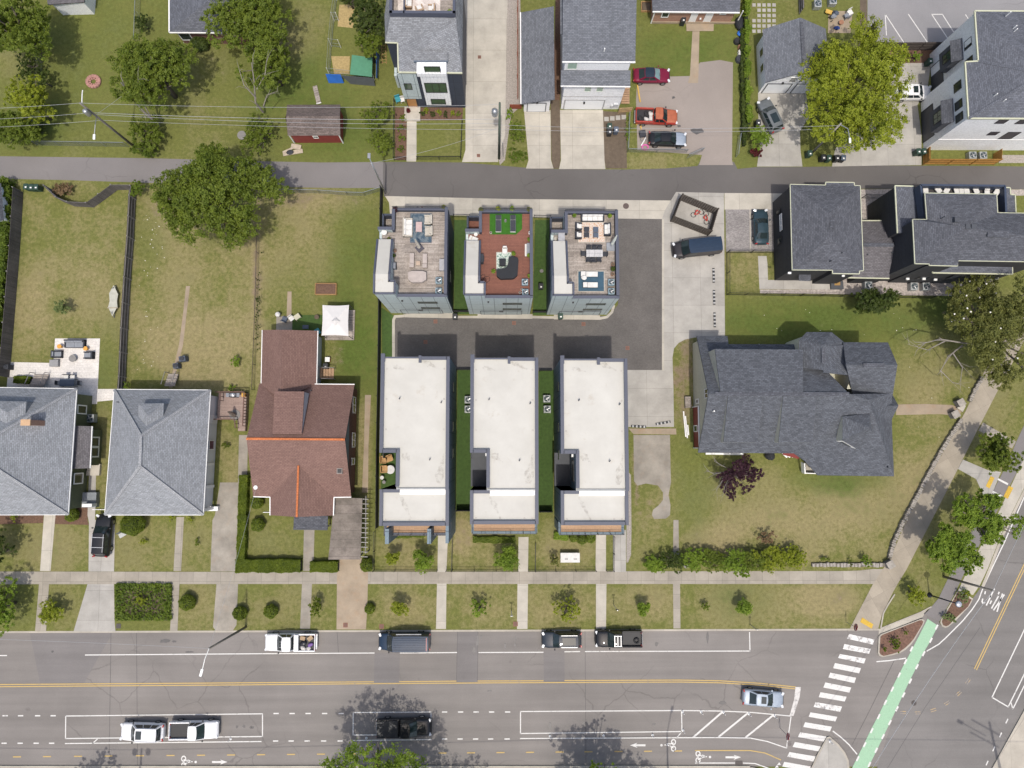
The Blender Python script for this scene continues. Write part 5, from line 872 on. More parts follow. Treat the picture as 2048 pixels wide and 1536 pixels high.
mb.build('side_stair',DTAN,h.r)
zo=zf(1280,0,8.533);n=lambda x,y,z:(*zo([(x,y)])[0],z)
h=House('brick_house','orange brick house with two white doors and a dark blue-grey roof','house',(1390,10));V=dict(d=n(215,195,2.75),c=n(1700,212,2.75),r=n(1740,-350,5.0),s=n(190,-360,5.0),a=n(215,-900,2.75),b=n(1790,-900,2.75));h.roof(V,[('d','c','r','s'),('s','r','b','a')],SH_BLUE);h.line([V['d'],V['c']],.18,.16,TRIMW,'gutter',-.05)
q=h.walls([V[k][:2]for k in 'abcd'],2.75,.35,BRICKO);y0=min(p.y for p in q)
for x0_,x1_,y0_,y1_,nm,g_,k in((380,480,215,285,'window',GLASS,1),(1380,1465,205,238,'window',GLASS,1)):a,b=PY(*zo([(x0_,(y0_+y1_)/2)])[0],y0),PY(*zo([(x1_,(y0_+y1_)/2)])[0],y0);h.winb('y',y0,a.x,b.x,PY(*zo([(x0_,y1_)])[0],y0).z,2.45,TRIMW,g_,nm,fw=.1)
for x0_,x1_ in((870,965),(1120,1225)):a,b=PY(*zo([(x0_,280)])[0],y0),PY(*zo([(x1_,280)])[0],y0);h.winb('y',y0,a.x,b.x,.2,2.4,TRIMW,WHITE,'door',fw=.08)
mb=MB()
for x in(q[0].x,max(p.x for p in q)):mb.box((x,y0-.05,1.3),(.12,.12,2.6))
mb.build('downpipe',TRIMW,h.r);mb=MB();c=PY(*zo([(1030,322)])[0],y0-.08);mb.box(c,(.2,.16,.2));mb.build('wall_lamp',TRIMW,h.r);mb=MB();mb.box(((q[0].x+max(p.x for p in q))/2,y0-.05,.15),(max(p.x for p in q)-min(p.x for p in q)-.2,.14,.34));mb.build('foundation',CONCT,h.r)
zg=zf(1500,0,7.68);n=lambda x,y,z:(*zg([(x,y)])[0],z)
h=House('double_garage','white double garage with a cool grey gable roof beside the big tree','garage',(1590,115));V=dict(a=n(195,450,3.1),d=n(235,1265,3.1),r=n(775,270,5.0),s=n(822,1110,5.0),b=n(1165,440,3.1),c=n(1225,1275,3.1));h.roof(V,[('a','r','s','d'),('r','b','c','s')],SH_COOL)
q=h.walls([V[k][:2]for k in 'abcd'],3.1,.3,WVERT);y0=P(*V['d']).y+.3;x0,x1=min(p.x for p in q),max(p.x for p in q);mb=MB();sx=P(*V['s']).x
for y in(y0,max(p.y for p in q)):mb.add([(x0,y,3.0),(x1,y,3.0),(sx,y,4.85)],[[0,1,2]])
mb.build('gable_wall',WVERT,h.r)
for a_,b_ in((.5,3.3),(4.0,6.8)):h.winb('y',y0,x0+a_,x0+b_,.03,2.2,DARKG,plain('pale_garage_panel',(.6,.64,.66),.5),'garage_door',fw=.12)
for a_ in(2.7,3.9):h.winb('y',y0,x0+a_,x0+a_+.7,2.75,3.6,TRIMW,GLASS,rows=2,fw=.1)
for t in(.35,.75):h.winb('x',x0,y0+4.9*t,y0+4.9*t+.9,1.2,2.3,TRIMW,GLASS,fw=.08)
h.ridgevent(n(793,330,5.02),n(830,980,5.02));mb=MB();mb.box((x0+2.1,y0-.1,2.55),(.2,.2,.25));mb.build('wall_lamp',BLACKM,h.r)
zt_=zf(1820,10,4.654);n=lambda x,y,z:(*zt_([(x,y)])[0],z);ZE=8.6
h=TH=House('white_town_house','tall white town house with dark window bays and garage doors, upper right','town house',(1960,190))
V=dict(a=n(603,55,ZE),b=n(635,522,ZE),c=n(513,530,ZE),d=n(545,1055,ZE),e=P(*n(545,1055,ZE))+Vector((30,0,0)),f=P(*n(603,55,ZE))+Vector((28,0,0)),r=n(1240,640,10.6),s=n(2000,650,10.6));h.roof(V,[('a','b','r'),('b','c','d','r'),('d','e','s','r'),('f','a','r','s'),('e','f','s')],SH_BLUE);h.line([V['f'],V['a'],V['b'],V['c'],V['d'],V['e']],.15,.16,CREAM,'gutter',-.04)
cap=shingle('hip_cap_dark',(.12,.128,.15),.2);h.line([V['d'],V['r']],.3,.05,cap,'hip_cap',.03);h.line([V['b'],V['r']],.3,.05,cap,'hip_cap',.03)
q=off_poly([P(*V[k])if isinstance(V[k],tuple)else V[k]for k in 'abcdef'],.1);mb=MB();mb.prism(q,-.05,ZE-.1);mb.build('wall',WSIDE,h.r);X1=P(*V['c']).x+.1;X0=P(*V['a']).x+.1;YS=P(*V['d']).y+.1
X0=P(*V['b']).x+.1
def wxw(X,x0_,y0_,x1_,y1_,**k):return h.win('x',X,zt_([(x0_,y0_)])[0],zt_([(x1_,y1_)])[0],BLACKM,GLASS,fw=.05,**k)
for X,x_,y0_,y1_ in((X0,585,300,345),(X0,600,470,505),(X1,490,700,745),(X1,500,875,915),(X1,535,975,1010)):
 A,B=PX(*zt_([(x_,y1_)])[0],X),PX(*zt_([(x_,y0_)])[0],X);h.winb('x',X,A.y-.2,B.y+.2,6.4,7.6,BLACKM,GLASS,fw=.05)
def bay(X,xt,yt0,yt1):
 A,B=PX(*zt_([(xt,yt1)])[0],X),PX(*zt_([(xt,yt0)])[0],X);z0,z1=2.9,5.5;w=.75
 mb=MB();mb.box((X-w/2,(A.y+B.y)/2,(z0+z1)/2),(w,B.y-A.y-.3,z1-z0));o=mb.build('bay',bricky('charcoal_board',(.085,.09,.105),(.1,.105,.12),(.05,.052,.06),30,.2,.02),h.r)
 mb=MB();mb.poly([Vector((X-w-.3,A.y,z1-.05)),Vector((X,A.y,z1+.55)),Vector((X,B.y,z1+.55)),Vector((X-w-.3,B.y,z1-.05))][::-1]);r_=mb.build('bay_roof',SH_DARK,h.r);so_=r_.modifiers.new('t','SOLIDIFY');so_.thickness=.12
 h.winb('x',X-w,A.y+.8,B.y-.8,3.6,5.1,BLACKM,GLASSG,mull=2,rows=2,fw=.07)
bay(X0,498,300,510);bay(X1,415,860,1085)
for X,xb,y0_,y1_ in((X0,175,600,850),(X1,92,1010,1310)):A,B=PX(*zt_([(xb,y1_)])[0],X),PX(*zt_([(xb,y0_)])[0],X);h.winb('x',X,A.y+.1,B.y-.1,.03,2.3,BLACKM,plain('charcoal_door',(.055,.057,.065),.5),'garage_door',fw=.08)
for x0_,x1_,y0_,y1_ in((810,895,1068,1100),(1000,1080,1070,1103),(735,815,1180,1208),(870,985,1182,1243)):A,B=PY(*zt_([(x0_,(y0_+y1_)/2)])[0],YS),PY(*zt_([(x1_,(y0_+y1_)/2)])[0],YS);h.winb('y',YS,A.x,B.x,PY(*zt_([(x0_,y1_)])[0],YS).z,PY(*zt_([(x0_,y0_)])[0],YS).z,BLACKM,plain('dark_shutter',(.05,.045,.06),.4),fw=.03)
mb=MB();mb.box((q[0].x if False else(X1+X1+30)/2,YS-.03,3.0),(30,.05,.1));mb.build('band',TRIMW,h.r)
for x,y in((910,88),(965,215),(970,245),(785,845),(865,898),(1055,755)):h.pipe(*n(x,y,9.3)[:2],9.3,.5,.06,TRIMW)
TYRE=plain('tyre_rubber',(.022,.022,.023),.9,var=.2);RIM=plain('alloy_rim',(.38,.39,.4),.35,.8,var=.1);CGLASS=glassmat('car_glass',(.018,.028,.03),.04);LAMPW=plain('headlamp',(.62,.64,.66),.15,var=.05);LAMPR=plain('tail_lamp',(.30,.015,.015),.2,var=.1);TRIMB=plain('black_plastic',(.022,.022,.024),.6,var=.15);WSHADE=plain('sunshade_glass',(.16,.25,.25),.08,var=.2)
CARS=dict(sedan=dict(st=[(-.5,.70,.62),(-.488,.86,.86),(-.44,.96,.96),(-.28,1,.98),(0,1,.95),(.18,1,.95),(.34,.985,.86),(.45,.92,.74),(.488,.82,.62),(.5,.7,.5)],cab=(-.39,.235,-.20,.05),cw=(.86,.66),h=1.44,zb=.9),suv=dict(st=[(-.5,.78,.8),(-.488,.92,.98),(-.44,.985,1.06),(-.2,1,1.08),(.1,1,1.06),(.24,1,1.04),(.36,.985,.98),(.455,.93,.86),(.488,.84,.7),(.5,.74,.56)],cab=(-.47,.24,-.40,.07),cw=(.89,.72),h=1.72,zb=1.02),pickup=dict(st=[(-.5,.9,.66),(-.49,.96,.72),(-.3,.98,.74),(-.06,.98,.74),(-.04,1,1.08),(.22,1,1.1),(.36,.99,1.08),(.46,.95,.98),(.49,.88,.8),(.5,.8,.6)],cab=(-.075,.255,-.05,.115),cw=(.92,.76),h=1.85,zb=1.06),van=dict(st=[(-.5,.88,.9),(-.49,.97,1.1),(-.4,1,1.15),(0,1,1.15),(.26,1,1.12),(.36,.98,1.05),(.45,.93,.92),(.485,.85,.75),(.5,.74,.55)],cab=(-.495,.335,-.48,.2),cw=(.95,.84),h=2.15,zb=1.1))
def car(name,label,kind,cx,cy,head,L,Wd,col,H=None,group=None,roofcol=None,hoodcol=None,shade=False,cat=None,sunroof=None,wheelcol=None):
 T=CARS[kind];H=H or T['h'];hw=Wd/2;gz=GR+.0 if cy>1258 else .03
 c=P(cx,cy,.8);t=thing(name,label,cat or{'sedan':'car','suv':'car','pickup':'pickup truck','van':'van'}[kind],(0,0,0),0,group)
 mb=MB();ring_=lambda x,w,zt:[(x,-hw*w*.93,.24),(x,-hw*w*1.0,.5),(x,-hw*w*.985,.5+(zt-.5)*.62),(x,-hw*w*.9,zt-.035),(x,-hw*w*.62,zt),(x,0,zt+.022),(x,hw*w*.62,zt),(x,hw*w*.9,zt-.035),(x,hw*w*.985,.5+(zt-.5)*.62),(x,hw*w*1.0,.5),(x,hw*w*.93,.24)]
 R=[ring_(s_*L,w,zt)for s_,w,zt in T['st']];n=11
 for r in R:mb.v+=[Vector(p)for p in r]
 for i in range(len(R)-1):
  for j in range(n):
   mb.f.append([i*n+j,i*n+(j+1)%n,(i+1)*n+(j+1)%n,(i+1)*n+j]);mb.mi.append(1 if hoodcol and T['st'][i][0]>=.17 and 3<=j<=6 else 0)
 mb.f.append(list(range(n))[::-1]);mb.f.append([(len(R)-1)*n+j for j in range(n)]);mb.mi+=[0,0]
 for k,f in enumerate(mb.f):mb.f[k]=f[::-1]
 mb.build('body',[col,hoodcol or col],t,smooth=True,subsurf=1,uv=False)
 xr,xf,tr,tf=[v*L for v in T['cab']];wb,wt=hw*T['cw'][0],hw*T['cw'][1];zb=T['zb']-.03;zt=H-.05
 def front(u,v):b=.10*(1-(2*u-1)**2);return Vector((lerp(xf-.1,tf-.06,v)+b,lerp(-wb,wb,u)*(1-v)+lerp(-wt,wt,u)*v,lerp(zb,zt,v)))
 def rear(u,v):b=.05*(1-(2*u-1)**2);return Vector((lerp(xr+.05,tr+.03,v)-b,lerp(wb,-wb,u)*(1-v)+lerp(wt,-wt,u)*v,lerp(zb,zt,v)))
 def side(sg):return lambda u,v:Vector((lerp(lerp(xr+.05,xf-.1,u),lerp(tr+.03,tf-.06,u),v),sg*(lerp(wb,wt,v)+.03*(1-(2*u-1)**2)),lerp(zb,zt,v)))
 def patch(mb,f,u0,u1,v0,v1,nu=4,nv=2,off=0,flip=False):
  k=len(mb.v);
  nrm=(f((u0+u1)/2+.02,.5)-f((u0+u1)/2,.5)).cross(f((u0+u1)/2,.52)-f((u0+u1)/2,.5)).normalized()
  if flip:nrm=-nrm
  for j in range(nv+1):
   for i in range(nu+1):mb.v.append(f(lerp(u0,u1,i/nu),lerp(v0,v1,j/nv))+nrm*off)
  for j in range(nv):
   for i in range(nu):
    a=k+j*(nu+1)+i;q=[a,a+1,a+nu+2,a+nu+1];mb.f.append(q[::-1]if flip else q);mb.mi.append(0)
 SR,SL=side(-1),side(1)
 sh=MB();patch(sh,front,0,1,0,1);patch(sh,rear,0,1,0,1);patch(sh,SR,0,1,0,1);patch(sh,SL,0,1,0,1,flip=True)
 top=[];nx,ny=6,4
 k=len(sh.v)
 for i in range(nx+1):
  for j in range(ny+1):
   u=i/nx;v=j/ny;e=4*v*(1-v);bx_=lerp(-.05,.1,u)*e if u in(0,1)else 0
   x=lerp(tr+.03,tf-.06,u)+(0.10*e if u==1 else(-.05*e if u==0 else 0));y=lerp(-1,1,v)*(wt+.03*4*u*(1-u));sh.v.append(Vector((x,y,zt+.05*e**.6*(.35+.65*min(1,4*u*(1-u)*1.6)))))
 for i in range(nx):
  for j in range(ny):a=k+i*(ny+1)+j;sh.f.append([a,a+ny+1,a+ny+2,a+1]);sh.mi.append(1 if roofcol else 0)
 sh.build('cab' if kind=='pickup' else 'roof',[col,roofcol or col],t,smooth=True,uv=False)
 g=MB();patch(g,front,.05,.95,.06,.95,6,2,.012);g.build('windscreen',WSHADE if shade else CGLASS,t,smooth=True,uv=False)
 g=MB();patch(g,rear,.08,.92,.2 if kind in('suv','van')else .08,.92,6,2,.012);g.build('rear_window',CGLASS,t,smooth=True,uv=False)
 spl={'sedan':((.12,.48),(.52,.9)),'suv':((.06,.3),(.33,.61),(.64,.92)),'pickup':((.06,.42),(.48,.92)),'van':((.72,.93),)}[kind]
 for u0,u1 in spl:
  for f,fl in((SR,False),(SL,True)):g=MB();patch(g,f,u0,u1,.12,.88,2,1,.012,fl);g.build('side_window',CGLASS,t,uv=False)
 r=.36 if kind in('pickup','van')else .335
 for wx in(-.31*L,.315*L):
  for sg in(-1,1):
   w_=MB();cy_=sg*(hw-.085);prof=[(r*.62,-.11),(r*.95,-.11),(r,-.07),(r,.07),(r*.95,.11),(r*.62,.11)];kk=18
   for rr,yy in prof:
    for i in range(kk):a=2*math.pi*i/kk;w_.v.append(Vector((wx+rr*math.cos(a),cy_+yy,r+rr*math.sin(a))))
   for i in range(len(prof)-1):
    for j in range(kk):w_.f.append([i*kk+j,(i+1)*kk+j,(i+1)*kk+(j+1)%kk,i*kk+(j+1)%kk]);w_.mi.append(0)
   wo=w_.build('wheel',TYRE,t,smooth=True,uv=False);rm=MB()
   rm.v+=[Vector((wx,cy_+sg*.115,r))]+[Vector((wx+r*.62*math.cos(2*math.pi*i/10),cy_+sg*.1,r+r*.62*math.sin(2*math.pi*i/10)))for i in range(10)]
   for i in range(10):q=[0,1+i,1+(i+1)%10];rm.f.append(q if sg<0 else q[::-1]);rm.mi.append(0)
   rm.build('rim',wheelcol or RIM,wo,uv=False)
 fx=.478*L
 for sg in(-1,1):
  b=MB();b.box((fx-.06,sg*hw*.74,.70 if kind=='sedan' else .84),(.26,.36,.12),-sg*.45);b.build('headlight',LAMPW,t,bevel=.03,uv=False)
  b=MB();b.box((-.487*L,sg*hw*.76,.82 if kind=='sedan' else .95),(.14,.3,.16),sg*.3);b.build('tail_light',LAMPR,t,bevel=.03,uv=False)
  b=MB();b.box((xf-.28,sg*(hw+.08),zb+.12),(.14,.2,.13));b.build('mirror',TRIMB if kind!='sedan' else col,t,bevel=.03,uv=False)
 b=MB();b.box((.493*L,0,.5),(.1,Wd*.62,.2));b.build('grille',TRIMB,t,bevel=.02,uv=False)
 b=MB();b.bar((xf-.06,-.35,zb+.1),(xf-.2,.15,zb+.16),.025,.02);b.build('wiper',TRIMB,t,uv=False)
 if sunroof:
  x0,x1=sunroof;b=MB();b.box(((x0+x1)/2*L,0,zt+.058),(abs(x1-x0)*L,wt*1.25,.018));b.build('sunroof',CGLASS,t,bevel=.006,uv=False)
 if kind=='pickup':
  x0,x1=-.5*L+.03,T['cab'][0]*L-.02
  b=MB();b.box(((x0+x1)/2,0,.79),(x1-x0,Wd*.86,.06));b.build('bed_floor',TRIMB if not wheelcol else TRIMB,t,uv=False)
  for sg in(-1,1):b=MB();b.box(((x0+x1)/2,sg*(hw-.09),.86),(x1-x0,.15,.56));b.build('bed_side',col,t,bevel=.035,uv=False)
  b=MB();b.box((x0+.04,0,.86),(.09,Wd*.86,.5));b.build('tailgate',col,t,bevel=.03,uv=False);b=MB();b.box((-.5*L-.03,0,.5),(.14,Wd*.86,.18));b.build('bumper',STEEL,t,bevel=.03,uv=False)
 t.location=(c.x,c.y,gz);t.rotation_euler=(0,0,rad(head));t['H']=H;t['zt']=zt
 return t
def addp(t,mb,name,m,**k):
 """a further part, made in the vehicle's own axes"""
 o=mb.build(name,m,None,**k);o.parent=t;return o
BLACKP=carpaint('black_car_paint',(.012,.013,.016));WHITEP=carpaint('white_car_paint',(.74,.745,.75),0,.3);NAVYP=carpaint('navy_car_paint',(.018,.035,.065),.2);CHARP=carpaint('charcoal_car_paint',(.03,.038,.05),.3);MAROON=carpaint('maroon_car_paint',(.17,.01,.035),.2);REDP=carpaint('faded_red_paint',(.36,.045,.03),0,.5);RUSTP=plain('sun_bleached_red_paint',(.36,.10,.045),.6,var=.25,scale=3);SILVP=carpaint('silver_blue_car_paint',(.34,.39,.45),.6);GREYP=carpaint('grey_car_paint',(.15,.165,.175),.5);TEALP=carpaint('dark_teal_car_paint',(.03,.055,.07),.4);DBROWN=carpaint('brown_black_car_paint',(.03,.027,.03),.2)
car('sedan','maroon sedan parked beside the white garage house','sedan',1303.5,150,0,4.45,1.82,MAROON,roofcol=plain('smoked_roof',(.02,.03,.045),.1),shade=True)
t=RP=car('pickup_truck','rusty red pickup truck with tyres and bags in its bed','pickup',1313,233,-2,5.1,1.86,REDP,1.7,hoodcol=RUSTP,roofcol=RUSTP)
car('sedan','black sedan with a grey bonnet behind the chain-link gate','sedan',1335.5,277,-2,4.55,1.8,BLACKP,hoodcol=SILVP)
car('sedan','grey car with a sunroof on the double garage drive','suv',1540.5,231,113,4.3,1.8,GREYP,1.55,sunroof=(-.3,-.02))
car('small_suv','white crossover car nosed up to the white town house','suv',1827,185,0,4.35,1.82,WHITEP,1.58,sunroof=(-.1,.03))
t=car('van','black long-bonnet van with a navy ribbed roof by the bicycle cage','van',1393,496,186,5.7,1.95,DBROWN,1.95,roofcol=NAVYP)
b=MB()
for i in range(5):b.box((-.9,-.6+i*.3,1.965),(3.0,.05,.02))
addp(t,b,'roof_rib',NAVYP,uv=False)
car('sedan','dark teal sedan in the paved parking bay beside the black house','sedan',1522.5,453,90,4.3,1.8,TEALP)
t=car('suv','black suv with roof bars on the pale driveway between the grey houses','suv',205,1071,88,4.75,1.85,BLACKP,1.68)
b=MB()
for sg in(-1,1):b.bar((-1.75,sg*.62,1.7),(.25,sg*.62,1.72),.05,.05)
for x in(-1.2,-.1):b.bar((x,-.72,1.76),(x,.72,1.76),.07,.04)
addp(t,b,'roof_rack',STEEL,uv=False)
t=WP=car('pickup_truck','white pickup truck with a tool chest and boxes in its bed','pickup',580,1285,180,5.75,1.98,WHITEP)
b=MB();b.box((-.78,0,1.17),(.5,1.82,.36));addp(t,b,'tool_chest',WHITEP,bevel=.03)
b=MB()
for i in range(4):b.box((.15+(i%2)*.55,-.3+(i//2)*.6,1.812),(.42,.03,.012))
addp(t,b,'roof_groove',plain('groove_grey',(.45,.46,.47),.5),uv=False)
t=car('van','dark blue passenger van with a ribbed roof parked at the kerb','van',808.5,1283.5,180,5.85,2.0,NAVYP,2.1)
b=MB()
for i in range(6):b.box((-.75,-.62+i*.25,2.115),(3.6,.06,.02))
addp(t,b,'roof_rib',carpaint('blue_grey_rib',(.026,.046,.078),.3),uv=False);b=MB();b.tube([(-2.0,-1.0,1.75),(.8,-1.0,1.75)],.09,8);addp(t,b,'awning',STEEL,uv=False);b=MB();b.box((-2.6,.0,2.05),(.06,1.4,.06));addp(t,b,'brake_light',LAMPR,uv=False)
t=car('suv','dark blue-black crossover with a wide glass roof at the kerb','suv',1123.5,1280,180,4.5,1.84,CHARP,1.62,sunroof=(-.34,.0))
b=MB();
for sg in(-1,1):b.bar((-1.7,sg*.64,1.62),(.1,sg*.64,1.64),.05,.04)
addp(t,b,'roof_rail',STEEL,uv=False)
t=BP=car('pickup_truck','black pickup truck with a cab roof rack parked at the kerb','pickup',1237.5,1278,180,5.3,1.88,BLACKP)
b=MB()
for sg in(-1,1):b.bar((-.2,sg*.55,1.88),(.62,sg*.55,1.88),.05,.04)
for x in(-.1,.25,.6):b.bar((x,-.6,1.9),(x,.6,1.9),.06,.04)
addp(t,b,'roof_rack',STEEL,uv=False)
car('sedan','silver-blue sedan waiting at the stop bar of the crossing','sedan',1528,1398,-5,4.65,1.82,SILVP,sunroof=(-.1,.02))
t=car('suv','white suv with a dark sunroof parked in the striped bay','suv',283,1465,178.5,4.85,1.96,WHITEP,1.78,sunroof=(-.08,.05))
b=MB()
for sg in(-1,1):b.bar((-2.0,sg*.68,1.78),(.2,sg*.68,1.8),.05,.05)
addp(t,b,'roof_rail',WHITEP,uv=False)
car('pickup_truck','white pickup truck with an empty grey bed in the striped bay','pickup',387,1461,.5,5.4,1.96,WHITEP)
t=car('pickup_truck','black pickup truck with a bed cover in the tree shade','pickup',808,1456,1,6.1,2.0,BLACKP)
b=MB();b.box((-1.8,0,1.16),(2.35,1.72,.05));addp(t,b,'bed_cover',plain('vinyl_cover',(.016,.018,.022),.5),bevel=.02)
def load(t,items):
 M=Matrix.Translation(t.location)@Matrix.Rotation(t.rotation_euler.z,4,'Z')
 for nm,lb,ct,kind,x,y,s,m in items:
  c=M@Vector((x,y,.83));o=thing(nm,lb,ct,c,random.uniform(0,3));b=MB()
  if kind=='tyre':
   k=16
   for rr,zz in((s*.55,0),(s,.02),(s,.18),(s*.55,.2),(s*.5,.1)):
    for i in range(k):a=2*math.pi*i/k;b.v.append(Vector((rr*math.cos(a),rr*math.sin(a),zz)))
   for i in range(4):
    for j in range(k):b.f.append([i*k+j,i*k+(j+1)%k,(i+1)*k+(j+1)%k,(i+1)*k+j]);b.mi.append(0)
   q=b.build('casing',m,None,smooth=True);q.parent=o
  else:
   blob(b,(0,0,s*.4),(s,s*.8,s*.6))if kind=='bag' else b.box((0,0,s*.35),(s*1.2,s*.9,s*.7))
   q=b.build('bag_body' if kind=='bag' else 'box_body',m,None,smooth=kind=='bag');q.parent=o
def blob(mb,c,r,seed=None,n=9,rough=.18,mi=0):
 """a lumpy closed shape"""
 rs=random.Random(seed if seed is not None else random.random());k=len(mb.v);ph=[rs.uniform(0,6)for _ in range(6)]
 rows=n;cols_=n+3
 for i in range(rows+1):
  t=math.pi*i/rows
  for j in range(cols_):
   a=2*math.pi*j/cols_;d=1+rough*(math.sin(2*a+ph[0])*math.sin(2*t+ph[1])+.6*math.sin(3*a+ph[2]+t*2)*math.sin(t))
   mb.v.append(Vector((c[0]+r[0]*d*math.sin(t)*math.cos(a),c[1]+r[1]*d*math.sin(t)*math.sin(a),c[2]+r[2]*d*math.cos(t))))
 for i in range(rows):
  for j in range(cols_):mb.f.append([k+i*cols_+j,k+(i+1)*cols_+j,k+(i+1)*cols_+(j+1)%cols_,k+i*cols_+(j+1)%cols_]);mb.mi.append(mi)
BAGW=plain('pale_sack',(.5,.48,.45),.7,var=.2);BAGB=plain('black_bag',(.02,.02,.025),.4,var=.3);CARD=plain('cardboard',(.36,.26,.16),.9,var=.2);PURP=plain('violet_sack',(.18,.1,.3),.7)
load(RP,[('tyre','worn tyre in the red pickup, nearest its cab','tyre','tyre',-1.2,.25,.34,TYRE),('tyre','worn tyre in the red pickup, nearest its tailgate','tyre','tyre',-1.9,-.35,.33,TYRE),('sack','white sack behind the cab of the red pickup','sack','bag',-.75,.2,.34,BAGW),('sack','pale sack by the near bed side of the red pickup','sack','bag',-1.25,-.45,.3,BAGW),('box','pale box in the corner of the red pickup bed','box','box',-.75,-.42,.42,BAGW)])
load(WP,[('box','brown cardboard box at the far corner of the white pickup bed','box','box',-2.3,-.5,.5,CARD),('box','brown cardboard box behind the tool chest','box','box',-1.45,-.5,.45,CARD),('sack','black bag in the middle of the white pickup bed','sack','bag',-1.5,.1,.4,BAGB),('sack','violet sack at the tailgate of the white pickup','sack','bag',-2.3,.25,.3,PURP),('sack','pale sack by the near bed side of the white pickup','sack','bag',-1.5,.6,.32,BAGW),('sack','pale sack beside the violet one in the white pickup','sack','bag',-2.1,.65,.28,BAGW)])
load(BP,[('tyre','spare wheel lying in the black pickup bed','tyre','tyre',-2.0,.2,.33,TYRE)])
LF=dict(mid=leafmat('leaves_mid_green',(.06,.10,.012),(.25,.31,.04)),bright=leafmat('leaves_yellow_green',(.12,.16,.012),(.42,.47,.045)),dark=leafmat('leaves_dark_green',(.026,.05,.012),(.12,.16,.03)),fresh=leafmat('leaves_fresh_green',(.075,.14,.012),(.31,.42,.05)),purple=leafmat('leaves_purple',(.022,.009,.016),(.11,.045,.065)),olive=leafmat('leaves_olive',(.07,.085,.02),(.28,.29,.075)),hedge=leafmat('leaves_clipped',(.05,.085,.008),(.215,.27,.025)),pale=leafmat('leaves_pale_green',(.10,.14,.04),(.27,.33,.12)),dry=leafmat('leaves_dry',(.16,.10,.05),(.36,.26,.15)),red=leafmat('leaves_red',(.05,.008,.012),(.17,.03,.03)),ivy=leafmat('leaves_ivy',(.045,.085,.010),(.2,.27,.03)))
BARK=plain('bark',(.12,.10,.085),.95,var=.3,scale=6,bump=.5);DEADW=plain('dead_wood',(.25,.225,.2),.9,var=.2,scale=6);PETAL=plain('white_petals',(.75,.73,.66),.6,var=.05)
def leaf_mesh(name,pts,out,size,m,parent,aspect=.55):
 """one mesh of many small four-cornered leaves"""
 n=len(pts);rr=RNG.normal(size=(n,3));nrm=out*.5+np.array([0,0,.7])+rr*.5;nrm/=np.linalg.norm(nrm,axis=1,keepdims=True)
 t=np.cross(nrm,RNG.normal(size=(n,3)));t/=np.linalg.norm(t,axis=1,keepdims=True)+1e-9;b=np.cross(nrm,t);s=(size*RNG.uniform(.6,1.35,n))[:,None]
 V=np.empty((n,4,3));V[:,0]=pts-t*s;V[:,1]=pts+b*s*aspect+t*s*.1;V[:,2]=pts+t*s;V[:,3]=pts-b*s*aspect+t*s*.1
 off=np.array(parent.location)if parent is not None else 0;V=(V-off).reshape(-1,3).astype(np.float32)
 me=bpy.data.meshes.new(name);me.vertices.add(n*4);me.vertices.foreach_set('co',V.ravel());me.loops.add(n*4);me.loops.foreach_set('vertex_index',np.arange(n*4,dtype=np.int32));me.polygons.add(n)
 me.polygons.foreach_set('loop_start',np.arange(0,n*4,4,dtype=np.int32));me.polygons.foreach_set('loop_total',np.full(n,4,np.int32));me.update();me.validate();me.materials.append(m)
 o=bpy.data.objects.new(name,me);COL.objects.link(o);o.parent=parent;return o
def crown_points(lobes,n,clump=.24,per=34,inner=.3):
 """lobes: (x, y, z, rx, ry, rz); leaves gather in clumps near the lobes' skins"""
 L=np.array(lobes,float);w=L[:,3]*L[:,4];w/=w.sum();nc=max(6,n//per);k=RNG.choice(len(L),nc,p=w);d=RNG.normal(size=(nc,3));d[:,2]=np.abs(d[:,2])*.9-.25;d/=np.linalg.norm(d,axis=1,keepdims=True)
 f=np.where(RNG.random(nc)<inner,RNG.uniform(.25,.8,nc),RNG.uniform(.78,1.16,nc));C=L[k,:3]+d*L[k,3:6]*f[:,None]
 idx=RNG.integers(0,nc,n);cr=(clump*L[k,3])*RNG.uniform(.6,1.4,nc)
 g=RNG.normal(size=(n,3))*.55;g[:,2]*=.7;pts=C[idx]+g*cr[idx][:,None];pts[:,2]=np.maximum(pts[:,2],.04);return pts,d[idx]
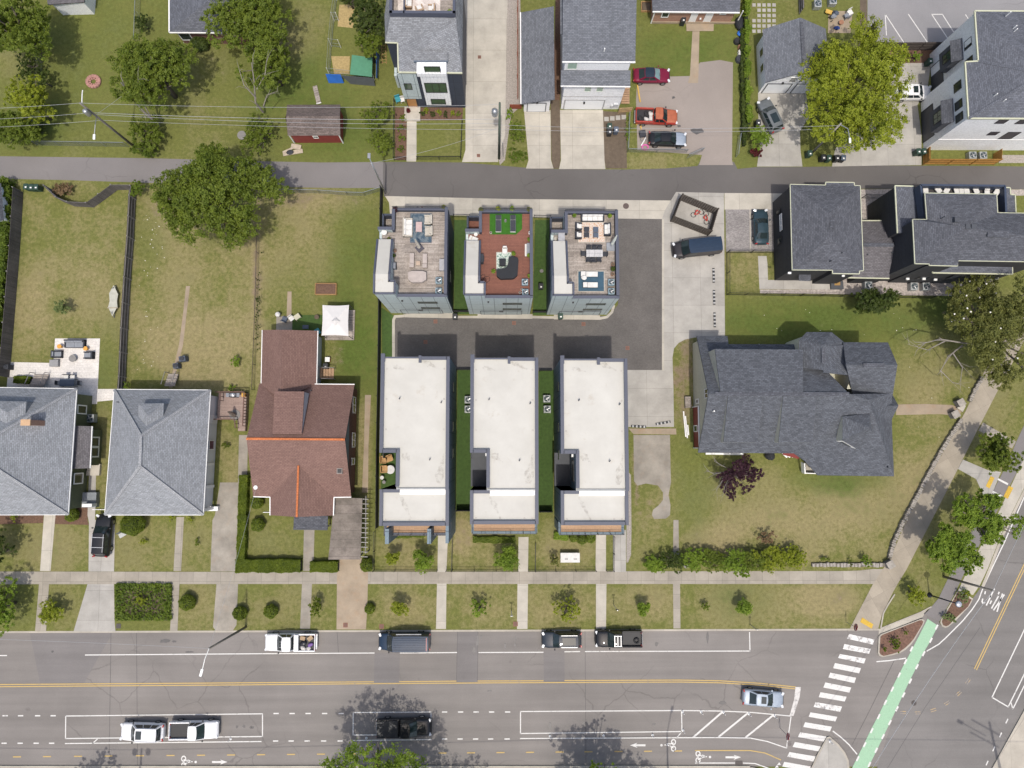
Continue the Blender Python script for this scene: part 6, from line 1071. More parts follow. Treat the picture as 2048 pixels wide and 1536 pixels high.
def tree(name,label,cat,cx,cy,rpx,h,m='mid',n=6000,leaf=.17,lobes=None,nl=7,ry=None,group=None,trunk=True,seed=1,spread=.62,lr=(.36,.54),dead=0,rz=None,clump=.2,inner=.3,base=None):
 """crown centre and radius as seen in the photograph, h the real height"""
 nl=nl+5 if rpx>25 else nl;clump=clump*.82 if rpx>25 else clump;n=int(n*(3.0 if rpx>25 else 1.7));leaf*=.66 if rpx>25 else .8
 rs=random.Random(seed*7+int(cx)+int(cy));zc=h*.62;c=P(cx,cy,zc);gk=1.06 if rpx>25 else 1;R=rpx*MPP(zc)*gk;Ry=(ry or rpx)*MPP(zc)*gk;rz=rz or min(h*.36,R*.85)
 LB=[]
 if lobes:
  for x,y,r in lobes:q=P(x,y,zc+rs.uniform(-.12,.12)*h);LB.append((q.x,q.y,q.z,r*MPP(zc)*gk,r*MPP(zc)*gk,min(rz*.75,r*MPP(zc)*.9)))
 else:
  a0=rs.uniform(0,6)
  for i in range(nl):
   a=a0+i*2.4+rs.uniform(-.3,.3);d=spread*math.sqrt((i+.4)/nl)*1.05;s=rs.uniform(*lr);LB.append((c.x+R*d*math.cos(a),c.y+Ry*d*math.sin(a),zc+rz*(.45*(1-d*1.6)+rs.uniform(-.25,.25)),R*s,Ry*s,rz*rs.uniform(.45,.62)))
 if rpx>25:
  S_=[]
  for x,y,z,a,b_,c_ in LB:
   for _ in range(3):q=rs.uniform(0,6.28);d=rs.uniform(.3,.78);k=rs.uniform(.5,.74);S_.append((x+a*d*math.cos(q),y+b_*d*math.sin(q),z+c_*rs.uniform(-.55,.65),a*k,b_*k,c_*rs.uniform(.4,.6)))
  LB=S_
 bs=P(*base,0)if base else Vector((c.x,c.y,0));t=thing(name,label,cat,bs,0,group)
 pts,d=crown_points(LB,n,clump,inner=inner);leaf_mesh('crown' if h>2.2 else 'foliage',pts,d,leaf,LF[m],t)
 if trunk:
  mb=MB();r0=.035*h+.02;top=Vector((c.x,c.y,zc));mid=bs.lerp(top,.55)+Vector((rs.uniform(-.2,.2),rs.uniform(-.2,.2),0))
  mb.tube([bs-Vector((0,0,.1)),mid,top+Vector((0,0,rz*.3))],[r0,r0*.75,r0*.25],8)
  for l in LB:q=Vector(l[:3]);mb.tube([mid.lerp(top,rs.uniform(0,.6)),(mid+q)/2+Vector((rs.uniform(-.3,.3),rs.uniform(-.3,.3),.2)),q+Vector((0,0,l[5]*.3))],[r0*.45,r0*.3,r0*.1],6)
  mb.build('trunk' if h>2.2 else 'stem',BARK,t,smooth=True,uv=False)
 return t,LB
def bare(t,starts,m=DEADW,name='dead_branch'):
 """leafless limbs: polylines of (px, py, z) with forking twigs"""
 mb=MB();rs=random.Random(3)
 for pl,r in starts:
  q=[P(*p)for p in pl];mb.tube(q,[r*(1-.75*i/(len(q)-1))for i in range(len(q))],6)
  for i in range(1,len(q)):
   for _ in range(2):
    d=(q[i]-q[i-1]);L=max(.5,d.length*.8);e=q[i]+Vector((d.x*.5+rs.uniform(-.6,.6)*L,d.y*.5+rs.uniform(-.6,.6)*L,rs.uniform(0,.4)*L));mb.tube([q[i].lerp(q[i-1],rs.uniform(0,.6)),(q[i]+e)/2+Vector((0,0,.1)),e],[r*.3,r*.2,r*.07],5)
 return mb.build(name,m,t,uv=False)
def hedge(name,label,cat,segs,w,h,m='hedge',dens=900,leaf=.085,group=None,rough=.12,stem=False):
 """clipped or trailing hedge along a line of photo pixels"""
 q=[P(*s,h*.6)for s in segs];t=thing(name,label,cat,Vector((q[0].x,q[0].y,0)),0,group);P_=[];D_=[];core=MB()
 for a,b in zip(q,q[1:]):
  L=(b-a).length;n=int(dens*(L*w+(L+w)*h)*1.0);u=RNG.random(n);d=(b-a).normalized();sd=np.array([-d.y,d.x,0]);f=RNG.random(n)
  top=f<.62;v=np.where(top,RNG.uniform(-.5,.5,n),np.where(RNG.random(n)<.5,-.5,.5));z=np.where(top,h,RNG.uniform(.05,h,n));x=np.array(a)[None,:]*(1-u[:,None])+np.array(b)[None,:]*u[:,None]
  lump=1+rough*np.sin(u*L*2.1+a.x)+rough*.7*np.sin(u*L*5.3+1);x=x+sd[None,:]*(v*w*lump)[:,None];x[:,2]=z*(1+.5*(lump-1));x+=RNG.normal(size=(n,3))*rough*.35*min(w,h);P_.append(x);D_.append(np.stack([sd[0]*v*1.6,sd[1]*v*1.6,top*.8],1))
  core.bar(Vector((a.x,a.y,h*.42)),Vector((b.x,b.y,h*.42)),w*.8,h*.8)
 pts=np.concatenate(P_);pts[:,2]=np.maximum(pts[:,2],.03);leaf_mesh('foliage',pts,np.concatenate(D_),leaf,LF[m],t)
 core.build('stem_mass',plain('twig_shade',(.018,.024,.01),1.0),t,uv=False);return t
def ball(label,cx,cy,rpx,m='hedge',group='clipped round shrubs',h=None,name='round_shrub',leaf=.075,n=None):
 R=rpx*MPP(.6);h=h or R*1.8;c=P(cx,cy,h*.6);t=thing(name,label,'shrub',Vector((c.x,c.y,0)),0,group);n=n or int(2600*R*R+500);d=RNG.normal(size=(n,3));d/=np.linalg.norm(d,axis=1,keepdims=True)
 lum=1+.05*np.sin(d[:,0]*7+cx)+.05*np.sin(d[:,1]*9+cy);pts=np.array([c.x,c.y,h*.5])+d*np.array([R,R,h*.5])*(lum*RNG.uniform(.86,1.04,n))[:,None];pts[:,2]=np.maximum(pts[:,2],.03);leaf_mesh('foliage',pts,d,leaf,LF[m],t)
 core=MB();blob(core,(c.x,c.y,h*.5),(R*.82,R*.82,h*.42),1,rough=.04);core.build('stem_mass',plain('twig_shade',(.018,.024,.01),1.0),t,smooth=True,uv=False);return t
G1='trees in the yards behind the alley'
tree('broadleaf_tree','broad green tree filling the top left corner of the photo','tree',28,55,78,9,'mid',9000,.17,group=G1,seed=2)
tree('broadleaf_tree','yellow-green tree at the left edge behind the utility pole','tree',58,205,46,6.5,'bright',5000,.15,group=G1,seed=3)
tree('bushy_tree','mid green bushy growth at the left edge just above the alley','tree',32,262,52,4.5,'mid',5500,.15,group=G1,ry=38,seed=4)
tree('vine_shrub','tangle of vines on the chain-link fence below the corner tree','shrub',62,135,26,2.6,'dark',2000,.13,group=G1,ry=40,seed=5)
tree('vine_shrub','dark shrub against the left yard fence beside the yellow-green tree','shrub',88,160,16,2.4,'dark',1200,.12,group=G1,ry=30,seed=6)
tree('vine_shrub','low dark scrub between the yellow-green tree and the pole','shrub',72,255,20,2.0,'dark',1300,.12,group=G1,ry=26,seed=8)
t,_=tree('broadleaf_tree','large dark green tree right of the utility pole','tree',308,148,90,8.5,'mid',12000,.17,group=G1,nl=9,seed=7,ry=72)
bare(t,[([(318,252,.5),(290,225,3),(262,195,5.5),(243,165,7)],.16),([(305,240,1.5),(277,190,5),(276,155,7)],.09)])
tree('vine_shrub','bush at the foot of the large dark tree by the alley','shrub',292,262,36,2.6,'mid',3200,.14,group=G1,ry=44,seed=9)
tree('vine_shrub','low shrub at the corner of the alley under the utility pole','shrub',288,298,26,1.6,'ivy',1700,.12,group=G1,ry=16,seed=10)
tree('vine_shrub','small shrub on the fence line left of the brick bungalow','shrub',285,45,15,2.2,'dark',1300,.12,group=G1,ry=26,seed=11)
ball('dark rounded shrub at the wall of the brick bungalow',399,83,17,'dark',None,1.6,'wall_shrub',.12)
tree('broadleaf_tree','dense green tree overhanging the brick bungalow roof','tree',492,40,84,9,'mid',11000,.17,group=G1,nl=9,seed=12)
t,_=tree('broadleaf_tree','green tree with bare grey limbs left of the red shed','tree',538,128,56,7.5,'mid',6500,.16,group=G1,seed=13,ry=62)
bare(t,[([(526,224,.6),(511,205,3),(508,160,6),(503,125,8)],.14),([(512,196,4),(488,170,6),(478,138,7.5)],.09),([(514,178,5),(530,150,6.5),(533,122,7.5)],.08),([(527,212,3),(534,190,4.5),(556,182,5.5)],.07)])
tree('vine_shrub','green thicket between the bare-limbed tree and the alley','shrub',520,268,32,3,'mid',3600,.14,group=G1,ry=48,seed=14)
tree('broadleaf_tree','dark narrow tree over the fowl pen','tree',742,38,38,6,'dark',4600,.15,group=G1,ry=50,seed=15);tree('broadleaf_tree','green tree beside the green pen roof','tree',738,92,32,5.5,'mid',3600,.15,group=G1,ry=30,seed=16)
tree('vine_shrub','dark shrub at the top edge above the fowl pen','shrub',700,-2,26,3,'dark',1800,.14,group=G1,ry=16,seed=17)
tree('vine_shrub','upper leafy thicket between red shed and navy house','shrub',757,232,30,2.6,'mid',2800,.14,group=G1,ry=32,seed=18);tree('vine_shrub','lower leafy thicket between red shed and navy house','shrub',762,284,26,2.4,'mid',2500,.13,group=G1,ry=32,seed=19)
tree('broadleaf_tree','large round dark green tree overhanging the old grey alley','tree',430,388,128,10,'mid',17000,.18,lobes=[(350,350,48),(330,400,40),(400,390,62),(440,350,46),(470,430,48),(480,380,56),(535,375,40),(520,345,30),(460,455,24),(380,430,40),(410,340,36)],seed=20)
tree('vine_shrub','ivy clump on the fence corner below the alley','shrub',276,378,15,2.2,'ivy',1500,.12,ry=20,seed=21,trunk=False)
hedge('ivy_hedge','ivy-covered strip along the far left wooden fence','hedge',[(8,362),(13,400),(9,470),(0,560),(-8,640),(-16,720)],1.3,1.7,'ivy',300,.13,rough=.3)
tree('brush_pile','heap of dry brown brush against the curved fence','brush pile',124,380,22,1.2,'dry',1500,.12,trunk=False,seed=22,ry=15)
tree('round_tree','small pale round tree alone on the left lawn','tree',123,614,16,2.3,'pale',1600,.09,seed=23,nl=5,base=(128,610))
tree('weed_clump','leafy weed clump on the lawn above the grey house','plant',472,725,13,1.0,'fresh',700,.10,seed=24,trunk=False)
tree('broadleaf_tree','big yellow-green tree beside the double garage','tree',1708,180,104,9.4,'bright',19000,.17,lobes=[(1690,95,36),(1745,85,40),(1655,130,44),(1710,140,56),(1765,130,40),(1640,185,38),(1695,200,60),(1760,190,50),(1670,240,44),(1730,250,48),(1780,235,34),(1735,290,18)],seed=25,clump=.22)
tree('vine_shrub','bright green bush at the foot of the double garage drive','shrub',1521,274,24,2.2,'fresh',2300,.11,seed=26,ry=27);tree('red_shrub','dark red shrub by the alley','shrub',1512,306,15,1.2,'red',1000,.1,seed=27,ry=11,trunk=False)
hedge('vine_hedge','vines trailing along the fence right of the orange brick house','hedge',[(1492,-10),(1492,110),(1494,200),(1497,250)],.4,1.3,'fresh',260,.09,rough=.5)
hedge('vine_hedge','dark foot of the vine fence beside the parking yard','hedge',[(1484,60),(1485,180),(1489,290)],.4,.8,'dark',260,.1,rough=.3)
tree('weed_clump','weedy bush beside the narrow garage drive','plant',1037,266,19,1.6,'mid',1800,.11,seed=28,ry=26,trunk=False);tree('weed_clump','low weeds at the alley end of the narrow garage drive','plant',1034,312,20,.8,'ivy',1100,.1,seed=29,ry=18,trunk=False);tree('weed_clump','creeper on the red fence beside the narrow garage','plant',1020,232,8,1.4,'fresh',700,.1,seed=30,ry=24,trunk=False)
tree('weed_clump','grassy weeds between garage yard and chain-link','plant',1256,262,7,1.0,'fresh',700,.1,seed=60,ry=36,trunk=False)
tree('conifer_shrub','dark feathery evergreen below the black houses','tree',1752,603,50,4.5,'dark',5500,.14,seed=31,ry=27,nl=8)
t,LBm=tree('magnolia_tree','large magnolia with white blossoms at the right edge','tree',2000,655,105,10,'olive',15000,.16,lobes=[(1935,615,38),(1980,590,40),(2030,610,46),(1940,660,44),(1995,650,56),(2045,680,56),(1960,700,36),(2010,725,40),(2060,740,40),(1915,640,24)],seed=32)
bare(t,[([(1960,690,3),(1920,685,5),(1880,678,5.5),(1835,690,5)],.12),([(1925,690,4),(1895,715,4.5),(1880,745,4.2)],.09),([(1890,682,5),(1855,700,4.6),(1815,688,4.4)],.07),([(1905,705,4),(1925,735,4),(1920,765,3.6)],.07),([(1880,740,3.8),(1905,765,3.5),(1925,770,3.2)],.05)])
mb=MB();rs=random.Random(5)
for i in range(34):l=rs.choice(LBm);a,b=rs.uniform(0,6.28),rs.uniform(.2,1.2);blob(mb,(l[0]+l[3]*math.cos(a)*math.cos(b),l[1]+l[4]*math.sin(a)*math.cos(b),l[2]+l[5]*math.sin(b)+.15),(.1,.1,.07),i,4)
mb.build('blossom',PETAL,t,uv=False)['kind']='stuff'
GV='street trees on the right verge'
tree('street_tree','green street tree beside the paved crossing on the right verge','tree',1990,908,44,6,'mid',5200,.14,group=GV,seed=33,ry=38,base=(1968,912));tree('street_tree','bright green tree overhanging the cycle track, upper of the close pair','tree',1966,1035,70,7.5,'fresh',8500,.15,group=GV,lobes=[(1950,1020,24),(1985,1012,22),(2012,1045,20),(1965,1050,24),(1922,1010,16),(1995,1072,14),(1935,1040,18),(2025,1065,10),(1960,995,12),(1975,1078,12)],seed=34,base=(1915,1030),clump=.28)
tree('street_tree','bright green tree overhanging the cycle track, lower of the close pair','tree',1908,1100,66,7,'fresh',8000,.15,group=GV,lobes=[(1885,1085,22),(1915,1105,24),(1948,1108,18),(1868,1108,16),(1900,1130,17),(1936,1134,13),(1888,1062,14),(1930,1080,16),(1858,1092,10),(1965,1125,10)],seed=35,base=(1870,1080),clump=.28)
tree('young_tree','small round tree on the verge beside the navy street lamp','tree',1834,1190,19,2.6,'bright',1700,.1,seed=36)
t,_=tree('purple_tree','dark purple-leaved tree with a bare grey side on the corner lawn','tree',1472,955,44,5,'purple',4200,.12,lobes=[(1480,925,20),(1492,948,24),(1475,972,24),(1460,990,14),(1505,950,14),(1450,945,14)],seed=37,base=(1462,940))
bare(t,[([(1462,940,1),(1445,945,3),(1428,948,4.2),(1412,940,5)],.07),([(1460,945,1.5),(1444,962,3.5),(1432,980,4.5)],.06),([(1458,938,1.5),(1442,930,3.5),(1428,922,4.8)],.06),([(1462,948,2),(1450,972,4),(1446,990,4.6)],.05)])
GH_='bushes of the hedge along the corner lawn'
for i,(x,y,r,h,m,lb)in enumerate([(1310,1128,18,1.4,'fresh','leftmost low bush of the hedge along the sidewalk'),(1345,1122,22,1.8,'dark','dark bush in the hedge beside the stepping stones'),(1385,1118,24,1.8,'fresh','bright bush in the hedge right of the stepping stones'),(1430,1122,24,1.7,'mid','mid green bush of the hedge below the tan lawn patch'),(1470,1122,24,1.9,'fresh','leafy bush of the hedge left of the dry shrub'),(1510,1122,24,1.9,'mid','bush of the hedge right under the dry shrub'),(1550,1115,26,2.0,'bright','yellow-green bush right of the dry shrub'),(1588,1113,24,2.0,'bright','last large bush at the right end of the hedge')]):
 tree('hedge_bush',lb,'shrub',x,y+1,r*1.3,h,m,int(r*130),.105,group=GH_,seed=40+i,ry=r*.98,nl=7)
tree('hedge_bush','bush leaning out over the sidewalk from the hedge','shrub',1488,1138,18,1.4,'fresh',1700,.1,group=GH_,seed=50);tree('dry_shrub','dry tan-leaved shrub behind the hedge','shrub',1532,1076,19,1.6,'dry',700,.11,seed=51,ry=15);tree('hedge_bush','small bright bush on the low stone wall','shrub',1731,1123,12,1.2,'fresh',900,.09,seed=52,ry=14);tree('hedge_bush','small weed on the low stone wall','shrub',1700,1124,6,.7,'mid',300,.08,seed=53,ry=12,trunk=False);tree('hedge_bush','weed at the left end of the low stone wall','shrub',1650,1118,10,.6,'mid',420,.08,seed=54,ry=6,trunk=False)
hedge('clipped_hedge','long clipped hedge beside the old driveway','hedge',[(489,950),(486,1030),(483,1118)],.85,1.0,'hedge',950,.075,group='clipped hedges of the brown house',rough=.07);hedge('clipped_hedge','clipped hedge along the sidewalk left of the front walk','hedge',[(474,1131),(540,1131),(602,1131)],1.35,1.0,'hedge',950,.075,group='clipped hedges of the brown house',rough=.07);hedge('clipped_hedge','short clipped hedge between the front walk and the carport','hedge',[(622,1133),(676,1133)],1.1,.95,'hedge',950,.075,group='clipped hedges of the brown house',rough=.06)
for lb,x,y,r in(('clipped ball beside the tan driveway, right of the carport',733,1131,13),('upper clipped ball inside the L-shaped hedge',513,1004,13),('lower clipped ball inside the L-shaped hedge',515,1050,13),('clipped ball on the verge below the L-shaped hedge',541,1223,13),('clipped ball at the foot of the leaning lamp post',479,1227,13),('small clipped ball on the verge right of the tan driveway',739,1218,10),('big clipped ball on the lawn beside the black suv',264,1049,22),('clipped ball at the corner of the olive-walled house',142,1030,13),('rounded shrub with a dark shadow on the verge right of the ivy bed',373,1206,15)):ball(lb,x,y,r)
tree('verge_shrub','upright double shrub beside the brown house verge path','shrub',632,1216,14,2.0,'hedge',1600,.08,seed=61,ry=20);tree('verge_shrub','bright yellow-green shrub left of the wide driveway apron','shrub',103,1224,25,2.2,'bright',2600,.1,seed=62);tree('broadleaf_tree','green tree cut by the left edge of the photo on the verge','tree',-8,1218,48,5,'fresh',5500,.13,seed=63);tree('broadleaf_tree','dark tree at the left edge in the front yard','tree',-14,1105,34,4.5,'dark',3600,.13,seed=64,ry=40)
hedge('low_hedge','low bright hedge behind the olive-walled house patio','hedge',[(30,759),(62,760)],.7,.6,'hedge',700,.08)
for i,(x,y,r,m)in enumerate(((285,1084,7,'bright'),(343,1036,7,'bright'),(381,1038,7,'bright'),(394,1085,7,'mid'),(450,891,8,'hedge'),(252,772,12,'fresh'),(462,777,10,'fresh'),(28,1036,8,'bright'))):tree('garden_plant',['yellowish plant alone on the lawn right of the ball shrub','plant left of the narrow front walk of the grey house','plant right of the narrow front walk of the grey house','dark little plant beside the old driveway lawn','round plant below the mauve deck','leafy plant at the fence end by the grey house','leafy plant at the corner of the mauve deck','plant in the bark bed of the olive-walled house'][i],'plant',x,y,r,.7,m,420,.08,seed=70+i,trunk=False)
mb=MB();n=5200;u=RNG.uniform(230,343,n);v=RNG.uniform(1167,1241,n);edge=np.minimum(np.minimum(u-230,343-u)/20,np.minimum(v-1167,1241-v)/16);keep=RNG.random(n)<np.clip(1.1-edge*.8,.3,1);pts=np.array([P(a,b,RNG.uniform(.1,.5))for a,b in zip(u[keep],v[keep])]);leaf_mesh('ivy_bed',pts,np.zeros_like(pts)+np.array([0,0,.5]),.13,LF['ivy'],None)
o=bpy.data.objects['ivy_bed'];tag(o,'rough ivy ground cover on the verge between the driveways','ground cover',None,'stuff')
tree('garden_plant','yellowish plant in the middle of the ivy bed','plant',283,1200,13,1.0,'bright',700,.09,seed=80,trunk=False);sheet('bed_soil',[(230,1167),(343,1167),(341,1241),(232,1241)],.012,DIRT)
GF='young trees in front of the white-roofed town houses'
for i,(x,y,r,h,m,n,lb)in enumerate([(787,1117,16,2.8,'bright',1500,'small yellow-green tree in the fenced yard of the left white-roofed house'),(845,1121,21,3.2,'fresh',2300,'rounder green tree in the fenced yard of the left white-roofed house'),(1013,1119,25,3.4,'fresh',3000,'full green tree in the middle fenced front yard'),(1108,1122,13,2.2,'olive',420,'thin sparse tree left of the white utility box')]):tree('young_tree',lb,'tree',x,y,r,h,m,n,.1,group=GF,seed=90+i,clump=.3,nl=6)
GS='young street trees on the front verge'
for i,(x,y,r,h,m,n,lb)in enumerate([(798,1218,18,2.6,'bright',1300,'bright young street tree above the dark blue van'),(961,1216,19,2.6,'fresh',800,'spindly young street tree with drooping boughs'),(1135,1216,27,3,'bright',1500,'spreading star-shaped young street tree above the dark crossover'),(1287,1216,15,2.2,'fresh',1200,'compact young street tree right of the black pickup'),(1410,1212,8,1.2,'mid',380,'tiny sapling on the right part of the verge'),(1487,1214,17,2.2,'fresh',1700,'round young street tree on the right part of the verge')]):tree('young_tree',lb,'tree',x,y,r,h,m,n,.1,group=GS,seed=100+i,clump=.32,nl=7 if r>18 else 5,spread=.75 if i in(1,2)else .5,lr=(.25,.42)if i in(1,2)else(.42,.6))
hedge('foundation_hedge','dark hedge under the left white-roofed house balcony','hedge',[(792,1066),(848,1066)],.9,.8,'mid',600,.085);hedge('foundation_hedge','low dark hedge under the middle white-roofed house balcony','hedge',[(946,1079),(1030,1080)],.6,.5,'mid',600,.08);hedge('foundation_hedge','bright low hedge under the right white-roofed house balcony','hedge',[(1108,1071),(1136,1073)],.7,.6,'fresh',600,.085)
for i,(x,y,r)in enumerate(((1147,1076,8),(1164,1080,9),(1182,1077,9))):ball(['left','middle','right'][i]+' dark green ball under the right balcony',x,y,r,'mid','balls under the right balcony')
for i,(x,y,r,m)in enumerate(((1791,1283,11,'hedge'),(1791,1298,7,'mid'),(1812,1265,5,'mid'),(1770,1298,5,'mid'),(1925,1197,16,'pale'),(1933,1188,9,'bright'),(1899,1232,15,'pale'))):tree('island_plant',['yellow-green plant in the middle of the kerbed island','dark plant at the lower rim of the kerbed island','sparse weed in the upper part of the kerbed island','sparse weed at the left tip of the kerbed island','variegated plant beside the street lamp head in the planter','small yellow plant at the top of the planter','variegated plant at the lower end of the planter'][i],'plant',x,y,r,.9,m,560 if r>8 else 220,.1,seed=110+i,trunk=False)
for i,(x,y,m)in enumerate(((846,226,'dark'),(853,222,'bright'),(865,229,'dark'),(878,224,'bright'),(891,228,'dark'),(905,225,'bright'),(917,228,'mid'),(803,235,'mid'),(802,255,'mid'),(802,275,'mid'),(800,298,'mid'))):tree('bed_shrub',('bright ' if m=='bright' else 'green ')+'bedding shrub in the bark beds of the navy house','shrub',x,y,7 if i<7 else 9,.7,m,420,.08,group='bedding shrubs of the navy house',seed=120+i,trunk=False)
for i,(x,y)in enumerate(((1804,112),(1835,113))):tree('bed_shrub',['left','right'][i]+' green shrub in the bark bed behind the white car','shrub',x,y,11,1.3,'fresh',800,.1,seed=140+i)
GB='street trees on the near pavement'
tree('street_tree','leafy street tree rising into the bottom edge, shading the black pickup','tree',768,1600,120,10.5,'fresh',9500,.17,lobes=[(735,1560,60),(690,1575,48),(800,1585,64),(850,1620,60),(900,1640,56),(740,1510,22),(755,1492,14),(670,1530,16),(790,1530,16),(700,1640,60),(640,1650,50)],group=GB,seed=150,base=(760,1556));tree('street_tree','leafy street tree at the bottom edge, shading the left-pointing arrow','tree',1195,1640,90,8.5,'fresh',7500,.17,lobes=[(1190,1585,44),(1150,1592,36),(1240,1598,40),(1130,1620,44),(1270,1625,40),(1180,1535,14),(1215,1533,12),(1310,1635,30)],group=GB,seed=151,base=(1192,1566));tree('street_tree','street tree outside the bottom left, known by its shadow','tree',150,1630,50,7,'fresh',3200,.16,group=GB,seed=152,base=(155,1575))
pts=np.array([P(random.gauss(292,14),random.uniform(420,740),.06)for _ in range(34)]+[P(random.uniform(300,330),random.uniform(420,520),.06)for _ in range(12)]+[P(random.uniform(1500,1950),random.uniform(600,900),.05)for _ in range(50)]);leaf_mesh('white_flowers',pts,np.zeros_like(pts)+np.array([0,0,1.0]),.06,PETAL,None,.8);tag(bpy.data.objects['white_flowers'],'scattered white blossoms and petals on the lawns','flowers',None,'stuff')
GWOOD=bricky('grey_fence_boards',(.12,.11,.105),(.17,.155,.15),(.05,.045,.042),.14,30,.012,off=0,stain=.3,rough=.95,bump=.4);CEDAR=bricky('cedar_fence_boards',(.38,.20,.05),(.44,.24,.065),(.18,.09,.03),.14,30,.01,off=0,stain=.2,rough=.85,bump=.3);RAILW=plain('grey_rail',(.25,.235,.225),.9,var=.25);IRON=plain('black_iron',(.018,.018,.02),.5,.3,var=.1);CHAIN=plain('chain_link_wire',(.3,.33,.34),.5,.6,var=.1);POLEW=plain('pole_wood',(.17,.155,.135),.9,var=.25,scale=4);POLEG=plain('green_pole',(.085,.11,.085),.8,var=.25);WIRE=plain('cable',(.33,.34,.35),.6,var=.1);NAVYM=plain('navy_metal',(.02,.022,.045),.45,.2,var=.1);STONE=plain('pale_wall_stone',(.31,.285,.25),.95,var=.35,scale=2.5,bump=.6)
FBASE=lambda pts:[P(*p,0)for p in pts]
def board_fence(label,pts,h,m=GWOOD,group=None,rails=1,name='board_fence'):
 q=FBASE(pts);t=thing(name,label,'fence',q[0],0,group);b=MB();p_=MB();r=MB()
 for a,c in zip(q,q[1:]):
  b.bar((a.x,a.y,h/2),(c.x,c.y,h/2),.03,h-.1);d=(c-a);L=d.length;s=Vector((-d.y,d.x,0)).normalized()
  for z in(.35,h*.55,h-.2):r.bar(a+s*-.05*rails+Vector((0,0,z)),c+s*-.05*rails+Vector((0,0,z)),.05,.09)
  for i in range(max(1,int(L/2.4))):o=a+d*(i/max(1,int(L/2.4)));p_=MB();p_.box((o.x-s.x*.06*rails,o.y-s.y*.06*rails,h/2),(.1,.1,h+.04));p_.build('post',RAILW if m is GWOOD else m,t)
 b.build('boards',m,t);r.build('rail',RAILW if m is GWOOD else m,t);return t
def iron_fence(label,pts,h=1.15,gap=.14,group='black iron fences',name='iron_fence',post=2.3):
 q=FBASE(pts);t=thing(name,label,'fence',q[0],0,group);b=MB();p_=MB();r=MB()
 for a,c in zip(q,q[1:]):
  d=c-a;L=d.length;n=max(1,int(L/gap));m=max(1,round(L/post))
  for z in(.15,h-.08):r.bar(a+Vector((0,0,z)),c+Vector((0,0,z)),.035,.035)
  for i in range(n):o=a+d*(i/n);b.bar((o.x,o.y,.08),(o.x,o.y,h),.018,.018)
  for i in range(m+1):o=a+d*(i/m);p_.box((o.x,o.y,h/2+.03),(.06,.06,h+.06))
 b.build('pickets',IRON,t,uv=False);r.build('rail',IRON,t,uv=False);p_.build('post',IRON,t,uv=False);return t
def chain_fence(label,pts,h=1.2,group='chain-link fences',name='chain_link_fence',gap=.11,m=None,post=3.0):
 m=m or CHAIN;q=FBASE(pts);t=thing(name,label,'fence',q[0],0,group);b=MB();p_=MB();r=MB()
 for a,c in zip(q,q[1:]):
  d=c-a;L=d.length;n=max(1,int(L/gap));k=max(1,round(L/post));r.bar(a+Vector((0,0,h)),c+Vector((0,0,h)),.05,.05)
  for i in range(n):
   o=a+d*(i/n);e=a+d*min(1,max(0,(i+h/gap*.55)/n));f=a+d*max(0,(i-h/gap*.55)/n);b.bar((o.x,o.y,.03),(e.x,e.y,h),.007,.007);b.bar((o.x,o.y,.03),(f.x,f.y,h),.007,.007)
  for i in range(k+1):o=a+d*(i/k);p_.tube([(o.x,o.y,0),(o.x,o.y,h+.08)],.03,6)
 b.build('wire_mesh',m,t,uv=False);r.build('top_rail',m,t,uv=False);p_.build('post',m,t,uv=False);return t
board_fence('grey board fence leaning along the ivy at the far left',[(47,385),(40,500),(32,600),(24,700),(19,755)],1.9);board_fence('curved grey board fence around the bins below the alley',[(104,381),(128,404),(150,413),(188,415),(212,398),(236,380),(274,380)],1.7,rails=-1)
board_fence('grey board fence with rails between the two left lawns',[(274,381),(272,400),(268,480),(262,560),(256,660),(252,755),(250,782)],1.75,rails=-1);chain_fence('low wire fence with dead vines between the two left lawns and the brown house',[(519,455),(517,560),(513,680),(509,780)],1.0,gap=.16,m=plain('rusty_wire',(.07,.055,.045),.9))
tree('vine_shrub','dry vines climbing the low wire fence','plant',516,610,5,1.0,'dark',900,.1,seed=160,ry=150,trunk=False)
chain_fence('chain-link fence along the alley above the raised bed',[(560,385),(640,387),(696,391),(730,392),(765,381)],1.2);board_fence('tall black screen fence beside the town houses',[(766,382),(763,560),(761,740),(758,900),(757,1054)],1.8,plain('black_screen',(.012,.013,.014),.8),name='screen_fence');board_fence('black screen between the left and middle white-roofed houses',[(914,1019),(941,1019)],1.7,plain('black_screen',(.012,.013,.014),.8),name='screen_fence');board_fence('black screen between the middle and right white-roofed houses',[(1079,1021),(1104,1021)],1.7,plain('black_screen',(.012,.013,.014),.8),name='screen_fence');board_fence('low dark fence across the upper end of the left turf strip',[(914,739),(941,739)],.9,plain('black_screen',(.012,.013,.014),.8),name='screen_fence');board_fence('low dark fence across the upper end of the right turf strip',[(1079,741),(1104,741)],.9,plain('black_screen',(.012,.013,.014),.8),name='screen_fence')
board_fence('low dark fence between the left and middle deck houses',[(908,624),(938,624)],1.0,plain('black_screen',(.012,.013,.014),.8),name='screen_fence');board_fence('low dark fence between the middle and right deck houses',[(1066,625),(1094,625)],1.0,plain('black_screen',(.012,.013,.014),.8),name='screen_fence')
iron_fence('iron fence around the left white-roofed front yard',[(751,1062),(749,1140),(875,1140)]);iron_fence('iron fence around the middle white-roofed front yard',[(906,1066),(904,1140),(893,1140)]);iron_fence('iron fence along the sidewalk before the middle yard',[(905,1140),(1036,1140)]);iron_fence('iron fence dividing the middle and right front yards',[(1071,1085),(1070,1140),(1057,1140)]);iron_fence('iron fence along the sidewalk before the utility box',[(1071,1140),(1191,1140)]);iron_fence('iron fence at the right end of the fenced front yards',[(1212,1140),(1226,1140),(1227,1072)])
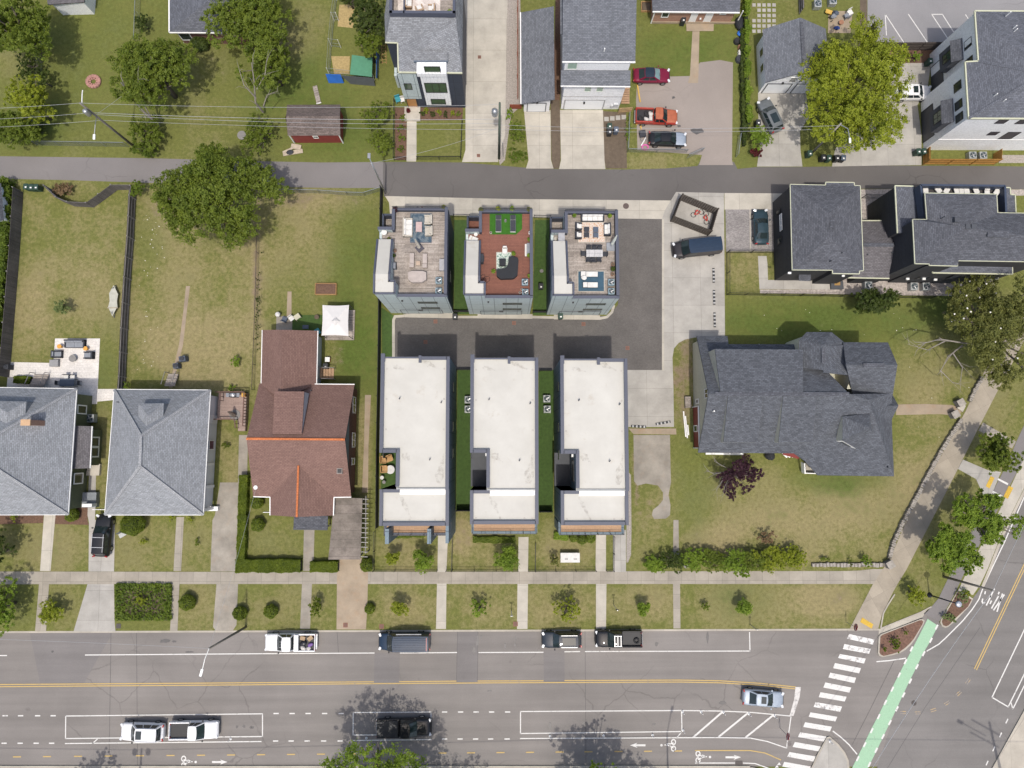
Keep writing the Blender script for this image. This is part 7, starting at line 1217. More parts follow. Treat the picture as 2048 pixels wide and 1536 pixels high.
iron_fence('iron fence around the small lawn left of the black house',[(1549,506),(1453,506),(1453,590)],1.4);iron_fence('long iron fence along the stone bed below the black houses',[(1453,590),(1600,592),(1720,594),(1860,597)],1.4);iron_fence('iron fence across the gravel gap between the black houses',[(1722,397),(1797,397)],1.4);iron_fence('iron fence on the alley walk between left and middle deck houses',[(908,434),(940,435)],1.1);iron_fence('iron fence on the alley walk between middle and right deck houses',[(1068,436),(1100,437)],1.1)
chain_fence('chain-link fence along the alley at the utility pole',[(75,291),(258,294)],1.3);chain_fence('chain-link fence on the left side of the corner yard',[(90,60),(82,160),(75,291)],1.2);chain_fence('chain-link fence left of the brick bungalow',[(282,-20),(278,90)],1.3);chain_fence('chain-link fence below the black sedan',[(1257,232),(1254,305),(1372,306)],1.1);chain_fence('open chain-link gate at the parking yard',[(1374,317),(1404,303)],1.2);chain_fence('chain-link fence at the right side of the parking yard',[(1471,315),(1476,275)],1.2);chain_fence('black wire fence around the navy house garden',[(790,205),(789,321),(812,321)],1.1,gap=.13,m=IRON);chain_fence('black wire fence around the navy house lawn',[(835,320),(922,320),(925,245)],1.1,gap=.13,m=IRON)
board_fence('cedar fence around the air conditioners of the white town house',[(1845,306),(1845,329),(1985,329),(1986,308)],1.7,CEDAR);board_fence('dark board fence between parking lot and white town house drive',[(1736,62),(1738,100),(1790,101),(1880,100)],1.8,plain('brown_black_boards',(.075,.062,.055),.9,var=.3));board_fence('short red-brown fence beside the narrow garage',[(1020,218),(1043,218)],1.2,plain('red_brown_boards',(.22,.06,.03),.8));board_fence('short wooden gate right of the white garage house',[(1236,226),(1262,224)],1.3,plain('tan_gate_boards',(.36,.25,.13),.85,var=.3),name='wooden_gate');board_fence('plank fence along the gravel lane by the narrow garage',[(1036,-20),(1036,200)],.9,plain('red_brown_boards',(.22,.06,.03),.8))
board_fence('grey board fence right of the stepping stones',[(1596,-20),(1598,30)],1.6)
q=[P(1200+x/5.12,380+y/5.12,0)for x,y in[(808,102),(1163,247),(1098,467),(723,322)]];t=thing('lattice_enclosure','dark lattice enclosure around red bikes on the pale driveway','enclosure',q[0]);DK=plain('dark_lattice',(.075,.062,.05),.85,var=.3)
for a,c in zip(q,q[1:]+q[:1]):
 mb=MB();d=c-a;L=d.length;n=int(L/.27)
 for i in range(n+1):o=a+d*(i/n);mb.bar((o.x,o.y,.05),(o.x,o.y,2.0),.12,.05)
 for k in range(8):z=.15+k*.255;mb.bar(a+Vector((0,0,z)),c+Vector((0,0,z)),.05,.1)
 mb.build('lattice_panel',DK,t,uv=False)
for a in q:mb=MB();mb.box((a.x,a.y,1.05),(.14,.14,2.1));mb.build('post',DK,t)
def stone_wall(label,pts,w,h,m=STONE,cell=.42,name='stone_wall',group=None):
 q=FBASE(pts);t=thing(name,label,'wall',q[0],0,group);mb=MB();rs=random.Random(4);core=MB()
 for a,c in zip(q,q[1:]):
  d=c-a;L=d.length;d.normalize();n=int(L/cell);ang=math.atan2(d.y,d.x);core.bar((a.x,a.y,h*.42),(c.x,c.y,h*.42),w*.85,h*.8)
  for i in range(n):
   o=a+d*((i+.5)*cell);mb.box((o.x+rs.uniform(-.05,.05),o.y+rs.uniform(-.05,.05),h*rs.uniform(.46,.56)),(cell*rs.uniform(.55,.98),w*rs.uniform(.8,1.15),h*rs.uniform(.85,1.1)),ang+rs.uniform(-.15,.15),0,('X',rs.uniform(-.1,.1)))
 core.build('mortar',plain('wall_mortar',(.16,.145,.12),.95),t);mb.build('stones',m,t,bevel=.03);return t
stone_wall('pale rubble wall along the diagonal sidewalk, below the porch steps',[(1920,838),(1880,900),(1840,975),(1805,1040),(1786,1080),(1776,1116)],.45,.45,cell=.2);stone_wall('pale rubble wall along the diagonal sidewalk, above the porch steps',[(1963,752),(1948,778),(1937,803)],.42,.42,cell=.2);stone_wall('low stone wall along the sidewalk right of the hedge',[(1622,1129),(1700,1129),(1768,1129)],.45,.35,cell=.4)
for lb,x,y in(('upper stone pier at the porch path steps',1914,806),('lower stone pier at the porch path steps',1903,829),('stone pier where the two stone walls meet',1774,1127)):
 c=P(x,y,0);t=thing('stone_pier',lb,'pier',c,.5);mb=MB();mb.box((0,0,.4),(.75,.75,.8));o=mb.build('stone_block',plain('dark_pier_stone',(.17,.16,.155),.95,var=.4,scale=4),None);o.parent=t;mb=MB();mb.box((0,0,.83),(.85,.85,.08));o=mb.build('cap',STONE,None,bevel=.02);o.parent=t
mb=MB()
for i in range(3):a,b=P(1914+i*4.5,818+i*2.2,.1),P(1920+i*4.5,806+i*2.2,.1);mb.bar(Vector((a.x,a.y,.3-.1*i)),Vector((b.x,b.y,.3-.1*i)),.3,.12)
struct('stone_step',mb,CONCW)
def pole(label,base,top,h,r,m,name='utility_pole'):
 a=P(*base,0);b=P(*top,h);t=thing(name,label,'pole' if 'pole' in name else 'street lamp',a);mb=MB();mb.tube([a-Vector((0,0,.2)),b],[r,r*.7],10);mb.build('shaft',m,t,smooth=True,uv=False);t['top']=tuple(b);return t,a,b
t,a,b=pole('wooden utility pole with transformer and lamp in the upper left yard',(268,293),(160,206),10.5,.15,POLEW);PA=b
mb=MB();c=a.lerp(b,.86)+Vector((-.05,-.38,-.3));mb.lathe(c,[(.26,0),(.28,.05),(.28,.85),(.2,.95),(.06,1.0)],14);mb.build('transformer',STEEL,t,smooth=True,uv=False);mb=MB();c=a.lerp(b,.97);mb.tube([c,c+Vector((.1,1.1,.2)),c+Vector((.1,1.5,.15))],.05,6);mb.build('insulator',TRIMW,t,uv=False)
mb=MB();c=a.lerp(b,.72);mb.tube([c,c+Vector((.2,-1.2,.5)),c+Vector((.1,-2.2,.4))],.045,6);mb.build('lamp_arm',STEEL,t,uv=False);mb=MB();mb.box(c+Vector((.08,-2.5,.38)),(.25,.6,.14));mb.build('lamp_head',TRIMW,t,bevel=.04)
t,a,b=pole('green-grey utility pole with a transformer beside the long pale driveway',(998,317),(999.5,206),13.2,.16,POLEG);PB=b
mb=MB();c=a.lerp(b,.8)+Vector((-.5,.1,0));mb.lathe(c,[(.3,0),(.32,.05),(.32,.9),(.1,1.05)],14);mb.build('transformer',STEEL,t,smooth=True,uv=False);mb=MB()
for k in range(3):mb.tube([c+Vector((.25*math.cos(2*k+i*.5)*1.6,.5*math.sin(2*k+i*.5),.3+.3*k))for i in range(8)],.012,4)
mb.build('jumper_wire',WIRE,t,uv=False);mb=MB();mb.tube([a+Vector((.5,.2,0)),a+Vector((.45,.2,4))],.05,6);mb.build('conduit',STEEL,t,uv=False)
t,a,b=pole('leaning grey pole with a lamp head on the alley by the chain-link fence',(771,386),(743,326),9.0,.12,STEEL,'lamp_pole');PC=b;mb=MB();mb.tube([b,b+Vector((-.2,.5,.1))],.05,6);mb.box(b+Vector((-.25,.75,.1)),(.3,.55,.16));mb.build('lamp_head',STEEL,t,uv=False)
t,a,b=pole('wooden pole with a lamp arm in front of the big yellow-green tree',(1622,308),(1682,247),8.0,.14,plain('silvered_pole',(.27,.255,.235),.9));PD=b;mb=MB();c=a.lerp(b,.97);mb.tube([c,c+Vector((.7,-.6,.3)),c+Vector((.9,-1.6,.2))],.045,6);mb.build('lamp_arm',STEEL,t,uv=False);mb=MB();mb.box(c+Vector((.92,-1.9,.2)),(.24,.6,.13));mb.build('lamp_head',TRIMW,t,bevel=.04)
t,a,b=pole('dark leaning lamp pole with a long white arm over the street',(492,1254),(418,1297),10.0,.14,POLEW,'lamp_pole');PE=b;e=P(405,1338,10.2);mb=MB();mb.tube([b,b.lerp(e,.5)+Vector((0,0,.25)),e],.04,6);mb.build('lamp_arm',TRIMW,t,uv=False);mb=MB();mb.box(e+Vector((-.1,-.35,0)),(.26,.75,.14),-.25);mb.build('lamp_head',TRIMW,t,bevel=.04)
t,a,b=pole('navy street lamp with a round head over the planter',(1859,1190),(1914,1207),5.3,.09,NAVYM,'street_lamp');mb=MB();mb.lathe(a,[(.3,0),(.28,.1),(.16,.3),(.1,.45)],14);mb.build('base',NAVYM,t,smooth=True,uv=False);mb=MB();mb.lathe(b,[(.1,-.1),(.3,.1),(.34,.3),(.25,.42)],16);mb.build('lamp_head',plain('lamp_globe',(.5,.52,.55),.25,.4),t,smooth=True,uv=False);mb=MB();mb.lathe(b,[(.36,.24),(.36,.3)],16);mb.build('lamp_rim',NAVYM,t,uv=False)
t,a,b=pole('bare wooden pole standing under the close pair of verge trees',(1887,1153),(1986,1181),8.3,.15,POLEW);PG=b
t,a,b=pole('utility pole with cross-arms outside the lower right corner, known by its shadow',(2003,1549),(2200,1690),14.5,.17,POLEW);c=Vector((a.x-1.4,a.y-.3,14.2));t.children[0].data.vertices[0];mb=MB();mb.bar(c+Vector((-1.6,.9,0)),c+Vector((1.6,-.9,0)),.12,.14);mb.bar(c+Vector((-1.4,.3,-.9)),c+Vector((1.8,-1.4,-.9)),.1,.12);mb.build('cross_arm',POLEW,t,uv=False)
me=t.children[0].data;n_=len(me.vertices)//2
for i in range(n_,2*n_):me.vertices[i].co+=c+Vector((0,0,.4))-b
mb=MB();k=c+Vector((0,0,-2.5));mb.tube([k,k+Vector((-2.6,1.3,.3))],.05,6);mb.box(k+Vector((-2.9,1.45,.3)),(.7,.35,.16),-.5);mb.build('lamp_arm',STEEL,t,uv=False)
t,a,b=pole('utility pole outside the bottom edge left, known by its shadow',(279,1566),(200,1655),9.5,.15,POLEW);me=t.children[0].data;n_=len(me.vertices)//2
for i in range(n_,2*n_):me.vertices[i].co+=Vector((a.x,a.y,9.5))-b
mb=MB()
for s in(-.75,.75):mb.lathe((a.x+s,a.y,8.2),[(.26,0),(.28,.05),(.28,.8),(.1,.9)],12)
mb.build('transformer',STEEL,t,uv=False);PQ=Vector((a.x,a.y,9.2))
t,a,b=pole('street lamp outside the bottom edge, its arm shadow on the parking bay',(1336,1541),(1400,1640),10.5,.11,STEEL,'lamp_pole');me=t.children[0].data;n_=len(me.vertices)//2
for i in range(n_,2*n_):me.vertices[i].co+=Vector((a.x,a.y,10.5))-b
mb=MB();mb.tube([(a.x,a.y,10.4),(a.x+.5,a.y+2.2,10.8)],.05,6);mb.box((a.x+.6,a.y+2.5,10.8),(.28,.7,.14),-.2);mb.build('lamp_arm',STEEL,t,uv=False);PR=Vector((a.x,a.y,9.8))
def wire(label,a,b,sag=.5,r=.016,group='overhead wires'):
 a,b=Vector(a),Vector(b);t=[a.lerp(b,i/14)-Vector((0,0,sag*4*(i/14)*(1-i/14)))for i in range(15)];mb=MB();mb.tube(t,r,5);o=mb.build('overhead_wire',WIRE,None,uv=False);tag(o,label,'wire',group)
v=Vector;far=lambda x,y,z:P(x,y,z)
wire('topmost wire from the left pole to the green-grey pole',PA,PB-v((0,0,.3)),.8);wire('middle wire from the left pole across the red shed',PA-v((0,0,2.2)),PB-v((0,0,3.6)),.7,.022);wire('second middle wire close beside it',PA-v((0,0,2.6)),PB-v((0,0,4.6)),.9,.018);wire('lowest wire from the left pole past the red shed eave',PA-v((0,0,4.0)),PB-v((0,0,6.2)),.5)
for i,(z,y)in enumerate(((0,222),(2.2,246),(4.0,263))):wire(['topmost','middle','lowest'][i]+' wire leaving the left pole to the left edge',PA-v((0,0,z)),far(-330,y,10.5-z),.6)
for i,(z,y)in enumerate(((5.0,246),(6.0,258))):wire(['upper','lower'][i]+' wire from the green-grey pole over the parked cars',PB-v((0,0,z)),PD-v((0,0,.5+i*.8)),.8)
wire('service wire from the left pole to the brick bungalow',PA-v((0,0,2.8)),far(368,84,3.2),.4,.013);wire('slack wire from the green-grey pole to the leaning lamp pole',PB-v((0,0,5.5)),PC,.9,.014);wire('wire from the lamp pole to the left edge above the street',PE,far(-400,1268,10),.6,.014);wire('service wire from the lamp pole to the brown house',PE,far(512,975,4.2),.5,.012)
wire('long wire above the cycle lane outside the frame, seen by its shadow',PQ,PR,.3,.03);wire('second long wire left of the outside pole, seen by its shadow',PQ,PQ+v((-70,1.5,0)),.3,.03);wire('long wire right of the outside lamp, seen by its shadow',PR,PR+v((60,-2,3)),.3,.03);wire('dark wire along the cross street',PG,far(1730,1560,9),.4,.028);wire('dark wire along the cross street, upper part',PG,far(2300,560,9),.4,.024)
SIGNR=plain('stop_sign_red',(.25,.012,.03),.45,var=.05)
def stop(label,base,h=2.75):
 a=P(*base,0 if base[1]<1258 else GR);t=thing('stop_sign',label,'stop sign',a,0,'stop signs of the crossing');mb=MB();mb.tube([(0,0,0),(0,0,h)],.035,6);o=mb.build('post',STEEL,None,uv=False);o.parent=t;mb=MB();n=8;c=v((-.05,0,h-.38));ring_=[c+v((0,.42*math.cos(math.pi*(2*i+1)/8),.42*math.sin(math.pi*(2*i+1)/8)))for i in range(n)];rg2=[p+v((.02,0,0))for p in ring_];mb.add(ring_+rg2,[list(range(n)),list(range(n,2*n))[::-1]]+[[i,n+i,n+(i+1)%n,(i+1)%n]for i in range(n)]);o=mb.build('plate',SIGNR,None,uv=False);o.parent=t
 cu=bpy.data.curves.new('letters','FONT');cu.body='STOP';cu.size=.3;cu.align_x='CENTER';cu.align_y='CENTER';cu.extrude=.003;ob=bpy.data.objects.new('letters',cu);COL.objects.link(ob);me=bpy.data.meshes.new_from_object(ob);bpy.data.objects.remove(ob);o=bpy.data.objects.new('letters',me);COL.objects.link(o);me.materials.append(TRIMW);o.parent=t;o.location=(-.066,0,h-.38);o.rotation_euler=(math.pi/2,0,-math.pi/2);t.rotation_euler=(0,0,-.25)
stop('red stop sign at the corner ramp by the upper end of the crosswalk',(1692,1244));stop('red stop sign in the striped bay by the lower part of the crosswalk',(1560,1456))
for lb,x,y,h in(('thin white sign post on the verge above the dark crossover',1023,1222,2.6),('thin grey sign post on the verge above the black pickup',1227,1209,3.0),('small sign post at the end of the parking bay',1500,1249,2.4)):
 a=P(x,y,0);t=thing('sign_post',lb,'sign',a);mb=MB();mb.tube([(0,0,0),(0,0,h)],.045,6);o=mb.build('post',TRIMW if 'white' in lb else STEEL,None,uv=False);o.parent=t;mb=MB();mb.box((0,.03,h-.25),(.32,.02,.45));o=mb.build('plate',STEEL if h<3 else DARKG,None,uv=False);o.parent=t
dp=None
for lb,x,y in(('white flexible post at the upper right corner of the long parking box',1365,1424),('white flexible post between parking box and first hatch stripe',1402,1424),('white flexible post at the top of the first hatch stripe',1447,1425),('white flexible post at the top of the second hatch stripe',1498,1428),('white flexible post at the top of the third hatch stripe',1549,1432),('white flexible post at the lower right corner of the long parking box',1366,1461),('rightmost white flexible post under the long parking box',1305,1470),('middle white flexible post under the long parking box',1207,1471),('leftmost white flexible post under the long parking box',1100,1472),('white flexible post beside the black pickup bay',733,1476),('white flexible post right of the white pickup',461,1478),('white post on the tip of the traffic island',1660,1483)):
 a=P(x,y,GR if x<1600 else .02)
 if dp is None:
  dp=thing('flexible_post',lb,'bollard',a,0,'white flexible lane posts');mb=MB();mb.lathe((0,0,0),[(.13,0),(.13,.03),(.05,.06)],12);o=mb.build('foot',TRIMW,None,uv=False);o.parent=dp;mb=MB();mb.lathe((0,0,.05),[(.045,0),(.04,.7),(.025,.72)],10);o=mb.build('shaft',TRIMW,None,uv=False);o.parent=dp
 else:c=copy_tree(dp);c.location=a;c['label']=lb
PM=lambda n,c,r=.7,**k:plain(n,c,r,**k)
TEAK=bricky('teak_slats',(.42,.25,.11),(.5,.31,.14),(.2,.11,.05),2,.09,.012,stain=.15);BEIGEF=PM('beige_fabric',(.44,.41,.35),.9);WHITEF=PM('white_fabric',(.62,.61,.58),.9);GREYF=PM('grey_fabric',(.22,.235,.26),.9);CHARF=PM('charcoal_fabric',(.04,.043,.052),.9);TAUPEF=PM('taupe_cover',(.40,.35,.32),.9);BLKF=PM('black_cover',(.016,.018,.022),.8);SLATE=PM('slate_blue_plastic',(.07,.09,.125));CLAY=PM('clay_pot',(.3,.15,.09),.9);NPOT=PM('navy_pot',(.05,.06,.13),.5);STONEP=PM('grey_stone_pot',(.22,.21,.2),.9);ORANGE=PM('orange_seat',(.6,.3,.05),.6);GBIN=PM('green_bin',(.018,.05,.035),.6);BBIN=PM('black_bin',(.022,.024,.028),.6);BLID=PM('blue_bin_lid',(.06,.085,.12),.6);TEALP2=PM('teal_plastic',(.04,.25,.3),.5);BLUET=PM('blue_tarp',(.03,.15,.55),.5,bump=.3);GREYT=PM('grey_tarp',(.09,.1,.115),.5,bump=.3);GREENT=PM('green_roof_sheet',(.07,.22,.13),.7);PINK=PM('pink_float',(.6,.12,.35),.5);YEL=PM('yellow_paint',(.55,.35,.07),.7);REDM=PM('red_paint',(.45,.04,.025),.5)
def F(name,label,cat,x,y,z,rz,parts,group=None):
 c=P(x,y,z);t=thing(name,label,cat,c,rad(rz),group)
 for pn,m,sh in parts:
  mb=MB();bev=0
  for s in sh:
   if s[0]=='b':mb.box(s[1:4],s[4:7],rad(s[7])if len(s)>7 else 0);bev=.02
   elif s[0]=='c':mb.lathe((s[1],s[2],s[3]),[(s[4],0),(s[6]if len(s)>6 else s[4],s[5])],16)
   elif s[0]=='o':blob(mb,s[1:4],s[4:7],3,7,.1)
   elif s[0]=='t':mb.tube(s[1],s[2],6)
   elif s[0]=='p':mb.prism(s[1],s[2],s[3])
  o=mb.build(pn,m,None,bevel=bev);o.parent=t
 return t
legs=lambda w,d,h,r=.03:[('b',sx*(w/2-r),sy*(d/2-r),h/2,2*r,2*r,h)for sx in(-1,1)for sy in(-1,1)]
def legparts(m,w,d,h):return[('leg',m,[l])for l in legs(w,d,h)]
def sofa(lb,x,y,z,rz,w,d,fr,cu,n=2,nm='sofa',group=None):
 P_=[('frame',fr,[('b',0,0,.16,w,d,.3)]),('backrest',fr,[('b',0,d/2-.09,.42,w,.18,.5)]),('armrest',fr,[('b',-w/2+.07,0,.34,.14,d,.36)]),('armrest',fr,[('b',w/2-.07,0,.34,.14,d,.36)])];cw=(w-.3)/n
 for i in range(n):P_+=[('seat_cushion',cu,[('b',-w/2+.15+cw*(i+.5),-.08,.38,cw-.02,d-.24,.14)]),('back_cushion',cu,[('b',-w/2+.15+cw*(i+.5),d/2-.24,.56,cw-.02,.16,.32)])]
 return F(nm,lb,'sofa' if w>1.3 else 'armchair',x,y,z,rz,P_,group)
def lounger(lb,x,y,z,rz,w,L,fr,cu,group=None):return F('sun_lounger',lb,'lounger',x,y,z,rz,[('frame',fr,[('b',0,0,.2,w,L,.08)]),('mattress',cu,[('b',0,-L*.14,.28,w*.92,L*.68,.1)]),('backrest',cu,[('b',0,L*.36,.36,w*.92,L*.27,.1)])]+[('leg',fr,[l])for l in legs(w,L*.9,.2)],group)
def table(lb,x,y,z,rz,w,d,h,m,mt=None,nm='table',group=None):return F(nm,lb,'table',x,y,z,rz,[('tabletop',mt or m,[('b',0,0,h-.03,w,d,.06)])]+legparts(m,w,d,h-.06),group)
def rtable(lb,x,y,z,r,h,m,mt=None,nm='round_table',ct='table',group=None):return F(nm,lb,ct,x,y,z,0,[('tabletop',mt or m,[('c',0,0,h-.05,r,.05)]),('base',m,[('c',0,0,0,r*.5,h-.05,r*.25)])],group)
def chair(lb,x,y,z,rz,m,mc,group=None,w=.5):return F('chair',lb,'chair',x,y,z,rz,[('seat',mc,[('b',0,0,.44,w,w,.07)]),('backrest',m,[('b',0,w/2,.68,w,.06,.46)])]+legparts(m,w,w,.42),group)
def pot(lb,x,y,z,r,mp,ml=None,h=.4,lr=.9,group=None,n=160):
 t=F('potted_plant' if ml else 'plant_pot',lb,'plant pot',x,y,z,0,[('pot',mp,[('c',0,0,0,r*.75,h,r)]),('soil',DIRT,[('c',0,0,h,r*.85,.01)])],group)
 if ml:d=RNG.normal(size=(n,3));d/=np.linalg.norm(d,axis=1,keepdims=True);o=leaf_mesh('leaves',np.array(t.location)+np.array([0,0,h+r*.7])+d*np.array([r*1.4,r*1.4,r])*lr*RNG.uniform(.4,1,(n,1)),d,.09,LF[ml],t)
 return t
def bin_(lb,x,y,rz=0,m=None,ml=None,group='wheeled bins',z=.03):
 m=m or GBIN;return F('wheeled_bin',lb,'bin',x,y,z,rz,[('body',m,[('p',[(-.25,-.27),(.25,-.27),(.25,.27),(-.25,.27)],.1,1.0)]),('lid',ml or m,[('b',0,-.03,1.04,.56,.64,.08)]),('handle',m,[('b',0,.34,1.0,.5,.05,.05)]),('wheel',TYRE,[('b',-.2,.26,.1,.06,.2,.2)]),('wheel',TYRE,[('b',.2,.26,.1,.06,.2,.2)]),('label_patch',TRIMW,[('b',.02,-.1,1.085,.2,.16,.006)])],group)
Z1=zf(740,390,6.145);Z2=zf(910,390,6.145);Z3d=zf(1070,390,6.145);zd=8.4
def at(z,x,y):return z([(x,y)])[0]
rugm=lambda n,c1,c2,s:MATS.get(n)or(lambda b:b.out(b.mix(b.ramp(b.noise(b.uv(),s,3,.7),.44,.52),c1,c2),.95))(NB(n))
def rug(lb,z,x0,y0,x1,y1,m,zz=zd+.01):
 a,c=P(*at(z,x0,y0),zz),P(*at(z,x1,y1),zz);t=thing('rug',lb,'rug',(a+c)/2);mb=MB();mb.box((a+c)/2,(c.x-a.x,a.y-c.y,.016));mb.build('rug_field',m,t);e=MB()
 for p,q in(((a.x,a.y),(c.x,a.y)),((c.x,a.y),(c.x,c.y)),((c.x,c.y),(a.x,c.y)),((a.x,c.y),(a.x,a.y))):e.bar((*p,zz+.004),(*q,zz+.004),.07,.02)
 e.build('border',BEIGEF if m.name!='blue_rug' else SLATE,t)
rug('blue patterned rug on the left roof deck',Z1,500,228,755,582,rugm('blue_rug',(.05,.085,.12),(.13,.165,.19),3))
G='furniture of the left roof deck'
sofa('cream sofa facing the blue rug',*at(Z1,470,412),zd,90,2.0,1.0,BEIGEF,WHITEF,3,group=G);sofa('upper cream armchair on the blue rug',*at(Z1,722,317),zd,-90,1.0,.85,BEIGEF,BEIGEF,1,'armchair',G);sofa('lower cream armchair on the blue rug',*at(Z1,728,457),zd,-90,1.0,.85,BEIGEF,BEIGEF,1,'armchair',G);table('pinkish coffee table in the middle of the blue rug',*at(Z1,606,404),zd,0,.66,1.08,.4,PM('pink_wood',(.46,.34,.32)),nm='coffee_table')
F('closed_parasol','closed beige parasol leaning over its dark base','parasol',*at(Z1,610,655),zd,0,[('base',PM('plum_grey',(.07,.065,.08)),[('b',0,0,.06,.75,.75,.12,40)]),('canopy',BEIGEF,[('t',[(0,0,.5),(-.12,.18,1.4),(-.2,.3,2.3)],[.2,.16,.05])]),('pole',STEEL,[('t',[(0,0,.1),(-.05,.08,.6)],.03)])])
lounger('left taupe lounger on the left roof deck',*at(Z1,518,810),zd,180,.52,1.6,PM('brown_frame',(.16,.12,.09)),TAUPEF,'taupe loungers');lounger('right taupe lounger on the left roof deck',*at(Z1,677,815),zd,180,.52,1.6,PM('brown_frame',(.16,.12,.09)),TAUPEF,'taupe loungers');table('small tan table between the taupe loungers',*at(Z1,597,848),zd,0,.45,.45,.4,PM('tan_top',(.42,.32,.24)),nm='side_table')
F('covered_table','eight-sided table under a taupe cover','table',*at(Z1,590,1022),zd,0,[('cover',TAUPEF,[('p',[(-.95,-.3),(-.6,-.6),(.5,-.6),(.95,-.3),(.95,.45),(.6,.6),(-.6,.6),(-.95,.45)],.05,.74)])]);F('storage_bench','grey storage bench at the east parapet of the left deck','bench',*at(Z1,888,872),zd,0,[('body',GREYF,[('b',0,0,.25,.5,1.2,.5)]),('lid',PM('pale_grey_lid',(.33,.33,.34)),[('b',0,0,.53,.52,1.24,.06)])]);F('cabinet','grey cabinet against the stair head of the left deck','cabinet',*at(Z1,304,888),zd,0,[('body',GREYF,[('b',0,0,.4,.42,.62,.8)]),('door',CHARF,[('b',.22,0,.4,.02,.55,.7)])]);rtable('white round table in the corner nook of the left deck',*at(Z1,188,482),zd,.3,.7,WHITEF)
for lb,x,y,r,m,l in(('violet flowering plant in the north corner of the left deck',322,195,.26,NPOT,'purple'),('blue pot under the north rail',590,178,.17,NPOT,None),('red-brown pot under the north rail',645,178,.17,CLAY,None),('brown pot near the north-east corner of the left deck',872,183,.15,CLAY,None),('wide grey pot in the north-east corner of the left deck',910,172,.22,STONEP,'olive'),('upper brown pot by the stair head wall',310,692,.18,CLAY,None),('lower dark pot by the stair head wall',302,760,.15,STONEP,'dark'),('wispy plant in the nook of the left deck',243,552,.14,CLAY,'olive')):pot(lb,*at(Z1,x,y),zd,r,m,l)
for z,nm,pts in((Z1,'left',((850,1063),(848,1192))),(Z2,'middle',((858,1082),(862,1206))),(Z3d,'right',((930,1085),(930,1196)))):
 for i,p in enumerate(pts):acunit(*at(z,*p),zd,['upper','lower'][i]+' air conditioner on the '+nm+' roof deck','air conditioners on the roof decks',.68,PM('pale_blue_case',(.22,.3,.34),.5))
a,c=P(*at(Z2,427,190),zd),P(*at(Z2,825,485),zd);t=thing('turf_mat','bright green turf mat with a cut corner on the red deck','turf mat',(a+c)/2);mb=MB();mb.prism([(a.x,c.y),(c.x-.65,c.y),(c.x,c.y+.6),(c.x,a.y),(a.x,a.y)],zd-.02,zd+.02);mb.build('turf',PM('bright_turf',(.03,.12,.008),.95,var=.3),t)
for i,x in enumerate((535,712)):lounger(['left','right'][i]+' charcoal lounger on the green turf mat',*at(Z2,x,360),zd,0,.6,1.85,STEEL,CHARF,'charcoal loungers')
F('garden_ornament','dark stone ornament between the charcoal loungers','ornament',*at(Z2,620,322),zd,0,[('base',STONEP,[('c',0,0,0,.14,.2,.1)]),('head',STONEP,[('o',0,0,.36,.13,.13,.18)])])
for lb,x,y,r,l in(('shrub in a brown tub, north-west corner of the red deck',322,200,.24,'olive'),('bright shrub in a tub, left of the two on the turf edge',530,188,.24,'bright'),('green shrub in a tub, right of the two on the turf edge',700,188,.24,'fresh'),('shrub in a brown tub, north-east corner of the red deck',910,200,.24,'olive'),('spiky plant in a white pot above the black L-shaped cover',717,735,.18,'fresh'),('spiky plant in a white pot left of the black L-shaped cover',473,950,.18,'fresh'),('plant at the east parapet above the grey bench',910,560,.16,'fresh'),('plant at the east parapet below the grey bench',908,755,.18,'fresh'),('palm-like plant by the white chaise',210,625,.16,'dark'),('leafy plant behind the air conditioners of the red deck',912,1005,.16,'fresh')):pot(lb,*at(Z2,x,y),zd,r,WHITEF if 'white pot' in lb else CLAY,l)
rug('pale leaf-patterned rug on the red deck',Z2,510,705,690,930,rugm('leaf_rug',(.14,.25,.2),(.55,.6,.55),6))
q=[P(*at(Z2,x,y),zd)for x,y in((660,785),(700,770),(770,790),(780,830),(768,1000),(720,1040),(560,1048),(512,1010),(508,935),(620,918),(650,880))];t=thing('covered_sofa','L-shaped sofa under a black cover on the red deck','sofa',sum(q,Vector())/len(q));mb=MB();mb.prism(q,zd+.02,zd+.7);mb.build('cover',BLKF,t,bevel=.12)
F('ottoman','square black ottoman on the leaf-patterned rug','ottoman',*at(Z2,585,838),zd,0,[('cover',BLKF,[('b',0,0,.24,.7,.76,.45)])]);F('rocking_seat','white plastic armchair facing the black ottoman','chair',*at(Z2,612,690),zd,0,[('seat',WHITEF,[('b',0,-.1,.35,.45,.55,.08)]),('backrest',WHITEF,[('b',0,.3,.5,.42,.14,.5)]),('armrest',WHITEF,[('b',-.24,-.05,.5,.06,.6,.06)]),('armrest',WHITEF,[('b',.24,-.05,.5,.06,.6,.06)])]);F('covered_grill','dark covered grill beside the stair head of the red deck','grill',*at(Z2,324,802),zd,0,[('cover',CHARF,[('b',0,0,.5,.5,.9,1.0)]),('shelf',CHARF,[('b',.26,0,.7,.1,.6,.06)])])
lounger('white chaise in the nook of the red deck',*at(Z2,228,552),zd,70,.6,.95,TEAK,WHITEF);rtable('small white table beside the white chaise',*at(Z2,258,500),zd,.2,.5,WHITEF);F('storage_bench','grey bench with a white mat at the east parapet of the red deck','bench',*at(Z2,895,678),zd,0,[('body',GREYF,[('b',.1,0,.25,.45,1.3,.5)]),('mat',WHITEF,[('b',-.22,0,.02,.2,1.35,.03)])]);F('garden_hose','dark hose lying in loops on the red deck','hose',*at(Z2,370,1010),zd+.02,0,[('loop',BLKF,[('t',[(.5*math.cos(i*.5)*(.5+.03*i)-.3+i*.03,.4*math.sin(i*.5)-i*.02,.02)for i in range(22)],.018)])])
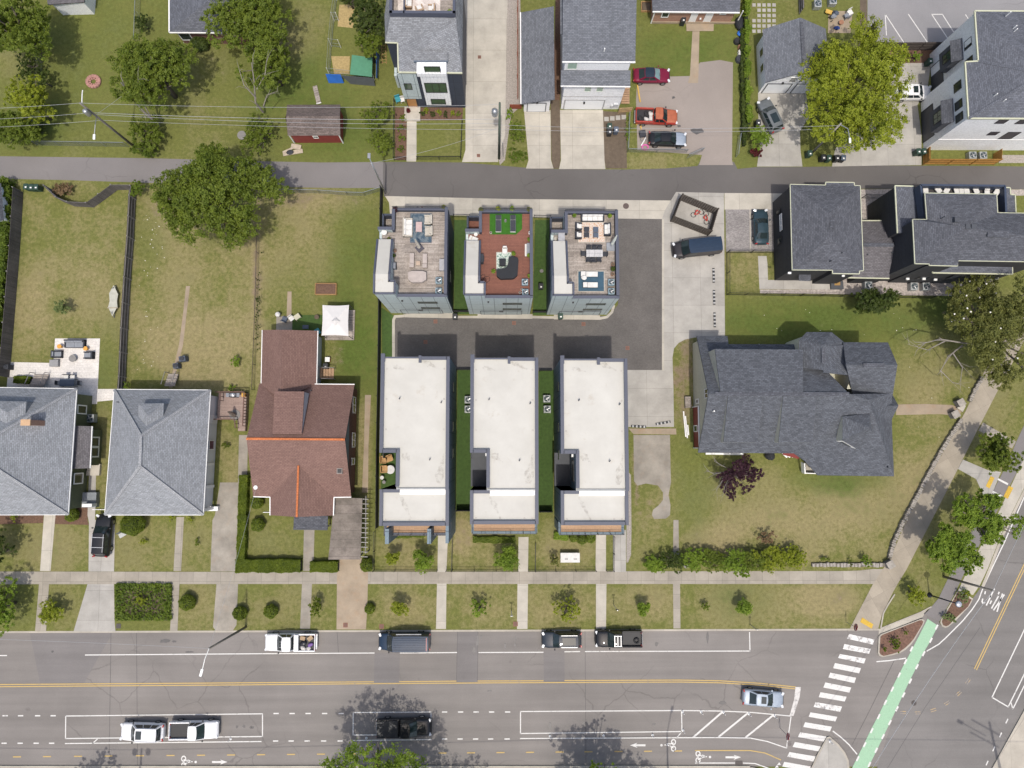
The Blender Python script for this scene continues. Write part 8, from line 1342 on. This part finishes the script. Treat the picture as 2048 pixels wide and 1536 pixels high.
for i,(x,y)in enumerate(((310,465),(918,475))):F('speaker','white box speaker at the '+['west','east'][i]+' side of the red deck','speaker',*at(Z2,x,y),zd,0,[('case',TRIMW,[('b',0,0,.2,.24,.28,.4)]),('cone',DARKG,[('c',0,0,.4,.09,.012)])])
for lb,x,y in(('white pot at the corner of the turf mat',440,470),('white pot between the air conditioners',823,1165),('small white pot left of the lower air conditioner',798,1208)):pot(lb,*at(Z2,x,y),zd,.13,WHITEF,None,.25)
rug('orange and white patterned rug on the right deck',Z3d,530,335,860,582,rugm('orange_rug',(.52,.3,.17),(.60,.55,.5),7));rug('blue rug with a trellis border on the right deck',Z3d,527,935,852,1186,MATS.get('teal_rug')or PM('blue_rug_field',(.045,.095,.14),.95))
G='black-framed sofas on the right deck'
sofa('long white four-cushion sofa on the right deck',*at(Z3d,702,290),zd,0,2.5,.78,CHARF,WHITEF,4,group=G);sofa('upper white armchair left of the orange rug',*at(Z3d,532,398),zd,90,.78,.72,CHARF,WHITEF,1,'armchair',G);sofa('lower white armchair left of the orange rug',*at(Z3d,530,505),zd,90,.78,.72,CHARF,WHITEF,1,'armchair',G);sofa('white loveseat right of the orange rug',*at(Z3d,884,435),zd,-90,1.35,.72,CHARF,WHITEF,2,'loveseat',G)
F('ottoman','black folding table on the orange rug','table',*at(Z3d,630,470),zd,0,[('top',CHARF,[('b',0,.3,.4,.55,.55,.06),('b',0,-.29,.4,.55,.55,.06)])]+legparts(CHARF,.5,1.1,.37));F('ottoman','slate-blue folding table on the orange rug','table',*at(Z3d,742,472),zd,0,[('top',SLATE,[('b',0,.3,.4,.55,.55,.06),('b',0,-.29,.4,.55,.55,.06)])]+legparts(SLATE,.5,1.1,.37))
table('pale slatted dining table with eight black chairs',*at(Z3d,722,738),zd,0,1.75,.8,.74,PM('pale_top_legs',(.3,.3,.31)),bricky('pale_slats',(.48,.47,.46),(.55,.54,.53),(.25,.25,.25),.58,.4,.02,off=0),'dining_table')
for lb,x,y,r in(('left of the far side',655,672,0),('middle of the far side',722,670,0),('right of the far side',788,672,0),('left of the near side',650,806,180),('middle of the near side',713,810,180),('right of the near side',780,804,180),('at the west end',590,735,90),('at the east end',852,740,-90)):chair('black chair at the dining table, '+lb,*at(Z3d,x,y),zd,r,CHARF,CHARF,'black dining chairs')
lounger('upper white lounger on the blue trellis rug',*at(Z3d,665,980),zd,90,.6,1.85,CHARF,WHITEF,'white loungers');lounger('lower white lounger on the blue trellis rug',*at(Z3d,678,1112),zd,90,.6,1.6,CHARF,WHITEF,'white loungers');F('towel_stack','white towel on a small table between the white loungers','table',*at(Z3d,596,1030),zd,0,[('tabletop',CHARF,[('c',0,0,.4,.28,.05)]),('base',CHARF,[('c',0,0,0,.1,.4)]),('towel',WHITEF,[('o',0,0,.5,.3,.25,.06)])])
F('closed_parasol','closed pale parasol over a grey square base','parasol',*at(Z3d,930,638),zd,0,[('base',PM('grey_base',(.25,.27,.3)),[('b',0,0,.06,.92,.92,.12)]),('pole',STEEL,[('t',[(0,0,.1),(.05,.1,1.0)],.03)]),('canopy',PM('pale_green_canopy',(.48,.51,.47)),[('t',[(.05,.1,.8),(.2,.35,1.6),(.3,.55,2.4)],[.16,.15,.05])])]);F('outdoor_kitchen','grey cabinet in the nook of the right deck','cabinet',*at(Z3d,318,572),zd,0,[('body',PM('mid_grey_cabinet',(.2,.22,.24)),[('b',0,0,.45,.66,1.4,.9)]),('worktop',PM('pale_grey_lid',(.33,.33,.34)),[('b',0,0,.92,.7,1.44,.05)])]);F('cushion_pile','beige cushions behind the grey cabinet','cushion',*at(Z3d,250,580),zd,0,[('cushion',BEIGEF,[('o',0,.3,.2,.2,.25,.14)]),('cushion',BEIGEF,[('o',.03,-.25,.2,.22,.3,.14)])])
for lb,x,y,r,l in(('green planter left of the long white sofa',480,270,.17,'fresh'),('green planter right of the long white sofa',912,272,.18,'fresh'),('upper brown planter box at the east parapet',952,862,.2,None),('middle planted box at the east parapet',950,922,.2,'dark'),('lower brown planter box at the east parapet',948,982,.2,None),('brown pot by the sloping stair roof',375,716,.12,None),('tall grey pot beside the stair head',398,1008,.2,None)):pot(lb,*at(Z3d,x,y),zd,r,CLAY if 'brown' in lb else STONEP,l)
for i,(x,y,r)in enumerate(((480,190,0),(630,185,35),(745,188,-30),(858,186,10),(912,186,10),(980,188,10),(1095,190,20),(1232,222,0),(1362,205,-35))):lounger(['white chair at the west end of the navy-walled deck','white chair turned askew, second from the west','white chair with a dark side, third from the west','left of the three white chairs close together','middle of the three white chairs close together','right of the three white chairs close together','white chair right of the three close together','white low chair beyond the eave','white chair at the east corner of the navy-walled deck'][i],*at(z8,x,y),zd2,r,.62,1.0,CHARF,WHITEF,'white chairs on the navy-walled deck')
sofa('wicker corner seat with a white cushion on the navy house deck',*z5([(385,40)])[0],9.4,90,1.6,.8,PM('wicker',(.36,.25,.16)),WHITEF,2,'wicker_sofa','wicker seats');sofa('wicker chair at the parapet, left of the white round table',*z5([(535,145)])[0],9.4,200,.85,.8,PM('wicker',(.36,.25,.16)),WHITEF,1,'wicker_chair','wicker seats');sofa('wicker chair at the parapet, right of the white round table',*z5([(695,140)])[0],9.4,-90,.85,.8,PM('wicker',(.36,.25,.16)),WHITEF,1,'wicker_chair','wicker seats');rtable('white round table between the wicker chairs',*z5([(595,185)])[0],9.4,.25,.45,WHITEF);pot('green shrub in the corner of the navy house deck',*z5([(935,190)])[0],9.4,.2,CLAY,'fresh')
chair('teal garden chair beside the navy house entry',797,202,.03,20,TEALP2,TEALP2,w=.65);chair('white garden chair beside the navy house entry',806,203,.03,10,WHITEF,WHITEF,w=.5);pot('red-leaved plant in a pot on the entry path',818,225,.03,.22,CLAY,'red')
zp_=zf(0,660,4.885)
sofa('grey sofa on the white patio',*at(zp_,750,138),.04,0,2.3,.95,CHARF,GREYF,2);sofa('grey patio armchair left of the fire bowl',*at(zp_,575,240),.04,90,.85,1.1,CHARF,GREYF,1,'armchair');sofa('grey patio armchair right of the fire bowl',*at(zp_,885,250),.04,-90,.85,1.1,CHARF,GREYF,1,'armchair');rtable('orange round stool left of the grey sofa',*at(zp_,604,165),.04,.26,.5,ORANGE,nm='stool',ct='stool');rtable('orange round stool right of the grey sofa',*at(zp_,857,186),.04,.26,.5,ORANGE,nm='stool',ct='stool');rtable('grey fire bowl in the middle of the white patio',*at(zp_,727,281),.04,.42,.4,STONEP,nm='fire_bowl',ct='fire pit');F('pouf','soft grey pouf at the patio edge','pouf',*at(zp_,546,327),.04,0,[('cover',PM('pale_grey_weave',(.27,.27,.27),.9),[('b',0,0,.22,1.0,.8,.42)])])
F('covered_grill','dark covered grill at the left end of the patio','grill',*at(zp_,90,368),.04,0,[('cover',CHARF,[('b',0,0,.5,1.1,.55,1.0)]),('lid',CHARF,[('o',0,0,1.0,.45,.25,.16)])]);table('dark blue dining table in the house shadow',*at(zp_,690,518),.04,0,1.7,.85,.74,CHARF,SLATE,'dining_table')
for lb,x,y,r in(('left cream chair behind the dark blue table',668,462,0),('right cream chair behind the dark blue table',730,464,0),('grey chair at the left end of the dark blue table',603,520,90),('grey chair at the right end of the dark blue table',778,520,-90)):chair(lb,*at(zp_,x,y),.04,r,CHARF,WHITEF if 'cream' in lb else GREYF,'patio dining chairs')
def stair(lb,x,y,rz,w,n,m,rise=.18):F('wooden_stair',lb,'stair',x,y,0,rz,[('tread',m,[('b',0,-.3*i,.9-rise*i if False else rise*(n-i),w,.3,.07)])for i in range(n)]+[('railing',RAILW,[('t',[(s*w/2,0,rise*n+.9),(s*w/2,-.3*n,1.0)],.04),('t',[(s*w/2,-.3*n,0),(s*w/2,-.3*n,1.0)],.04)])for s in(-1,1)])
stair('wooden stair behind the olive-walled house',84,772,180,1.7,5,DWOOD);stair('grey stair behind the grey house',347,771,180,1.2,5,DWOOD);stair('tan wooden steps at the brown house rear wing',640,748,90,1.3,6,DTAN,.12)
F('hammock','pale net hammock on its stand by the board fence','hammock',231,604,0,0,[('stand',STEEL,[('t',[(0,2.0,.1),(0,1.4,.9)],.04),('t',[(0,-1.9,.1),(0,-1.3,.9)],.04),('t',[(0,2,.1),(0,-1.9,.1)],.04)]),('net',PM('pale_net',(.42,.42,.36),.9),[('p',[(-.55,-.75),(.55,-.75),(.45,0),(.55,.9),(-.5,.9),(-.4,0)],.5,.52),('p',[(0,1.9),(-.5,.9),(.5,.9)],.53,.55),('p',[(-.5,-.75),(.5,-.75),(0,-1.8)],.53,.55)]),('spreader_bar',PM('bar_wood',(.35,.3,.22)),[('b',0,-.8,.56,1.2,.12,.06)])])
for lb,x,y,r in(('left green bin behind the curved fence',63,379,0),('middle green bin behind the curved fence',73,380,0),('right green bin behind the curved fence',83,380,0)):bin_(lb,x,y,r)
for lb,x,y in(('larger covered grill on the left lawn path',371,719),('smaller covered grill on the left lawn path',358,733)):F('covered_grill',lb,'grill',x,y,.02,10,[('cover',SLATE,[('b',0,0,.48,.75 if 'larger' in lb else .6,.6,.9)]),('lid',CHARF,[('o',0,0,.95,.32,.26,.1)])])
qd=[(437,786),(494,786),(492,842),(490,862),(476,862),(475,838),(434,838)];t=thing('wooden_deck','mauve wooden deck between the grey and the brown house','deck',P(465,825,0));mb=MB();mb.prism(PL(qd,.7),-.05,.7);mb.build('floor',DOLD,t);mb=MB()
for a,b in(((437,785),(494,785)),((494,785),(491,852)),((434,839),(475,839)),((475,839),(477,856)),((447,785),(447,802))):
 A,B=P(*a,.7),P(*b,.7);mb.bar(A+Vector((0,0,.95)),B+Vector((0,0,.95)),.12,.06);n=max(2,int((B-A).length/.35))
 for i in range(n+1):c=A.lerp(B,i/n);mb.box(c+Vector((0,0,.47)),(.06,.06,.95))
mb.build('railing',PM('dark_rail_wood',(.13,.075,.06),.8),t);F('folded_parasol','grey folded parasol on the mauve deck','parasol',470,830,.7,30,[('base',STONEP,[('c',0,0,0,.62,.06)]),('canopy',PM('brown_grey_canopy',(.17,.14,.12)),[('t',[(0,0,.3),(.05,.2,1.2),(.05,.3,2.0)],[.28,.2,.05])])]);F('gas_grill','grey grill at the north rail of the mauve deck','grill',471,791,.7,0,[('body',CHARF,[('b',0,0,.45,.8,.5,.9)]),('hood',STEEL,[('o',0,0,.95,.4,.25,.18)]),('shelf',GREYF,[('b',-.6,0,.85,.35,.45,.04)]),('shelf',GREYF,[('b',.6,0,.85,.35,.45,.04)])]);F('crate','yellow crate beside the grill on the mauve deck','crate',489,790,.7,0,[('box_body',ORANGE,[('b',0,0,.2,.42,.45,.4)]),('lid',YEL,[('b',0,0,.42,.3,.3,.04)])])
acunit(187,837,0,'air conditioner between the two grey houses',None,.95)
t=F('raised_bed','raised bed of dark soil framed in pale timber','raised bed',653,579,0,0,[('soil',MULCH,[('b',0,0,.18,2.3,1.2,.36)])]+[('board',TEAK,[s])for s in(('b',0,.65,.22,2.5,.08,.44),('b',0,-.65,.22,2.5,.08,.44),('b',-1.22,0,.22,.08,1.3,.44),('b',1.22,0,.22,.08,1.3,.44))])
mb=MB();mb.prism(PL([(645,620),(710,620),(708,680),(650,680)],.18),-.05,.18);o=mb.build('garden_deck',DWOOD);tag(o,'grey wooden platform under the white canopy','deck')
ctr=P(671,642,3.0);t=thing('canopy','white square cloth canopy behind the brown house','canopy',(ctr.x,ctr.y,0));co=[P(x,y,2.5)for x,y in((645,610),(698,610),(697,672),(643,671))];mb=MB();n=6
for k in range(4):
 A,B=co[k],co[(k+1)%4]
 E=[A.lerp(B,i/n)+(ctr-A.lerp(B,i/n))*.045*math.sin(math.pi*i/n)for i in range(n+1)]
 for i in range(n):mb.poly([E[i+1],E[i],ctr])
o=mb.build('cloth',PM('white_canvas',(.62,.61,.6),.9,var=.06),t);mb=MB();[mb.tube([Vector((p.x,p.y,0))*.985+Vector((ctr.x,ctr.y,0))*.015,p-Vector((0,0,.1))],.04,6)for p in co];mb.build('frame',DARKG,t);mb=MB();mb.lathe(ctr+Vector((0,0,-.08)),[(.5,0),(.35,.12),(.05,.3)],4);mb.build('vent_cap',PM('white_canvas',(.62,.61,.6)),t)
rtable('round brown planter on the green mat behind the brown house',635,635,.03,.28,.4,CLAY,DIRT,'planter','planter');table('pale tilted table by the green mat',597,635,.03,35,.7,.6,.6,PM('cream_top',(.5,.48,.36)),nm='side_table');chair('white garden chair on the corner slab',585,638,.03,40,WHITEF,WHITEF,w=.55);chair('slate chair on the corner slab',571,640,.03,160,SLATE,SLATE,w=.6);F('grill','small white kettle grill on the corner slab','grill',559,631,.03,0,[('bowl',WHITEF,[('o',0,0,.7,.3,.3,.22)])]+legparts(DARKG,.4,.4,.55));F('garden_bench','slate bench at the rear wall of the brown house','bench',613,655,.03,0,[('seat',SLATE,[('b',0,0,.42,.7,.45,.06)])]+legparts(DARKG,.6,.4,.4));F('crate','teal crate at the corner of the brown house','crate',637,664,.03,30,[('box_body',TEALP2,[('b',0,0,.25,.5,.6,.5)]),('lid',TEALP2,[('b',0,0,.52,.55,.65,.04)])])
bin_('dark bin by the tan steps of the brown house',655,734,0,BBIN);F('cool_box','white and red cool box above the dark bin','cool box',657,720,.03,0,[('body',REDM,[('b',0,0,.25,.5,.5,.5)]),('lid',TRIMW,[('b',0,0,.53,.55,.55,.07)])])
G='slatted wooden chairs in the notch'
for lb,x,y,r in(('slatted chair in the upper left of the notch',768,919,90),('slatted chair turned in the upper right of the notch',779,916,20),('slatted double seat in the lower left of the notch',769,938,90)):F('slatted_chair',lb,'chair',x,y,.35,r,[('seat',TEAK,[('b',0,-.1,.35,.72,.65,.06)]),('backrest',TEAK,[('b',0,.32,.55,.72,.1,.55)]),('armrest',TEAK,[('b',-.38,0,.5,.1,.7,.05)]),('armrest',TEAK,[('b',.38,0,.5,.1,.7,.05)])],G)
rtable('round white fire table in the notch',782,939,.2,.5,.5,WHITEF,nm='fire_table');rtable('white stool in the notch',765,955,.2,.22,.45,WHITEF,nm='stool',ct='stool');rtable('grey stool in the notch',769,964,.2,.2,.4,STONEP,nm='stool',ct='stool')
for lb,x,y in(('upper air conditioner in the left turf strip',937,800),('lower air conditioner in the left turf strip',937,819),('upper air conditioner in the right turf strip',1093,798),('lower air conditioner in the right turf strip',1094,819)):acunit(x,y,.04,lb,'air conditioners in the turf strips')
for lb,x,y,m in(('black bin at the foot of the left deck house',911,636,BBIN),('dark green bin at the foot of the right deck house',1120,635,GBIN),('black bin in the gap left of the right deck house',1081,576,BBIN),('green bin beside the foot of the lamp-arm pole',1613,313,GBIN),('left bin of the upper pair at the white drive',1640,321,BBIN),('green bin of the upper pair at the white drive',1651,322,GBIN),('left bin of the lower pair at the white drive',1667,322,BBIN),('blue-lidded bin of the lower pair at the white drive',1679,322,BBIN),('left bin at the corner of the cedar fence',1828,309,GBIN),('right bin at the corner of the cedar fence',1839,309,GBIN),('green bin behind the white car',1851,130,GBIN),('upper dark bin beside the white garage house drive',1217,259,GBIN),('lower dark bin beside the white garage house drive',1217,270,BBIN),('blue-grey bin right of the pair beside the white garage house drive',1230,266,SLATE),('black bin beside the stoop of the brick house',1363,49,BBIN),('black bin behind the gate of the grey car drive',1511,252,BBIN)):bin_(lb,x,y,random.choice((0,5,-8)),m,BLID if 'blue-lidded' in lb else None)
rtable('round stone ornament in the gap left of the right deck house',1083,543,.04,.22,.3,STONEP,nm='bird_bath',ct='bird bath')
for lb,x,y in(('air conditioner at the link of the black houses',1731,573),('left air conditioner of the pair below the larger black house',1822,575),('right air conditioner of the pair below the larger black house',1846,575),('left air conditioner behind the cedar fence',1938,315),('right air conditioner behind the cedar fence',1959,315),('air conditioner at the top edge by the rear slab',1661,8),('wide air conditioner at the top edge above the double garage',1631,14)):acunit(x,y,.03,lb,'air conditioners beside the houses',.9)
t=F('utility_box','low white utility box in the right front yard','utility box',1139,1113,0,0,[('case',WHITEF,[('b',0,0,.4,2.1,1.0,.8)]),('lid',WHITEF,[('b',0,0,.83,2.2,1.08,.08)]),('vent',BLACKM,[('b',-.55+i*.12,-.15,.875,.08,.12,.02)for i in range(3)]+[('b',.45+i*.13,-.15,.875,.08,.12,.02)for i in range(3)])])
for lb,x,y,r in(('upper wheel stop of the shared driveway, nearest the van',1427,551,90),('middle wheel stop of the shared driveway',1428,595,90),('lower wheel stop of the shared driveway',1429,640,90),('left wheel stop above the tan slab',1277,853,-3),('tilted right wheel stop above the tan slab',1326,846,10)):F('wheel_stop',lb,'wheel stop',x,y,.03,r,[('curb',BBIN,[('b',0,0,.06,1.75,.26,.12)]),('reflector',PM('worn_reflector',(.4,.4,.39)),[('b',-.66+i*.44,0,.062,.2,.265,.124)for i in range(4)])],'striped wheel stops')
for i in range(2):F('bicycle',['red bike lying in the lattice enclosure, left one','red bike lying in the lattice enclosure, right one'][i],'bicycle',1394+i*18,428+i*9,.03,20+i*70,[('frame',REDM,[('t',[(-.4,0,.3),(0,.3,.32),(.4,.05,.3),(-.05,-.1,.3),(-.4,0,.3)],.06)]),('wheel',BBIN,[('t',[(-.5+.3*math.cos(k*.7),.3*math.sin(k*.7),.2)for k in range(10)],.03)]),('wheel',BBIN,[('t',[(.5+.3*math.cos(k*.7),.3*math.sin(k*.7),.2)for k in range(10)],.03)]),('saddle',REDM,[('b',0,.32,.36,.3,.14,.08)])],'red bikes')
zk=zf(640,0,8.533)
cq=[P(*p,0)for p in zk([(105,1270),(945,1460),(1020,760),(195,780)])]
t=thing('fowl_pen','wire fowl pen with a green roof and blue and grey tarps','pen',P(700,130,0));mb=MB();cr=[P(*p,2.0)for p in zk([(545,935),(895,985),(885,1310),(510,1270)])];mb.poly(cr[::-1]);mb.build('roof',GREENT,t).modifiers.new('t','SOLIDIFY').thickness=.06
def tarp(pts,m):
 mb=MB();q=[P(*p,z)for p,z in pts];mb.poly(q);s=mb.build('tarp',m,t);s.modifiers.new('t','SOLIDIFY').thickness=.03
for pts,m in(([((95,1260),1.6),((350,1270),1.6),((410,1415),.05),((150,1415),.05)],BLUET),([((360,1285),1.6),((905,1330),1.6),((945,1465),.05),((520,1430),.05)],GREYT),([((965,890),1.6),((960,1335),1.6),((985,1335),.05),((1015,930),.05)],BLUET)):tarp([(zk([p])[0],z)for p,z in pts],m)
mb=MB();st=[P(*p,0)for p in zk([(170,1290),(200,800),(245,360),(290,10),(930,1380),(360,820),(320,360)])]
for p in st:mb=MB();mb.tube([p,p+Vector((0,0,1.8))],.035,6);mb.build('post',TRIMW,t)
mb=MB()
for a,b in((0,1),(1,2),(2,3),(0,4),(1,5),(2,6)):
 for z in(1.75,.9,.3):mb.bar(st[a]+Vector((0,0,z)),st[b]+Vector((0,0,z)),.025,.025)
 n=int((st[b]-st[a]).length/.2)
 for i in range(n):c=st[a].lerp(st[b],i/n);mb.bar(c,c+Vector((0,0,1.75)),.012,.012)
mb.build('wire_mesh',CHAIN,t)
sheet('straw_patch',zk([(190,960),(510,960),(500,1265),(240,1260)]),.012,STRAW);sheet('straw_patch',zk([(330,80),(640,80),(560,320),(580,480),(300,450)]),.012,STRAW)
F('ladder','wooden ladder lying beside the fowl pen','ladder',768,108,.02,3,[('rail',TEAK,[('b',-.25,0,.06,.06,2.6,.06)]),('rail',TEAK,[('b',.25,0,.06,.06,2.6,.06)])]+[('rung',TEAK,[('b',0,-1.1+i*.36,.06,.5,.05,.05)])for i in range(7)])
F('plank_ramp','weathered plank lying above the red shed','plank',634,190,.02,14,[('plank',DWOOD,[('b',0,0,.06,.55,2.3,.08)]),('plank_foot',TRIMW,[('b',0,-1.1,.06,.6,.1,.1)])]);rtable('grey stone disk on the yard left of the red shed',485,272,.0,.55,.25,STONEP,nm='stone_disk',ct='stone')
F('scrap_heap','heap of scrap boards below the red shed','scrap heap',586,304,.0,10,[('board',PM('scrap_wood',(.42,.36,.28),.9,var=.3),[('b',.0,-.1,.1,2.4,.5,.12),('b',-.3,.3,.2,1.8,.25,.06,15),('b',.5,.5,.15,1.2,.6,.2,-20)]),('bag_body',CHARF,[('o',-.3,-.1,.28,.45,.3,.15)])])
F('fire_ring','ring of reddish bricks on the upper left lawn','fire pit',188,164,.0,0,[('brick_ring',PM('pink_brick',(.36,.19,.16),.9,var=.35),[('b',.72*math.cos(i*.42),.66*math.sin(i*.42),.12,.38,.3,.24,i*24)for i in range(15)]+[('b',.45*math.cos(i*.7),.42*math.sin(i*.7),.08,.28,.2,.16,i*40)for i in range(9)])])
for lb,x,y,L,r in(('long yellow timber behind the maroon sedan',1277,186,2.4,-82),('yellow timber behind the red pickup',1273,238,1.6,88),('short yellow timber above the black sedan',1281,253,.8,-80)):F('parking_timber',lb,'timber',x,y,.02,r,[('beam',YEL,[('b',0,0,.08,L,.16,.14)])],'yellow parking timbers')
F('float_ring','pink swimming ring behind the black sedan','float',1290,295,.05,0,[('ring',PINK,[('t',[(.38*math.cos(i*.45),.3*math.sin(i*.45),.1)for i in range(15)],.09)])]);F('wheelbarrow','black wheelbarrow behind the black sedan','wheelbarrow',1284,270,.03,10,[('tray',CHARF,[('b',0,0,.35,.75,.8,.3)]),('handle',STEEL,[('t',[(-.3,-.4,.4),(-.3,-1.0,.5)],.03)]),('handle',STEEL,[('t',[(.3,-.4,.4),(.3,-1.0,.5)],.03)])]);F('white_pipe','white pipe leaning behind the black sedan','pipe',1286,285,.05,60,[('tube',TRIMW,[('t',[(-.5,0,.1),(.6,0,.3)],.07)])])
F('covered_mower','black covered mower beside the brick house','mower',1477,50,.03,0,[('cover',BLKF,[('o',0,0,.4,.55,.9,.45)]),('tarp',BLUET,[('o',.1,-1.2,.2,.35,.4,.2)])])
for lb,x,y,m,s in(('black tyre in the junk row by the vine fence',1473,84,TYRE,.42),('brown pot in the junk row by the vine fence',1479,96,CLAY,.3),('white bucket in the junk row, upper',1478,105,WHITEF,.2),('white bucket in the junk row, lower',1478,111,WHITEF,.2),('blue-black bundle at the end of the junk row',1478,120,CHARF,.5)):F('bucket' if 'bucket' in lb else 'junk_bundle',lb,'bucket' if 'bucket' in lb else 'junk',x,y,.03,0,[('body',m,[('c',0,0,0,s,.4,s*.9)]),('rim',m,[('c',0,0,.38,s*.6,.06)])])
F('raised_bed','small wooden planting frame left of the brick house','raised bed',1292,15,0,0,[('soil',DIRT,[('b',0,0,.1,1.0,1.1,.2)])]+[('board',TEAK,[s])for s in(('b',0,.6,.15,1.2,.08,.3),('b',0,-.6,.15,1.2,.08,.3),('b',-.6,0,.15,.08,1.2,.3),('b',.6,0,.15,.08,1.2,.3))])
mb=MB()
for j in range(6):
 for i in range(5):
  if(i<3 or j<5)and not(i==0 and j in(1,2)):c=P(1508+i*10,10+j*10.5,.02);mb.box(c,(.42,.42,.04))
for i in range(4):mb.box(P(1213+i*11.5,238-i*1.2,.03),(.55,.55,.05))
struct('stepping_stone',mb,CONCN)
F('toy_slide','yellow toy slide on the rear slab','toy',1655,27,.05,-20,[('chute',YEL,[('b',0,0,.35,.8,.5,.12)]),('ladder',CHARF,[('b',.6,0,.3,.3,.5,.6)])]);F('stroller','grey and navy pushchair on the rear slab','pushchair',1664,37,.05,30,[('seat',GREYF,[('o',0,0,.5,.4,.3,.25)]),('canopy',SLATE,[('o',.35,.1,.7,.3,.3,.2)]),('wheel',TYRE,[('b',-.3,-.3,.12,.24,.06,.24)]),('wheel',TYRE,[('b',-.3,.3,.12,.24,.06,.24)])])
chair('white chair on the rear slab',1697,29,.05,30,WHITEF,WHITEF,w=.6);chair('grey chair on the rear slab',1691,36,.05,200,GREYF,GREYF,w=.6);rtable('brown round seat on the rear slab',1680,48,.05,.3,.4,CLAY,nm='stool',ct='stool');F('blue_bundle','blue cloth bundle on the rear slab','bundle',1673,57,.05,0,[('cloth',PM('deep_blue_cloth',(.02,.05,.2)),[('o',0,0,.12,.4,.25,.14)])])
for i in range(3):F('white_pole',['longest white pole lying beside the gabled house','middle white pole lying beside the gabled house','short white pole lying beside the gabled house'][i],'pole',1369+i*3.5,848+i*6,.05,4,[('tube',TRIMW,[('b',0,0,.05,.14,(3.0,2.6,1.2)[i],.1)])],'white poles')
F('covered_grill','round black covered grill under the south eave of the gabled house','grill',1537,912,.02,0,[('cover',BLKF,[('o',0,0,.5,.6,.5,.55)]),('foot',DARKG,[('c',0,0,0,.4,.2)])]);rtable('grey barrel in the hedge by the sidewalk',1370,1129,.0,.33,.6,STONEP,nm='barrel',ct='barrel');F('garden_bench','grey bench with a table on the lawn by the big ball shrub','bench',249,1068,.02,30,[('seat',PM('pale_bench',(.42,.43,.42)),[('b',0,0,.4,.9,.5,.06)]),('backrest',SLATE,[('b',-.2,.35,.55,.5,.08,.4)])]+legparts(STEEL,.8,.4,.38))
